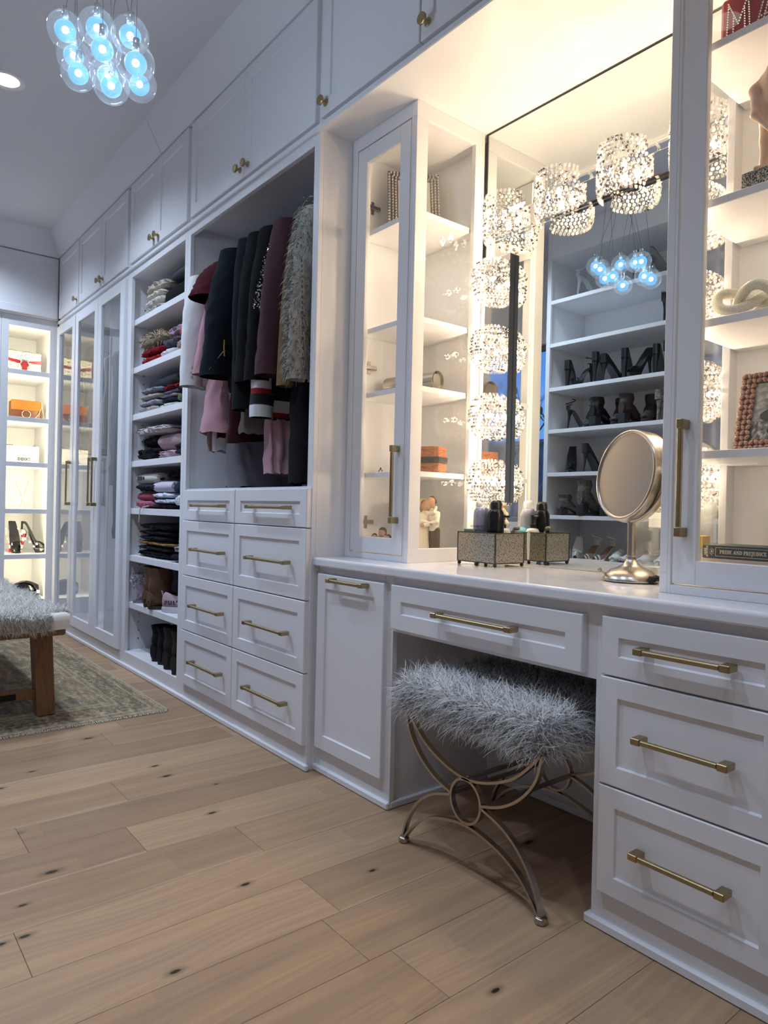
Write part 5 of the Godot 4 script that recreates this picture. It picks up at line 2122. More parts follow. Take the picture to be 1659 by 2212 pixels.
# ---------------------------------------------------------------- bags and heels on the lit shelves
func monogram() -> ImageTexture:
	var n := 256
	var im := Image.create(n, n, false, Image.FORMAT_RGB8)
	im.fill(Color("e9e2d2"))
	var ink := Color("2b2724")
	var f := FastNoiseLite.new()
	f.frequency = 0.08
	# hexagon trellis with a pair of back to back open rings on every other crossing
	for y in n:
		for x in n:
			var cell := Vector2(fmod(x, 64.0) - 32.0, fmod(y, 64.0) - 32.0)
			var odd := (int(x / 64.0) + int(y / 64.0)) % 2 == 0
			var c := Color("ece6d8") if not odd else Color("e2d9c6")
			c = c.darkened(0.06 * (0.5 + 0.5 * f.get_noise_2d(x * 2.0, y * 2.0)))
			var hexd := maxf(absf(cell.x) * 0.866 + absf(cell.y) * 0.5, absf(cell.y))
			if odd and absf(hexd - 27.0) < 2.6:
				c = ink
			if not odd:
				for s in [-1.0, 1.0]:
					var q := cell - Vector2(s * 8.0, 0)
					var r := q.length()
					if absf(r - 9.0) < 2.4 and not (q.x * s < -1.0 and absf(q.y) < 4.0 and false) and not (q.x * s > 2.0 and q.y > -5.0 and q.y < 1.0):
						c = ink
					if q.x * s > 0.0 and q.x * s < 9.0 and absf(q.y - 1.5) < 1.8:
						c = ink
			im.set_pixel(x, y, c)
	return ImageTexture.create_from_image(im)

func far_things() -> void:
	var g: Geo
	var t: Node3D
	# every one of these faces +x
	# monogram bag
	t = thing("monogram_bag", "cream shoulder bag with a black monogram pattern and red trim on the top lit shelf", "handbag", V(-6.09, 1.991, 0.242), PI / 2)
	var mono := StandardMaterial3D.new()
	mono.albedo_texture = monogram()
	mono.roughness = 0.5
	var red := mat("7c1527", 0.4)
	g = Geo.new()
	g.box(V(-0.118, 0.001, -0.07), V(0.118, 0.172, 0.0), 0.008)
	part("body", g, mat("d8cdb8", 0.5), t)
	g = Geo.new()
	g.box(V(-0.12, 0.002, 0.0), V(0.12, 0.168, 0.008), 0.003)
	for i in g.v.size():
		g.uv[i] = Vector2(g.v[i].x / 0.16, -g.v[i].y / 0.16)
	part("flap", g, mono, t)
	g = Geo.new()
	g.extrude(PackedVector2Array([Vector2(-0.12, 0.112), Vector2(-0.12, 0.09), Vector2(-0.03, 0.075), Vector2(-0.03, 0.1)]), V(0, 0, 0.008), V(1, 0, 0), V(0, 1, 0), V(0, 0, 1), 0.003)
	g.extrude(PackedVector2Array([Vector2(0.12, 0.116), Vector2(0.12, 0.082), Vector2(0.03, 0.088), Vector2(0.03, 0.098)]), V(0, 0, 0.008), V(1, 0, 0), V(0, 1, 0), V(0, 0, 1), 0.003)
	g.extrude(PackedVector2Array([Vector2(-0.022, 0.008), Vector2(0.022, 0.008), Vector2(0.018, 0.05), Vector2(0.032, 0.08), Vector2(0.02, 0.108), Vector2(-0.02, 0.108), Vector2(-0.032, 0.08), Vector2(-0.018, 0.05)]), V(0, 0, 0.008), V(1, 0, 0), V(0, 1, 0), V(0, 0, 1), 0.004)
	g.box(V(0.118, 0.002, -0.07), V(0.127, 0.155, 0.0), 0.003)
	part("red_trim", g, red, t)
	g = Geo.new()
	var hs := PackedVector3Array()
	for i in 21:
		var a := -0.9 + (PI + 1.8) * i / 20.0
		hs.append(V(cos(a) * 0.029, 0.07 + sin(a) * 0.032, 0.014))
	g.tube(hs, 0.005, 8)
	part("horseshoe_clasp", g, mat("8a8478", 0.3, 1.0), t)
	g = Geo.new()
	for i in 34:
		g.ball(V(-0.11 + i * 0.0066, 0.173 + 0.004 * sin(i * 0.4) + (0.004 if i % 2 else 0.0), -0.01), V(0.0042, 0.0026, 0.0026), 6, 5)
	part("chain", g, mat("8f897c", 0.3, 1.0), t)
	# brown bag
	t = thing("suede_bag", "tan suede and brown leather shoulder bag with a gold ring on the second lit shelf", "handbag", V(-6.09, 1.629, 0.222), PI / 2)
	g = Geo.new()
	g.box(V(-0.115, 0.001, -0.06), V(0.115, 0.148, 0.0), 0.012)
	part("body", g, mat("5a3120", 0.45), t)
	g = Geo.new()
	g.box(V(-0.108, 0.072, -0.002), V(0.106, 0.152, 0.008), 0.006)
	part("flap", g, cloth("9a5c2c", 20.0, 0.5), t, "tan suede flap")
	g = Geo.new()
	var rp := PackedVector3Array()
	for i in 29:
		var a := TAU * i / 28.0
		rp.append(V(cos(a) * 0.03, 0.042 + sin(a) * 0.03, 0.006))
	g.tube(rp, 0.0035, 8)
	part("ring", g, mat("d2c19a", 0.2, 1.0), t)
	g = Geo.new()
	g.tube(PackedVector3Array([V(0.112, 0.14, 0.004), V(0.108, 0.1, 0.012), V(0.09, 0.05, 0.016), V(0.06, 0.012, 0.018), V(0.045, 0.004, 0.02)]), 0.0035, 6)
	g.tube(PackedVector3Array([V(0.116, 0.14, -0.01), V(0.12, 0.09, 0.0), V(0.128, 0.04, 0.004), V(0.126, 0.004, 0.006)]), 0.003, 6)
	g.tube(PackedVector3Array([V(-0.116, 0.14, -0.01), V(-0.122, 0.15, -0.01), V(-0.126, 0.16, -0.01)]), 0.004, 6)
	part("strap", g, mat("b39a78", 0.4, 0.5), t)
	# white bag
	t = thing("white_bag", "white bag with four dark ringed studs on the third lit shelf", "handbag", V(-6.09, 1.283, 0.236), PI / 2)
	g = Geo.new()
	g.box(V(-0.115, 0.001, -0.06), V(0.115, 0.135, 0.0), 0.006)
	part("body", g, mat("efece4", 0.5), t)
	g = Geo.new()
	g.box(V(-0.113, 0.02, 0.0), V(0.113, 0.132, 0.005), 0.003)
	part("flap", g, mat("f3f0ea", 0.45), t)
	g = Geo.new()
	for i in 4:
		var rr := PackedVector3Array()
		for k in 17:
			var a := TAU * k / 16.0
			rr.append(V(-0.032 + i * 0.024 + cos(a) * (0.0095 if i % 2 else 0.0085), 0.032 + sin(a) * 0.011, 0.006))
		g.tube(rr, 0.0026, 6)
	g.box(V(-0.034, 0.025, 0.005), V(-0.031, 0.039, 0.007))
	g.box(V(-0.011, 0.026, 0.005), V(-0.006, 0.038, 0.007))
	g.box(V(0.012, 0.029, 0.005), V(0.021, 0.034, 0.007))
	part("studs", g, mat("3b3530", 0.4, 0.5), t)
	g = Geo.new()
	for i in 7:
		g.ball(V(-0.115 + i * 0.007, 0.138 + (0.003 if i % 2 else 0.0), -0.02), V(0.005, 0.003, 0.003), 6, 5)
		if i < 4:
			g.ball(V(0.075 + i * 0.007, 0.138 + 0.006 * sin(i * 1.5), -0.02), V(0.005, 0.003, 0.003), 6, 5)
	part("chain", g, mat("6c6458", 0.3, 1.0), t)
	# reed diffuser
	t = thing("reed_diffuser", "clear square reed diffuser bottle with two crossed reeds on the fourth lit shelf", "diffuser", V(-6.1, 0.9215, 0.231), PI / 2)
	g = Geo.new()
	g.box(V(-0.033, 0.001, -0.03), V(0.033, 0.07, 0.03), 0.003)
	part("bottle", g, clear("d8d4c4", 0.16, 0.02, 0.8), t)
	g = Geo.new()
	g.lathe(V(0, 0.07, 0), [Vector2(0.012, 0), Vector2(0.013, 0.001), Vector2(0.013, 0.026), Vector2(0.01, 0.027)], 18, true)
	part("collar", g, mat("d8d6d0", 0.25, 0.6), t)
	for r in [[V(0.022, 0.004, 0.004), V(-0.055, 0.222, -0.004)], [V(-0.022, 0.004, -0.004), V(0.04, 0.222, 0.004)]]:
		g = Geo.new()
		g.tube(PackedVector3Array([r[0], r[1]]), 0.0022, 6)
		part("reed", g, mat("a5865a", 0.8), t)
	# star heels
	for s in [[0.287, PI / 2 + 0.15, "black platform heel with white stars, left one of the pair on the lit shelf"], [0.165, PI / 2 + 1.15, "black platform heel with white stars and a red striped heel, right one of the pair"]]:
		t = thing("star_heel", s[2], "shoe", V(-6.1, 0.572, s[0]), s[1], "star covered platform heels")
		pump_parts(t, mat("121214", 0.25), mat("1c1a1c", 0.5), 0.14, 0.045, 0.2, "heel_stripes")
		var st := Geo.new()
		var spots := [[0.0, 0.05, 0.076], [0.028, 0.07, 0.05], [-0.028, 0.07, 0.05], [0.02, 0.02, 0.072], [-0.018, 0.022, 0.074], [0.036, 0.05, 0.03], [-0.036, 0.05, 0.03], [0.034, 0.11, -0.035], [-0.034, 0.11, -0.035], [0.034, 0.15, -0.06], [-0.034, 0.15, -0.06], [0.03, 0.19, -0.085], [-0.03, 0.19, -0.085], [0.034, 0.085, 0.0], [-0.034, 0.085, 0.0]]
		for p in spots:
			var o := V(p[0], 0, 0.02 if absf(p[0]) < 0.025 else 0.0).normalized()
			if absf(p[0]) < 0.025:
				o = V(p[0] * 8.0, 0.35, 1).normalized()
			var ax := o.cross(Vector3.UP).normalized()
			var ay := ax.cross(o).normalized()
			var pts := PackedVector2Array()
			for k in 10:
				var a := TAU * k / 10.0 + PI / 2
				pts.append(Vector2(cos(a), sin(a)) * (0.0115 if k % 2 == 0 else 0.0052))
			st.extrude(pts, V(p[0], p[1], p[2]) + o * 0.002, ax, ay, o, 0.003)
		part("stars", st, mat("e8e4e0", 0.4), t)
	# black bags at the bottom
	t = thing("black_bag", "black patent bag with a curved buckled strap on the bottom lit shelf", "handbag", V(-6.12, 0.2155, 0.2), PI / 2)
	g = Geo.new()
	var row := []
	for i in 13:
		var u := i / 6.0 - 1.0
		var h := 0.09 + 0.04 * cos(u * 1.5)
		var q := PackedVector3Array()
		for k in 16:
			var a := TAU * k / 16.0
			q.append(V(u * 0.1, h * 0.5 + 0.001 + sin(a) * h * 0.5, cos(a) * 0.035 * (1.0 - 0.4 * u * u)))
		row.append(q)
	g.grid(row)
	part("body", g, mat("0f0f12", 0.15), t)
	g = Geo.new()
	g.strip(PackedVector3Array([V(-0.06, 0.115, 0.03), V(0.0, 0.13, 0.036), V(0.05, 0.1, 0.04), V(0.09, 0.04, 0.04), V(0.12, 0.006, 0.04)]), V(0, 0, 1), 0.012, 0.002)
	part("strap", g, mat("141418", 0.15), t)
	g = Geo.new()
	g.box(V(0.075, 0.03, 0.052), V(0.1, 0.055, 0.056), 0.002)
	part("buckle", g, mat("cfc6ae", 0.2, 1.0), t)

# ---------------------------------------------------------------- shoes
# a high heeled shoe, toe towards +z, its middle over the origin
func pump_parts(t: Node3D, upper: Material, inside: Material, heel: float, plat: float, length: float, style := "", seg := 14) -> void:
	var base := func(u: float) -> Vector3:   # u: 0 toe .. 1 heel; centre line of the insole
		var z := length * (0.5 - 0.86 * u)
		var rise := smoothstep(0.28, 0.95, u)
		return V(0, plat + heel * rise, z + heel * 0.12 * rise)
	var half := func(u: float) -> float:
		return 0.037 * pow(sin(PI * clampf(0.06 + u * 0.62, 0.0, 1.0)), 0.8) * (1.0 - 0.38 * smoothstep(0.4, 1.0, u)) + 0.004
	# sole and platform
	var g := Geo.new()
	var rows := []
	for i in seg + 1:
		var u := float(i) / seg
		var c: Vector3 = base.call(u)
		var w: float = half.call(u)
		var lo := 0.0 if u < 0.36 else c.y - 0.005
		if u >= 0.36 and u < 0.5:
			lo = lerpf(0.0, c.y - 0.005, smoothstep(0.36, 0.5, u))
		if u < 0.12:
			lo = 0.012 * (0.12 - u) / 0.12
		rows.append(PackedVector3Array([V(-w, c.y, c.z), V(-w, lerpf(lo, c.y, 0.3), c.z), V(-w * 0.9, lo, c.z), V(w * 0.9, lo, c.z), V(w, lerpf(lo, c.y, 0.3), c.z), V(w, c.y, c.z)]))
	g.grid(rows)
	part("sole", g, upper, t)
	# upper: closed over the toes, open behind
	g = Geo.new()
	rows = []
	for i in seg * 2 + 1:
		var u := float(i) / (seg * 2)
		var c: Vector3 = base.call(u)
		var w: float = half.call(u)
		var open := smoothstep(0.24, 0.4, u)
		var hgt := lerpf(0.02 + 0.03 * sin(minf(u / 0.3, 1.0) * PI * 0.5), 0.04, open) + 0.024 * smoothstep(0.75, 1.0, u)
		var row := PackedVector3Array()
		for k in 15:
			var s := k / 7.0 - 1.0
			var a := PI * 0.5 * s
			var closed := V(sin(a) * w, cos(a) * hgt, 0)
			var side := V(signf(s) * w * (1.0 - 0.08 * (1.0 - absf(s))), hgt * (1.0 - absf(s)) * 1.0, 0)
			if style == "sandal":
				closed = V(sin(a) * w, cos(a) * hgt * 0.9, 0)
			var q := closed.lerp(side, open)
			if open > 0.5 and absf(s) < 0.15:
				q.x = w * (-1.0 if s < 0 else 1.0) * 0.92 if absf(s) > 0.01 else w * 0.92
			row.append(c + q)
		rows.append(row)
	var g_l := Geo.new()
	for side in 2:
		var rr := []
		for row in rows:
			rr.append(row.slice(0, 8) if side == 0 else row.slice(8, 15))
		g_l.grid(rr, false, false, false)
	# toe cap joins the two sides
	var cap := []
	for i in int(seg * 2 * 0.34) + 1:
		cap.append(rows[i])
	g_l.grid(cap, false, false, false)
	# counter at the back
	var last: PackedVector3Array = rows[seg * 2]
	var bk := []
	var cc: Vector3 = base.call(1.0)
	var ww: float = half.call(1.0)
	for k in 3:
		var row := PackedVector3Array()
		for j in 9:
			var a := PI * j / 8.0
			row.append(cc + V(-cos(a) * ww, k * 0.032, -sin(a) * ww * 0.8))
		bk.append(row)
	g_l.grid(bk, false, false, false)
	if style == "sandal":
		g_l = Geo.new()
		for e in [[0.12, 0.024], [0.24, 0.034]]:
			var cs := []
			for d in [-0.03, 0.03]:
				var c: Vector3 = base.call(e[0] + d)
				var w: float = half.call(e[0] + d)
				var row := PackedVector3Array()
				for k in 11:
					var a := PI * k / 10.0
					row.append(c + V(-cos(a) * w, sin(a) * e[1], 0))
				cs.append(row)
			g_l.grid(cs, false, false, false)
		g_l.grid(bk.slice(0, 2), false, false, false)
		var ring := PackedVector3Array()
		for k in 17:
			var a := TAU * k / 16.0
			ring.append(cc + V(cos(a) * 0.03, 0.055 + 0.02 * cos(a * 0.5), 0.012 + sin(a) * 0.036))
		g_l.tube(ring, 0.0035, 6)
	part("upper", g_l, upper, t)
	g = Geo.new()
	rows = []
	for i in seg + 1:
		var u := 0.08 + 0.92 * float(i) / seg
		var c: Vector3 = base.call(u)
		var w: float = half.call(u) * 0.94
		rows.append(PackedVector3Array([c + V(-w, 0.002, 0), c + V(0, 0.0035, 0), c + V(w, 0.002, 0)]))
	g.grid(rows, false, false, false, 0)
	part("insole", g, inside, t)
	# heel
	var hz: float = cc.z + 0.006
	var top := V(0, cc.y - 0.003, hz + 0.004)
	var foot := V(0, 0.0005, hz - 0.012 if style != "heel_stripes" else hz - 0.03)
	var blk := style == "block"
	if style == "heel_stripes":
		for k in 6:
			g = Geo.new()
			var a := top.lerp(foot, k / 6.0)
			var b := top.lerp(foot, (k + 1) / 6.0)
			g.tube(PackedVector3Array([a, b]), [lerpf(0.02, 0.009, k / 6.0), lerpf(0.02, 0.009, (k + 1) / 6.0)], 12)
			part("heel_stripe", g, mat("a01824", 0.4) if k % 2 else mat("ece6e0", 0.4), t)
	else:
		g = Geo.new()
		g.tube(PackedVector3Array([top, top.lerp(foot, 0.3), top.lerp(foot, 0.7), foot]), [0.022, 0.018, 0.015, 0.015] if blk else [0.02, 0.01, 0.0065, 0.005], 12)
		part("heel", g, upper, t)

# ankle or knee boot, toe towards +z
func boot_parts(t: Node3D, m: Material, sole: Material, tall: float, length: float, wide: float, cuff: Material = null, heel := 0.0) -> void:
	var g := Geo.new()
	var rows := []
	for i in 15:
		var u := i / 14.0
		var z := length * (0.5 - u)
		var top := 0.048 + 0.032 * smoothstep(0.15, 0.55, u)
		if u > 0.5:
			top = 0.085
		var w := wide * (0.55 + 0.45 * sin(PI * clampf(u * 0.8 + 0.12, 0, 1))) * (1.0 - 0.12 * u)
		if i == 0:
			w *= 0.45
			top *= 0.55
		var rise := heel * smoothstep(0.35, 0.7, u)
		var row := PackedVector3Array()
		for k in 16:
			var a := TAU * k / 16.0
			row.append(V(cos(a) * w, 0.012 + rise + (sin(a) * 0.5 + 0.5) * top, z))
		rows.append(row)
	g.grid(rows)
	rows = []
	for i in 13:
		var u := i / 12.0
		var r := wide * (0.92 + 0.12 * u)
		var row := PackedVector3Array()
		for k in 20:
			var a := TAU * k / 20.0
			row.append(V(cos(a) * r * (1.0 + 0.03 * sin(u * 9.0 + a * 2.0)), 0.04 + heel + u * (tall - 0.04 - heel), -length * 0.5 + wide * 1.12 + sin(a) * r * 1.12 + 0.004 * sin(u * 11.0)))
		rows.append(row)
	g.grid(rows, true, true, false)
	var inner := []
	for i in [12, 11, 10]:
		var row := PackedVector3Array()
		var c := Vector3.ZERO
		for p in rows[i]:
			c += p
		c /= 20.0
		for p in rows[i]:
			row.append(c + (p - c) * (0.9 if i < 12 else 0.94))
		inner.append(row)
	g.grid(inner, true, false, true)
	part("upper", g, m, t)
	g = Geo.new()
	rows = []
	for y in [0.0, 0.003, 0.018, 0.02]:
		var row := PackedVector3Array()
		for k in 28:
			var a := TAU * k / 28.0
			var s := sin(a)
			var w := wide * 1.05 * (1.0 - 0.12 * maxf(0.0, -s)) * (0.96 if y == 0.0 or y == 0.02 else 1.0)
			row.append(V(cos(a) * w, y, s * length * 0.515 * (0.98 if y == 0.0 else 1.0)))
		rows.append(row)
	g.grid(rows)
	if heel > 0.0:
		g.box(V(-wide * 0.7, 0, -length * 0.5), V(wide * 0.7, heel + 0.02, -length * 0.5 + wide * 1.4), 0.006)
	part("sole", g, sole, t)
	if cuff:
		var r := RandomNumberGenerator.new()
		r.seed = 3
		var roots := []
		for i in 700:
			var a := r.randf() * TAU
			roots.append([V(cos(a) * wide * 1.04, tall - 0.004 - r.randf() * 0.05, -length * 0.5 + wide * 1.12 + sin(a) * wide * 1.14), V(cos(a), 0.5, sin(a)).normalized()])
		g = Geo.new()
		fur(g, roots, 0.016, 0.004, 0.5, 0.6, r)
		stuff(part("fur_cuff", g, cuff, t))

func sneaker_parts(t: Node3D, upper: Material, sole: Material, length := 0.24) -> void:
	var g := Geo.new()
	var rows := []
	for i in 17:
		var u := i / 16.0
		var z := length * (0.5 - u)
		var top := 0.035 + 0.03 * smoothstep(0.1, 0.45, u) + 0.025 * smoothstep(0.6, 1.0, u)
		var w := 0.04 * (0.5 + 0.5 * sin(PI * clampf(u * 0.72 + 0.16, 0, 1))) * (1.0 - 0.18 * u)
		if i == 0 or i == 16:
			w *= 0.55
			top *= 0.8
		var row := PackedVector3Array()
		for k in 18:
			var a := TAU * k / 18.0
			var pinch := 1.0 - 0.3 * maxf(0.0, sin(a)) * smoothstep(0.3, 0.6, u)
			row.append(V(cos(a) * w * pinch, 0.022 + (sin(a) * 0.5 + 0.5) * top, z))
		rows.append(row)
	g.grid(rows)
	part("upper", g, upper, t)
	g = Geo.new()
	rows = []
	for e in [[0.0, 0.94], [0.005, 1.0], [0.024, 1.02], [0.032, 0.97]]:
		var row := PackedVector3Array()
		for k in 30:
			var a := TAU * k / 30.0
			var s := sin(a)
			row.append(V(cos(a) * 0.043 * e[1] * (1.0 - 0.16 * maxf(0.0, -s)), e[0], s * length * 0.52 * e[1]))
		rows.append(row)
	g.grid(rows)
	part("sole", g, sole, t)
	g = Geo.new()
	for k in 5:
		var z := 0.03 - k * 0.014
		g.tube(PackedVector3Array([V(-0.022, 0.062 + k * 0.006, z), V(0, 0.077 + k * 0.006, z + 0.003), V(0.022, 0.062 + k * 0.006, z)]), 0.0028, 6)
	part("laces", g, mat("e4e4e6", 0.8), t)
	g = Geo.new()
	g.tube(PackedVector3Array([V(-0.004, 0.09, -length * 0.49), V(-0.004, 0.118, -length * 0.53), V(0.004, 0.118, -length * 0.53), V(0.004, 0.09, -length * 0.49)]), 0.003, 6)
	part("pull_tab", g, upper, t)

# ---------------------------------------------------------------- hanging clothes
# a garment on its hanger: x its place on the rail; xs half its thickness; it hangs across the rail, front edge towards +z
func garment(nm: String, label: String, cat: String, x: float, xs: float, top: float, hem: float, sh: float, flare: float, m: Material, seed_: int, sleeve = null, opt := {}) -> Node3D:
	var zr := -0.2
	var t := thing(nm, label, cat, V(x, 0, zr), 0.0)
	var f := FastNoiseLite.new()
	f.seed = seed_
	f.frequency = 2.0
	var shoulder := top - 0.085
	var g := Geo.new()
	var rows := []
	var n := 26
	for i in n + 1:
		var u := float(i) / n
		var y := lerpf(top, hem, u)
		var k := clampf((top - y) / 0.085, 0.0, 1.0)
		var hz := lerpf(0.05, sh, pow(k, 0.8))
		var hx := lerpf(0.018, xs, pow(k, 0.6))
		var low := clampf((shoulder - y) / maxf(shoulder - hem, 0.01), 0.0, 1.0)
		hz *= lerpf(1.0, flare, low) * (1.0 - 0.06 * sin(PI * minf(low * 2.0, 1.0)))
		var row := PackedVector3Array()
		for j in 44:
			var a := TAU * j / 44.0
			var ca := cos(a)
			var sa := sin(a)
			var px := signf(sa) * pow(absf(sa), 0.7) * hx
			var pz := signf(ca) * pow(absf(ca), 0.75) * hz
			var fold: float = sin(a * opt.get("folds", 9) + seed_ + f.get_noise_2d(y * 2.0, a) * 2.5) * low * opt.get("depth", 0.16)
			px *= 1.0 + fold + 0.25 * f.get_noise_2d(pz * 6.0, y * 3.0)
			pz += f.get_noise_2d(y * 4.0, seed_ * 3.0) * 0.012 * low
			row.append(V(px + f.get_noise_2d(y * 2.0, 50.0) * 0.012, y + (0.012 * f.get_noise_1d(a * 3.0 + seed_) if i == n else 0.0) + opt.get("slant", 0.0) * low * pz, pz))
		rows.append(row)
	g.grid(rows, true, true, false)
	part("body", g, m, t)
	if sleeve != null:
		for s in [1.0, -1.0]:
			g = Geo.new()
			rows = []
			var a0 := V(0, shoulder + 0.02, s * (sh - 0.03))
			var a1: Vector3 = V(sleeve[0], sleeve[1], s * sleeve[2] * (1.0 if s > 0.0 else 0.85))
			var r0: float = sleeve[3] * (1.0 if s > 0.0 else 0.7)
			var r1: float = sleeve[4] * (1.0 if s > 0.0 else 0.6)
			var m1 := a0.lerp(a1, 0.5) + V(0, 0, s * 0.03)
			for i in 19:
				var u := i / 18.0
				var c := a0.lerp(m1, u).lerp(m1.lerp(a1, u), u)
				var r := lerpf(r0, r1, u)
				var row := PackedVector3Array()
				for j in 24:
					var a := TAU * j / 24.0
					var wr := 1.0 + 0.1 * f.get_noise_2d(u * 6.0 + s, a * 0.8) + 0.05 * sin(a * 3.0 + u * 7.0)
					row.append(c + V(cos(a) * r * wr * opt.get("thin", 0.8), 0.0 if i < 18 else 0.0, sin(a) * r * wr))
				rows.append(row)
			g.grid(rows, true, true, false)
			var inner := []
			for i in [18, 17, 16]:
				var c := Vector3.ZERO
				for p in rows[i]:
					c += p
				c /= 24.0
				var row := PackedVector3Array()
				for p in rows[i]:
					row.append(c + (p - c) * 0.93)
				inner.append(row)
			g.grid(inner, true, false, false)
			part("sleeve", g, m, t)
	return t

func hanger(x: float, top: float, whose: String) -> void:
	var t := thing("clothes_hanger", "wooden clothes hanger on the chrome rail holding the " + whose, "hanger", V(x, 0, -0.2), 0.0, "wooden hangers on the rail")
	var g := Geo.new()
	g.tube(PackedVector3Array([V(0, top - 0.062, -0.2), V(0, top - 0.02, -0.08), V(0, top + 0.01, 0), V(0, top - 0.02, 0.08), V(0, top - 0.062, 0.2)]), 0.009, 8)
	part("shoulders", g, mat("a98d62", 0.4), t)
	g = Geo.new()
	var pts := PackedVector3Array()
	pts.append(V(0, top + 0.01, 0))
	for k in 11:
		var a := -PI / 2 + PI * 1.35 * k / 10.0
		pts.append(V(0, 2.3 + sin(a) * 0.018, cos(a) * 0.018 * 1.0 - 0.006))
	g.tube(pts, 0.0018, 6)
	part("hook", g, CHROME, t)

func garments() -> void:
	var white := cloth("dcdbdd", 10.0, 0.2)
	var navy := cloth("161c24", 16.0, 0.25, 0.15)
	var black := cloth("141417", 14.0, 0.3, 0.12)
	var g: Geo
	var t: Node3D
	for h in [[-3.255, 2.17, "white blazer"], [-3.1, 2.18, "dark red dress"], [-3.0, 2.185, "bright red dress"], [-2.93, 2.185, "navy zip jacket"], [-2.86, 2.19, "burgundy coat"], [-2.76, 2.19, "dark teal coat"], [-2.62, 2.19, "sequinned jacket"], [-2.5, 2.19, "mauve jacket"], [-2.3, 2.19, "shaggy off-white jacket"]]:
		hanger(h[0], h[1], h[2])
	# from the left
	t = garment("blazer", "white blazer with wide lapels, leftmost of the hanging clothes", "blazer", -3.255, 0.05, 2.165, 1.56, 0.235, 1.02, white, 3, [0.0, 1.56, 0.255, 0.07, 0.062])
	g = Geo.new()
	g.extrude(PackedVector2Array([Vector2(0.0, 2.08), Vector2(0.06, 1.93), Vector2(0.075, 1.9), Vector2(0.02, 1.885), Vector2(0.025, 1.84), Vector2(-0.015, 1.7), Vector2(-0.035, 1.9)]), V(-0.055, 0, 0.24), V(-1, 0, 0.15), V(0, 1, 0), V(0, 0, 1), 0.005)
	part("lapel", g, white, t)
	g = Geo.new()
	for k in 3:
		g.ball(V(0.048, 1.645 - k * 0.022, 0.28), V(0.003, 0.009, 0.009), 10, 6)
	part("button", g, mat("d5d3d2", 0.4), t)
	garment("blouse", "dark plum blouse between the white blazer and the red dress", "blouse", -3.185, 0.03, 2.16, 1.62, 0.21, 1.0, cloth("2c1d24"), 5)
	garment("dress", "dusty taupe pleated dress hanging behind the red cap sleeves", "dress", -3.135, 0.03, 2.16, 1.24, 0.22, 1.05, cloth("9c8582"), 8, null, {"folds": 22, "depth": 0.3})
	t = garment("dress", "dark red dress with wide cap sleeves, second bright garment from the left", "dress", -3.065, 0.035, 2.19, 1.3, 0.2, 1.05, cloth("46121c", 14.0, 0.2), 12, [0.05, 1.93, 0.25, 0.075, 0.13], {"thin": 0.75})
	garment("dress", "bright red dress with a narrow short sleeve beside the dark red one", "dress", -2.985, 0.03, 2.195, 1.35, 0.19, 1.0, cloth("7e1420", 14.0, 0.2), 13, [0.0, 2.0, 0.225, 0.055, 0.06])
	t = garment("coat", "pale pink flared coat showing below the dark jackets", "coat", -3.06, 0.1, 2.16, 1.3, 0.2, 1.42, cloth("b98d97", 9.0, 0.15), 17, [-0.06, 1.6, 0.25, 0.055, 0.06], {"folds": 5, "depth": 0.22, "slant": 0.08})
	t = garment("jacket", "navy jacket with a gold zip at the cuff, in front of the pink coat", "jacket", -2.9, 0.055, 2.195, 1.5, 0.225, 1.0, navy, 21, [-0.03, 1.56, 0.27, 0.088, 0.088])
	g = Geo.new()
	g.box(V(0.052, 1.665, 0.275), V(0.06, 1.715, 0.291), 0.003)
	g.box(V(0.052, 1.64, 0.277), V(0.059, 1.668, 0.289), 0.003)
	part("zip_pull", g, mat("c7a56a", 0.25, 1.0), t)
	g = Geo.new()
	g.tube(PackedVector3Array([V(0.05, 1.665, 0.285), V(0.034, 1.62, 0.315), V(0.012, 1.58, 0.335)]), 0.003, 6)
	part("zip", g, mat("8d7d5e", 0.3, 1.0), t)
	garment("coat", "burgundy coat whose curved hem shows under the tweed skirt", "coat", -2.86, 0.05, 2.18, 1.29, 0.21, 1.2, cloth("331419", 14.0, 0.2), 24, null, {"folds": 4, "slant": -0.12})
	garment("skirt", "taupe tweed skirt hanging in the middle of the rail", "skirt", -2.79, 0.06, 1.78, 1.3, 0.2, 1.15, cloth("6d655f", 18.0, 0.6), 27, null, {"folds": 5, "depth": 0.1})
	garment("coat", "long dark teal coat with a tubular sleeve, centre of the rail", "coat", -2.745, 0.055, 2.2, 1.42, 0.22, 1.0, cloth("12181d", 16.0, 0.25, 0.15), 30, [0.02, 1.395, 0.225, 0.085, 0.07])
	t = garment("blazer", "black blazer left of the sequinned jacket", "blazer", -2.66, 0.05, 2.2, 1.5, 0.22, 1.0, black, 33, [0.0, 1.5, 0.25, 0.08, 0.07])
	t = garment("jacket", "black jacket with sequins down the sleeve, right of the middle", "jacket", -2.575, 0.05, 2.205, 1.45, 0.215, 1.0, black, 36, [-0.02, 1.5, 0.245, 0.075, 0.065])
	var r := RandomNumberGenerator.new()
	r.seed = 12
	g = Geo.new()
	for i in 480:
		var u := pow(r.randf(), 1.4)
		var p := V(0.05 - 0.012 * u + r.randf_range(-0.008, 0.012), lerpf(2.13, 1.78, u), lerpf(0.17, 0.29, sqrt(u)) + r.randf_range(-0.03, 0.025))
		var o := V(r.randf_range(0.2, 1), r.randf_range(-0.5, 0.5), r.randf_range(-0.2, 0.9)).normalized()
		var s := o.cross(Vector3.UP).normalized() * 0.0024
		var w := s.cross(o)
		g.quad(p - s - w, p + s - w, p + s + w, p - s + w, o)
	stuff(part("sequins", g, mat("c8ccd4", 0.12, 1.0), t))
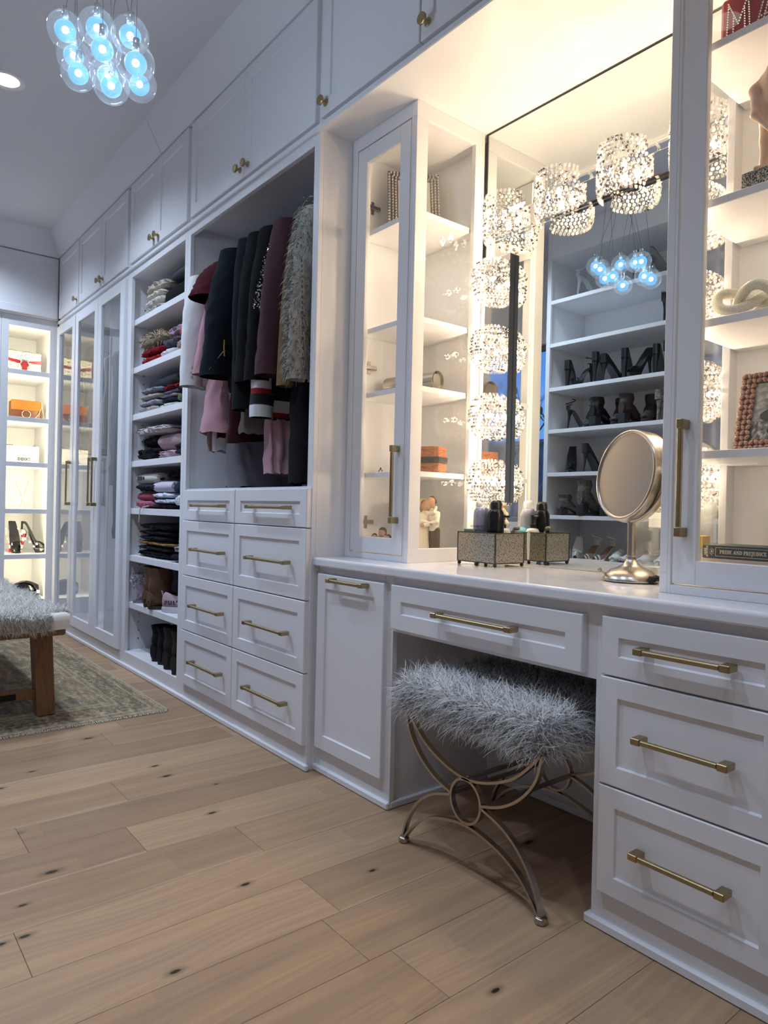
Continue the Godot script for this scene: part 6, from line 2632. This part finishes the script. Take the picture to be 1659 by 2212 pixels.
	garment("sweater", "striped sweater in white, black and red half hidden between black coats", "sweater", -2.6, 0.03, 2.1, 1.35, 0.2, 1.0, striped(), 39, [0.02, 1.35, 0.24, 0.06, 0.05])
	garment("dress", "pale pink pleated dress whose hem hangs lowest in the middle", "dress", -2.66, 0.07, 1.9, 1.125, 0.17, 1.0, cloth("b5929a", 9.0, 0.15), 41, null, {"folds": 14, "depth": 0.3})
	garment("dress", "long grey satin dress trailing to the bottom of the hanging bay", "dress", -2.97, 0.08, 2.1, 1.07, 0.2, 1.0, cloth("77737b", 8.0, 0.1, 0.3), 43, null, {"folds": 4, "depth": 0.25})
	garment("shirt", "white shirt tail hanging below the pink coat", "shirt", -3.09, 0.05, 2.1, 1.24, 0.2, 1.1, cloth("cfd0d6", 9.0, 0.15), 45)
	t = garment("jacket", "mauve suede jacket with a braided seam, left of the white shaggy jacket", "jacket", -2.47, 0.05, 2.205, 1.5, 0.215, 1.0, cloth("4d343c", 16.0, 0.4), 48, [-0.02, 1.51, 0.255, 0.07, 0.062])
	garment("blouse", "mustard blouse sleeve beside the mauve jacket", "blouse", -2.405, 0.03, 2.18, 1.5, 0.2, 1.0, cloth("7c6445", 12.0, 0.2), 50, [0.0, 1.46, 0.23, 0.04, 0.038])
	t = garment("jacket", "shaggy off-white jacket with a stitched seam, rightmost light garment on the rail", "jacket", -2.29, 0.055, 2.2, 1.5, 0.2, 1.0, cloth("bdbab4", 8.0, 0.8), 53, [-0.005, 1.47, 0.235, 0.07, 0.05])
	wardrobe_clothes()
	var roots := []
	for i in 2600:
		var u := r.randf()
		var a := r.randf() * TAU
		var c := V(0, 2.135, 0.17).lerp(V(0, 1.85, 0.25), u).lerp(V(0, 1.85, 0.25).lerp(V(-0.005, 1.48, 0.235), u), u)
		var rad := lerpf(0.07, 0.05, u)
		var o := V(cos(a) * 0.8, 0, sin(a))
		roots.append([c + o * rad, (o + V(0, -0.4, 0)).normalized()])
	for i in 500:
		roots.append([V(r.randf_range(-0.055, 0.0), r.randf_range(1.95, 2.2), r.randf_range(0.02, 0.2)), V(-1, 0.2, 0.6).normalized()])
	g = Geo.new()
	fur(g, roots, 0.042, 0.005, 1.6, 0.4, r)
	var wf := cloth("c9c5bd", 8.0, 0.2).duplicate()
	wf.normal_enabled = false
	wf.vertex_color_use_as_albedo = true
	stuff(part("shag", g, wf, t))
	g = Geo.new()
	for i in 22:
		var u := i / 21.0
		g.box(V(0.052 - 0.012 * u, lerpf(1.9, 1.5, u), 0.27 - 0.025 * u), V(0.056 - 0.012 * u, lerpf(1.9, 1.5, u) + 0.01, 0.274 - 0.025 * u))
	stuff(part("stitching", g, mat("55504a", 0.7), t))
	garment("coat", "long black coat reaching the bottom of the bay under the shaggy jacket", "coat", -2.37, 0.1, 2.12, 1.075, 0.2, 1.06, black, 57, null, {"folds": 5, "depth": 0.12})

func wardrobe_clothes() -> void:
	var lots := [[-4.36, 1.25, "8d8a98", "lilac grey dress"], [-4.45, 0.9, "2b2a30", "long black dress"], [-4.54, 1.2, "9b9490", "taupe blouse"], [-4.63, 0.75, "3a3338", "long plum gown"], [-4.72, 1.1, "6e6a74", "grey coat"], [-4.9, 1.35, "a79a90", "beige shirt"], [-5.05, 1.35, "4a4148", "brown jacket"], [-5.2, 1.35, "8a6f74", "dusty rose top"], [-5.4, 1.35, "c0bcba", "pale shirt"], [-5.6, 1.35, "55505a", "dark cardigan"]]  # also fills the wardrobe so its inside goes dark behind the glass
	for l in lots:
		garment("hanging_garment", l[3] + " hanging behind the glass doors of the corner wardrobe", "garment", l[0], 0.035, 2.05, l[1], 0.19, 1.0, cloth(l[2]), int(l[0] * -100.0), null, {"folds": 6, "depth": 0.2})

func striped() -> StandardMaterial3D:
	var im := Image.create(4, 64, false, Image.FORMAT_RGB8)
	for y in 64:
		var k := y % 32
		var c := Color("16171a") if k < 12 else (Color("d8d9de") if k < 26 else Color("8b1520"))
		for x in 4:
			im.set_pixel(x, y, c)
	var m := StandardMaterial3D.new()
	m.albedo_texture = ImageTexture.create_from_image(im)
	m.uv1_scale = V(1, 4.2, 1)
	m.roughness = 0.9
	return m

# ---------------------------------------------------------------- folded clothes on the shelves
func folded_clothes() -> void:
	var fold := func(nm: String, label: String, cat: String, x0: float, x1: float, y0: float, y1: float, hex: String, count: int, sd: int, zf := -0.005, deep := 0.3):
		var g := plies(V(0, 0.0, -deep), V(x1 - x0, y1 - y0, 0), count, sd)
		var lo := 9.0
		for p in g.v:
			lo = minf(lo, p.y)
		for i in g.v.size():
			g.v[i].y += 0.0005 - lo
		return lone(nm, g, cloth(hex, 14.0, 0.45), label, cat, "", V(x0, y0, zf))
	var rolled := func(nm: String, label: String, cat: String, x0: float, x1: float, y0: float, y1: float, hex: String, sd: int, zf := -0.01, turn := 0.0):
		var h := y1 - y0
		var g := roll(V(0, 0, -h * 1.4), V(x1 - x0, h, 0), 2.4, sd)
		var lo := 9.0
		for p in g.v:
			lo = minf(lo, p.y)
		for i in g.v.size():
			g.v[i].y += 0.0005 - lo
		var o := lone(nm, g, cloth(hex, 14.0, 0.45), label, cat, "", V(x0, y0, zf))
		o.rotation.y = turn
		return o
	var y := 2.086
	fold.call("sweater", "cream sweater folded at the bottom of the pale stack on the top shelf", "sweater", -4.16, -3.84, y, y + 0.042, "c9c2b8", 2, 1)
	fold.call("sweater", "off-white sweater, second from the bottom of the pale stack on the top shelf", "sweater", -4.13, -3.84, y + 0.043, y + 0.085, "cfc9c0", 1, 2)
	fold.call("sweater", "ivory sweater, third from the bottom of the pale stack on the top shelf", "sweater", -4.13, -3.86, y + 0.086, y + 0.122, "d2cbbf", 1, 3)
	fold.call("sweater", "oatmeal knit sweater on top of the pale stack on the top shelf", "sweater", -4.12, -3.83, y + 0.123, y + 0.175, "c4b9a8", 2, 4)
	rolled.call("sweater", "fuzzy black rolled sweater on the top shelf", "sweater", -3.86, -3.46, y, y + 0.14, "121216", 5)
	rolled.call("cardigan", "chunky charcoal knit rolled on top of the black sweater on the top shelf", "cardigan", -3.8, -3.42, y + 0.141, y + 0.215, "4a4b50", 6, -0.03)
	y = 1.798
	fold.call("sweater", "bright red sweater folded at the bottom left of the second shelf", "sweater", -4.17, -3.86, y, y + 0.042, "8a161d", 1, 7)
	fold.call("sweater", "crimson sweater on top of the bright red one on the second shelf", "sweater", -4.19, -3.84, y + 0.043, y + 0.09, "7b121c", 1, 8)
	var b := fold.call("fur_stole", "beige fur stole bundled on the red sweaters", "stole", -4.18, -3.84, y + 0.095, y + 0.17, "a8977f", 1, 9) as MeshInstance3D
	var r := RandomNumberGenerator.new()
	r.seed = 8
	var roots := []
	var bg: ArrayMesh = b.mesh
	var arr := bg.surface_get_arrays(0)
	for i in 1500:
		var k: int = r.randi() % arr[Mesh.ARRAY_VERTEX].size()
		roots.append([arr[Mesh.ARRAY_VERTEX][k], arr[Mesh.ARRAY_NORMAL][k]])
	var g := Geo.new()
	fur(g, roots, 0.035, 0.005, 1.2, 0.5, r)
	var ff := mat("b3a188", 0.8).duplicate()
	ff.vertex_color_use_as_albedo = true
	stuff(part("fur", g, ff, b))
	fold.call("shirt", "white cotton shirt folded in the middle of the second shelf", "shirt", -3.86, -3.64, y, y + 0.045, "d2d0d4", 1, 10)
	fold.call("sweater", "taupe sweater folded at the right of the second shelf", "sweater", -3.635, -3.42, y, y + 0.065, "8f7c70", 1, 11)
	fold.call("scarf", "dark grey scarf lying across the white shirt on the second shelf", "scarf", -3.83, -3.6, y + 0.047, y + 0.1, "4b4a52", 1, 12)
	fold.call("scarf", "pale mauve scarf piled over the dark grey one on the second shelf", "scarf", -3.8, -3.55, y + 0.103, y + 0.16, "a98b9c", 2, 13, -0.02)
	rolled.call("sweater", "coral rolled sweater at the right of the second shelf", "sweater", -3.63, -3.43, y + 0.07, y + 0.18, "b04b42", 14)
	y = 1.516
	var greys := [["a39b92", "warm grey sweater at the bottom of the left stack on the third shelf"], ["9a97a2", "lavender grey sweater, second from the bottom of the left stack on the third shelf"], ["a69c8f", "beige grey sweater, third from the bottom of the left stack on the third shelf"], ["7f828e", "blue grey sweater under the roll on the third shelf"]]
	for k in 4:
		fold.call("sweater", greys[k][1], "sweater", -4.215 + k * 0.014, -3.9 + k * 0.008, y + k * 0.0355, y + k * 0.0355 + 0.035, greys[k][0], 1, 20 + k)
	rolled.call("sweater", "slate grey rolled sweater on top of the left stack on the third shelf", "sweater", -4.09, -3.7, y + 0.143, y + 0.205, "50545e", 25, -0.03)
	var right := [["b9c0b8", "pale mint top at the bottom of the middle stack on the third shelf", 0.0, 0.028], ["1f2438", "navy top folded above the mint one on the third shelf", 0.029, 0.055], ["b39ea6", "dusty pink top in the middle stack on the third shelf", 0.056, 0.072], ["6f7186", "greyish lilac top under the red one on the third shelf", 0.073, 0.092], ["6d141d", "deep red top on the middle stack of the third shelf", 0.093, 0.125]]
	for k in right.size():
		fold.call("folded_top", right[k][1], "top", -3.88 + k * 0.012, -3.63 + k * 0.012, y + right[k][2], y + right[k][3], right[k][0], 1, 30 + k, -0.012)
	fold.call("folded_top", "olive green top at the bottom right of the third shelf", "top", -3.61, -3.42, y, y + 0.06, "595a44", 1, 36)
	fold.call("folded_top", "near-black top on the olive one at the right of the third shelf", "top", -3.6, -3.43, y + 0.061, y + 0.1, "241d2c", 1, 37)
	fold.call("folded_top", "cream top on the very right of the third shelf", "top", -3.56, -3.42, y + 0.101, y + 0.14, "c9c0b0", 1, 38)
	y = 1.236
	fold.call("folded_top", "black top folded at the bottom left of the fourth shelf", "top", -4.22, -3.88, y, y + 0.07, "101014", 2, 40)
	fold.call("folded_top", "soft black sweater on the black top of the fourth shelf", "sweater", -4.17, -3.89, y + 0.072, y + 0.138, "121217", 1, 41, -0.02)
	fold.call("blouse", "off-white ruffled blouse draped over the black tops of the fourth shelf", "blouse", -4.215, -3.72, y + 0.142, y + 0.19, "b8aeb0", 3, 42, 0.012)
	fold.call("folded_top", "crumpled pale pink top under the pink knit of the fourth shelf", "top", -3.875, -3.66, y, y + 0.045, "b39aa0", 3, 43)
	rolled.call("sweater", "dusty pink knit rolled into a fat bundle on the fourth shelf", "sweater", -3.88, -3.56, y + 0.047, y + 0.16, "a88c93", 44, 0.0, 0.2)
	fold.call("folded_top", "charcoal top folded at the right of the fourth shelf", "top", -3.65, -3.42, y, y + 0.075, "222228", 2, 45, -0.01, 0.25)
	fold.call("folded_top", "white floral top at the right of the fourth shelf", "top", -3.55, -3.41, y + 0.162, y + 0.21, "c6cbd0", 2, 46, -0.015)
	y = 0.954
	fold.call("sweatshirt", "rose pink sweatshirt folded at the bottom left of the fifth shelf", "sweatshirt", -4.2, -3.95, y, y + 0.045, "a2606f", 1, 50, 0.004)
	rolled.call("sweatshirt", "deep pink rolled sweatshirt on the rose one of the fifth shelf", "sweatshirt", -4.205, -3.93, y + 0.046, y + 0.1, "a04a5a", 51)
	fold.call("sweatshirt", "charcoal sweatshirt on the pink ones of the fifth shelf", "sweatshirt", -4.21, -3.88, y + 0.102, y + 0.142, "23252c", 1, 52, 0.004)
	b = rolled.call("sweatshirt", "cream rolled sweatshirt with a dark print on top of the fifth shelf", "sweatshirt", -4.21, -3.88, y + 0.144, y + 0.215, "c5c1b8", 53, 0.0)
	g = Geo.new()
	g.box(V(0.05, 0.022, -0.004), V(0.12, 0.045, 0.001), 0.001)
	g.box(V(0.14, 0.024, -0.004), V(0.155, 0.042, 0.001), 0.001)
	part("print", g, mat("3c3a3a", 0.8), b)
	fold.call("folded_top", "thin black top at the bottom of the middle stack of the fifth shelf", "top", -3.94, -3.62, y, y + 0.024, "0f0f13", 1, 54)
	fold.call("folded_top", "pale blue top folded above the thin black one of the fifth shelf", "top", -3.92, -3.63, y + 0.025, y + 0.055, "b9c3d8", 1, 55)
	fold.call("folded_top", "white top folded in the middle of the fifth shelf", "top", -3.95, -3.66, y + 0.056, y + 0.09, "d3d6e0", 1, 56)
	rolled.call("sweatshirt", "pale lilac rolled sweatshirt in the middle of the fifth shelf", "sweatshirt", -3.94, -3.66, y + 0.092, y + 0.165, "c3bbca", 57, 0.0)
	fold.call("folded_top", "black top at the back right of the fifth shelf", "top", -3.86, -3.43, y + 0.167, y + 0.215, "131316", 2, 58, -0.05)
	fold.call("sweatshirt", "bright white sweatshirt at the right of the fifth shelf", "sweatshirt", -3.6, -3.42, y, y + 0.08, "cdd3d8", 1, 59, 0.0)
	rolled.call("folded_top", "navy rolled top with blue bands at the right of the fifth shelf", "top", -3.65, -3.44, y + 0.082, y + 0.16, "1b2740", 60, -0.01)
	g = Geo.new()
	g.tube(PackedVector3Array([V(-3.96, 0.97, 0.0), V(-4.0, 0.962, 0.022), V(-4.02, 0.95, 0.03), V(-4.026, 0.91, 0.03), V(-4.03, 0.875, 0.031)]), 0.003, 6)
	lone("drawstring", g, mat("c9b9c0", 0.9), "pale drawstring dangling over the edge of the fifth shelf", "drawstring")
	y = 0.672
	var jn := [["14161d", 0.0, 0.036, "near-black jeans at the bottom of the left stack on the sixth shelf"], ["13151b", 0.037, 0.066, "black jeans, second from the bottom of the left stack on the sixth shelf"], ["8b6a3c", 0.067, 0.092, "mustard brown jeans in the dark stack on the sixth shelf"], ["181a21", 0.093, 0.125, "dark jeans above the mustard ones on the sixth shelf"], ["11131a", 0.126, 0.155, "dark jeans, second from the top of the left stack on the sixth shelf"], ["1a1d25", 0.156, 0.195, "dark navy jeans on top of the left stack on the sixth shelf"]]
	for k in jn.size():
		fold.call("jeans", jn[k][3], "jeans", -4.21 + (0.03 if k > 2 else 0.0) + 0.012 * (k % 2), -3.68 + 0.02 * (k % 3), y + jn[k][1], y + jn[k][2], jn[k][0], 1 if k else 2, 70 + k, -0.01)
	fold.call("jeans", "black jeans folded at the right of the sixth shelf", "jeans", -3.65, -3.42, y, y + 0.045, "15161b", 1, 77, 0.0)
	fold.call("shorts", "light grey denim shorts on the black jeans of the sixth shelf", "shorts", -3.64, -3.45, y + 0.046, y + 0.085, "a3a8b2", 2, 78, -0.01)
	fold.call("jeans", "faded charcoal jeans on top at the right of the sixth shelf", "jeans", -3.63, -3.42, y + 0.087, y + 0.14, "22252c", 2, 79, -0.03)

# ---------------------------------------------------------------- footwear in the tower
func tower_shoes() -> void:
	var lilac := cloth("a49aa6", 12.0, 0.3)
	var tan := cloth("5f4736", 12.0, 0.3)
	var y := 0.3905
	var t := thing("boot", "lilac boot with a pale fur cuff, left one of the pair on the seventh shelf", "boot", V(-4.165, y, -0.09), PI + 0.3, "boots on the seventh shelf")
	var fc := mat("c3bac0", 0.8).duplicate()
	fc.vertex_color_use_as_albedo = true
	boot_parts(t, lilac, mat("8d8088", 0.6), 0.17, 0.22, 0.046, fc)
	var g := Geo.new()
	g.ball(V(0, 0.1, -0.11), V(0.012, 0.008, 0.005), 8, 6)
	part("ribbon", g, mat("a897a6", 0.6), t)
	dup(t, "lilac boot with a pale fur cuff, right one of the pair on the seventh shelf", V(-4.06, y, -0.14), PI - 0.1, "boots on the seventh shelf")
	t = thing("boot", "tan suede boot, left one of the tall pair on the seventh shelf", "boot", V(-3.965, y, -0.11), PI + 0.15, "boots on the seventh shelf")
	boot_parts(t, tan, mat("3c2f27", 0.7), 0.232, 0.26, 0.058)
	g = Geo.new()
	g.box(V(-0.011, 0.03, -0.134), V(0.011, 0.05, -0.128), 0.001)
	part("heel_tag", g, mat("2f231c", 0.6), t)
	dup(t, "tan suede boot, right one of the tall pair on the seventh shelf", V(-3.845, y, -0.1), PI - 0.05, "boots on the seventh shelf")
	t = thing("boot", "dark brown suede boot behind the pink sneaker", "boot", V(-3.7, y, -0.2), PI, "boots on the seventh shelf")
	boot_parts(t, cloth("2b2422", 12.0, 0.3), mat("1d1917", 0.7), 0.23, 0.26, 0.055)
	t = thing("sneaker", "pale pink sneaker with a white sole at the right of the seventh shelf", "sneaker", V(-3.64, y, -0.085), PI - 0.75)
	sneaker_parts(t, cloth("b39aa2", 14.0, 0.2), mat("cfc9d2", 0.5), 0.23)
	text_on(t, "PUMA", 0.034, mat("3d353b", 0.6), Transform3D(Basis(Vector3.UP, -PI / 2 + 0.08), V(-0.034, 0.055, -0.045)), false)
	text_on(t, "PUMA", 0.034, mat("3d353b", 0.6), Transform3D(Basis(Vector3.UP, PI / 2 + 0.12), V(0.036, 0.055, -0.045)), false)
	y = 0.0955
	var blk := mat("16161a", 0.35)
	t = thing("shoe", "black strappy buckled shoe at the left of the bottom shelf", "shoe", V(-4.0, y, -0.15), PI + 0.5)
	boot_parts(t, blk, mat("0e0e10", 0.5), 0.1, 0.24, 0.045)
	g = Geo.new()
	for k in 4:
		g.box(V(-0.05, 0.055 + k * 0.014, -0.06 + k * 0.02), V(0.05, 0.062 + k * 0.014, -0.05 + k * 0.02), 0.002)
	part("strap", g, mat("3b3a38", 0.3, 0.7), t)
	var dark := cloth("16171c", 12.0, 0.3)
	t = thing("boot", "black ankle boot, left one of the black pair on the bottom shelf", "boot", V(-3.87, y, -0.12), PI + 0.2, "boots on the bottom shelf")
	boot_parts(t, dark, mat("0f0f11", 0.6), 0.2, 0.25, 0.047)
	dup(t, "black ankle boot, right one of the black pair on the bottom shelf", V(-3.765, y, -0.12), PI + 0.1, "boots on the bottom shelf")
	t = thing("boot", "dark olive boot, left one of the olive pair on the bottom shelf", "boot", V(-3.645, y, -0.11), PI + 0.15, "boots on the bottom shelf")
	boot_parts(t, cloth("292924", 12.0, 0.3), mat("1c1b18", 0.7), 0.225, 0.26, 0.054)
	dup(t, "dark olive boot, right one of the olive pair on the bottom shelf", V(-3.5, y, -0.1), PI + 0.1, "boots on the bottom shelf")

# ---------------------------------------------------------------- shoes on the opposite wall, seen in the mirror
func wall_shoes() -> void:
	var zf := 1.75 + 0.115
	var black := mat("1b1b1f", 0.35)
	var sole := mat("6c5d50", 0.7)
	var dk := mat("27272b", 0.7)
	var put := func(kind: String, label: String, x: float, y: float, turn: float, up: Material, inn: Material, heel := 0.11, plat := 0.02):
		var o := thing("high_heel" if kind in ["pump", "sandal", "block"] else kind, label, "boot" if kind == "ankle_boot" else "shoe", V(x, y + 0.0005, zf + 0.01), turn, "shoes on the opposite shelves")
		if kind in ["pump", "sandal", "block"]:
			pump_parts(o, up, inn, heel, plat, 0.23, kind, 10)
		elif kind == "ankle_boot":
			boot_parts(o, up, inn, 0.2, 0.24, 0.044, null, 0.05)
		else:
			sneaker_parts(o, up, inn, 0.25)
		return o
	var glass := clear("e8eef2", 0.22, 0.05, 1.0)
	put.call("sandal", "clear high heel on the highest shelf seen in the mirror", -3.0, 2.535, 0.6, glass, mat("8a8680", 0.5), 0.12, 0.03)
	put.call("sandal", "clear high heel with a dark bow on the highest shelf seen in the mirror", -2.86, 2.535, 2.3, glass, mat("5a5652", 0.5), 0.12, 0.03)
	put.call("block", "taupe platform shoe under the reflected globe chandelier", -2.6, 2.535, -0.4, mat("7c7068", 0.5), sole, 0.1, 0.04)
	put.call("block", "grey platform shoe right of the taupe one, highest shelf in the mirror", -2.45, 2.535, 0.5, mat("8a8a8c", 0.5), sole, 0.1, 0.04)
	var glit := mat("2a2a2e", 0.25, 0.5)
	put.call("pump", "glittering black high heel standing alone on the second reflected shelf", -2.36, 2.22, 2.0, glit, dk, 0.14, 0.03)
	put.call("pump", "glittering black high heel at the right end of the second reflected shelf", -2.2, 2.22, 0.4, glit, dk, 0.14, 0.03)
	var row := ["black block heel at the left end of the third reflected shelf", "black strapped heel second on the third reflected shelf", "black tall heel third on the third reflected shelf", "black suede heel fourth on the third reflected shelf", "black patent heel fifth on the third reflected shelf", "black heel with a nude lining sixth on the third reflected shelf", "black platform heel seventh on the third reflected shelf", "black heel with a tan lining eighth on the third reflected shelf", "black sandal at the right of the third reflected shelf"]
	for k in row.size():
		put.call(["block", "sandal", "pump", "pump", "block", "pump", "pump", "pump", "sandal"][k], row[k], -3.13 + k * 0.115, 1.897, (0.3 if k % 2 else -0.35) + (PI if k in [1, 5] else 0.0), black, sole if k in [5, 7] else dk, 0.1 + 0.012 * (k % 3), 0.03)
	row = ["black strappy sandal heel at the left of the fourth reflected shelf", "black ankle strap sandal second on the fourth reflected shelf", "black lace-up ankle boot on the fourth reflected shelf", "black heeled ankle boot on the fourth reflected shelf", "dark fringed ankle boot on the fourth reflected shelf", "black fringed ankle boot right of the other fringed one", "red heel with leopard lining on the fourth reflected shelf", "red laced sneaker with white stripes on the fourth reflected shelf", "red high top shoe at the right of the fourth reflected shelf"]
	var red := mat("6d1420", 0.4)
	var leo := leopard("b9b4aa", "232326")
	var brown := mat("3a2a25", 0.6)
	for k in row.size():
		var kind: String = ["sandal", "sandal", "ankle_boot", "ankle_boot", "ankle_boot", "ankle_boot", "pump", "sneaker", "ankle_boot"][k]
		put.call(kind, row[k], -3.06 + k * 0.113, 1.59, (0.5 if k == 0 else 0.2) if k % 2 == 0 else PI - 0.3, [black, black, black, mat("221f20", 0.6), brown, mat("2a1f20", 0.7), leo, red, red][k], [dk, dk, dk, dk, dk, dk, red, mat("cfcfcf", 0.5), mat("cfcfcf", 0.5)][k], 0.12, 0.02)
	row = ["black pump at the left end of the fifth reflected shelf", "charcoal pump second on the fifth reflected shelf", "black shoe with a bow third on the fifth reflected shelf", "navy pump beside the round make-up mirror, fifth reflected shelf", "black pump behind the round make-up mirror, fifth reflected shelf"]
	for k in row.size():
		put.call("pump", row[k], -3.1 + k * 0.17, 1.276, (0.2 if k % 2 else 2.6), [black, mat("2b2b30", 0.5), black, mat("1d2230", 0.4), black][k], dk, 0.12, 0.02)
	row = ["leopard print boot lying low at the left of the sixth reflected shelf", "tall leopard print boot on the sixth reflected shelf", "brown suede ankle boot beside the leopard ones", "small leopard ankle boot right of the brown one", "brown ankle boot near the make-up mirror, sixth reflected shelf"]
	var leo2 := leopard("8d8478", "29282a")
	for k in row.size():
		var o: Node3D = put.call("ankle_boot", row[k], -3.08 + k * 0.155, 0.967, 0.4 - 0.3 * k, leo2 if k in [0, 1, 3] else mat("43332c", 0.7), dk)
		if k == 1:
			o.scale = V(1.05, 1.25, 1.05)
		elif k != 2:
			o.scale = V(0.95, 0.75, 0.95)
	row = ["white pump at the left of the lowest reflected shelf", "white pump with an open toe second on the lowest reflected shelf", "white strapped sandal on the lowest reflected shelf", "white sandal with a brown sole on the lowest reflected shelf", "white cut-out sandal on the lowest reflected shelf", "white and navy sneaker on the lowest reflected shelf", "white laced sneaker on the lowest reflected shelf", "white chunky sneaker on the lowest reflected shelf", "white perforated boot behind the mirror stem, lowest reflected shelf", "white slip-on shoe at the right of the lowest reflected shelf"]
	var wh := mat("cfcdc8", 0.5)
	var wsole := mat("8a6a58", 0.7)
	for k in row.size():
		var kind: String = ["pump", "pump", "sandal", "sandal", "sneaker", "sneaker", "sneaker", "sneaker", "ankle_boot", "sneaker"][k]
		var o: Node3D = put.call(kind, row[k], -3.14 + k * 0.112, 0.645, [0.4, 2.7, PI, PI + 0.3, PI - 0.2, PI + 0.2, PI, PI - 0.1, 0.2, PI][k], wh, [wsole, wsole, wsole, wsole, mat("b9b9ba", 0.5), mat("23262f", 0.5), mat("d5d5d5", 0.5), mat("d5d5d5", 0.5), mat("b9b4aa", 0.6), mat("c9c9c9", 0.5)][k], 0.09, 0.02)

# ---------------------------------------------------------------- beyond the window
func outside() -> void:
	var g := Geo.new()
	g.box(V(-14, -0.3, 2.5), V(3, -0.2, 16))
	var o := lone("ground", g, mat("6e6a60", 0.95), "grey ground outside the window", "ground")
	o.set_meta("kind", "structure")
	var t := thing("garden_wall", "grey stone garden wall outside the window, seen in the vanity mirror", "wall", V(-8.0, -0.2, 7.0))
	g = Geo.new()
	g.box(V(-5, 0, 0), V(6, 2.35, 0.25), 0.02)
	var stone := StandardMaterial3D.new()
	stone.albedo_texture = noise_ramp(0.02, 51, [[0.0, "5b5f63"], [0.5, "7c8084"], [1.0, "94979a"]], 4, 256)
	stone.uv1_triplanar = true
	stone.roughness = 0.95
	part("face", g, stone, t)
	g = Geo.new()
	g.box(V(-5.05, 2.35, -0.05), V(6.05, 2.42, 0.3), 0.01)
	part("coping", g, mat("8d9092", 0.9), t)
	var r := RandomNumberGenerator.new()
	r.seed = 41
	for k in 3:
		t = thing("bare_tree", ["bare grey tree left in the window reflection", "bare grey tree in the middle of the window reflection", "bare grey tree right in the window reflection"][k], "tree", V(-9.4 + k * 1.25, -0.2, 5.6 + 0.3 * k))
		g = Geo.new()
		branch(g, V(0, 0, 0), V(r.randf_range(-0.1, 0.1), 1, 0), 1.5, 0.06, 4, r)
		part("trunk", g, mat("4c4a48", 0.9), t)
		var leaves := Geo.new()
		for i in 26:
			var p := V(r.randf_range(-0.6, 0.6), r.randf_range(1.5, 3.2), r.randf_range(-0.3, 0.3))
			leaves.ball(p, V(0.03, 0.07, 0.015), 5, 4)
		stuff(part("leaves", leaves, mat("4a5148", 0.9), t))

func branch(g: Geo, p: Vector3, d: Vector3, l: float, w: float, depth: int, r: RandomNumberGenerator) -> void:
	var pts := PackedVector3Array([p])
	var rad := [w]
	var q := p
	var dir := d.normalized()
	for i in 4:
		dir = (dir + V(r.randf_range(-0.25, 0.25), r.randf_range(-0.02, 0.2), r.randf_range(-0.2, 0.2))).normalized()
		q += dir * l / 4.0
		pts.append(q)
		rad.append(lerpf(w, w * 0.55, (i + 1) / 4.0))
	g.tube(pts, rad, 6)
	if depth > 0:
		for k in 2 + (r.randi() % 2):
			var nd := (dir + V(r.randf_range(-0.9, 0.9), r.randf_range(-0.1, 0.6), r.randf_range(-0.6, 0.6))).normalized()
			branch(g, q if k == 0 else pts[2 + r.randi() % 3], nd, l * 0.62, w * 0.55, depth - 1, r)
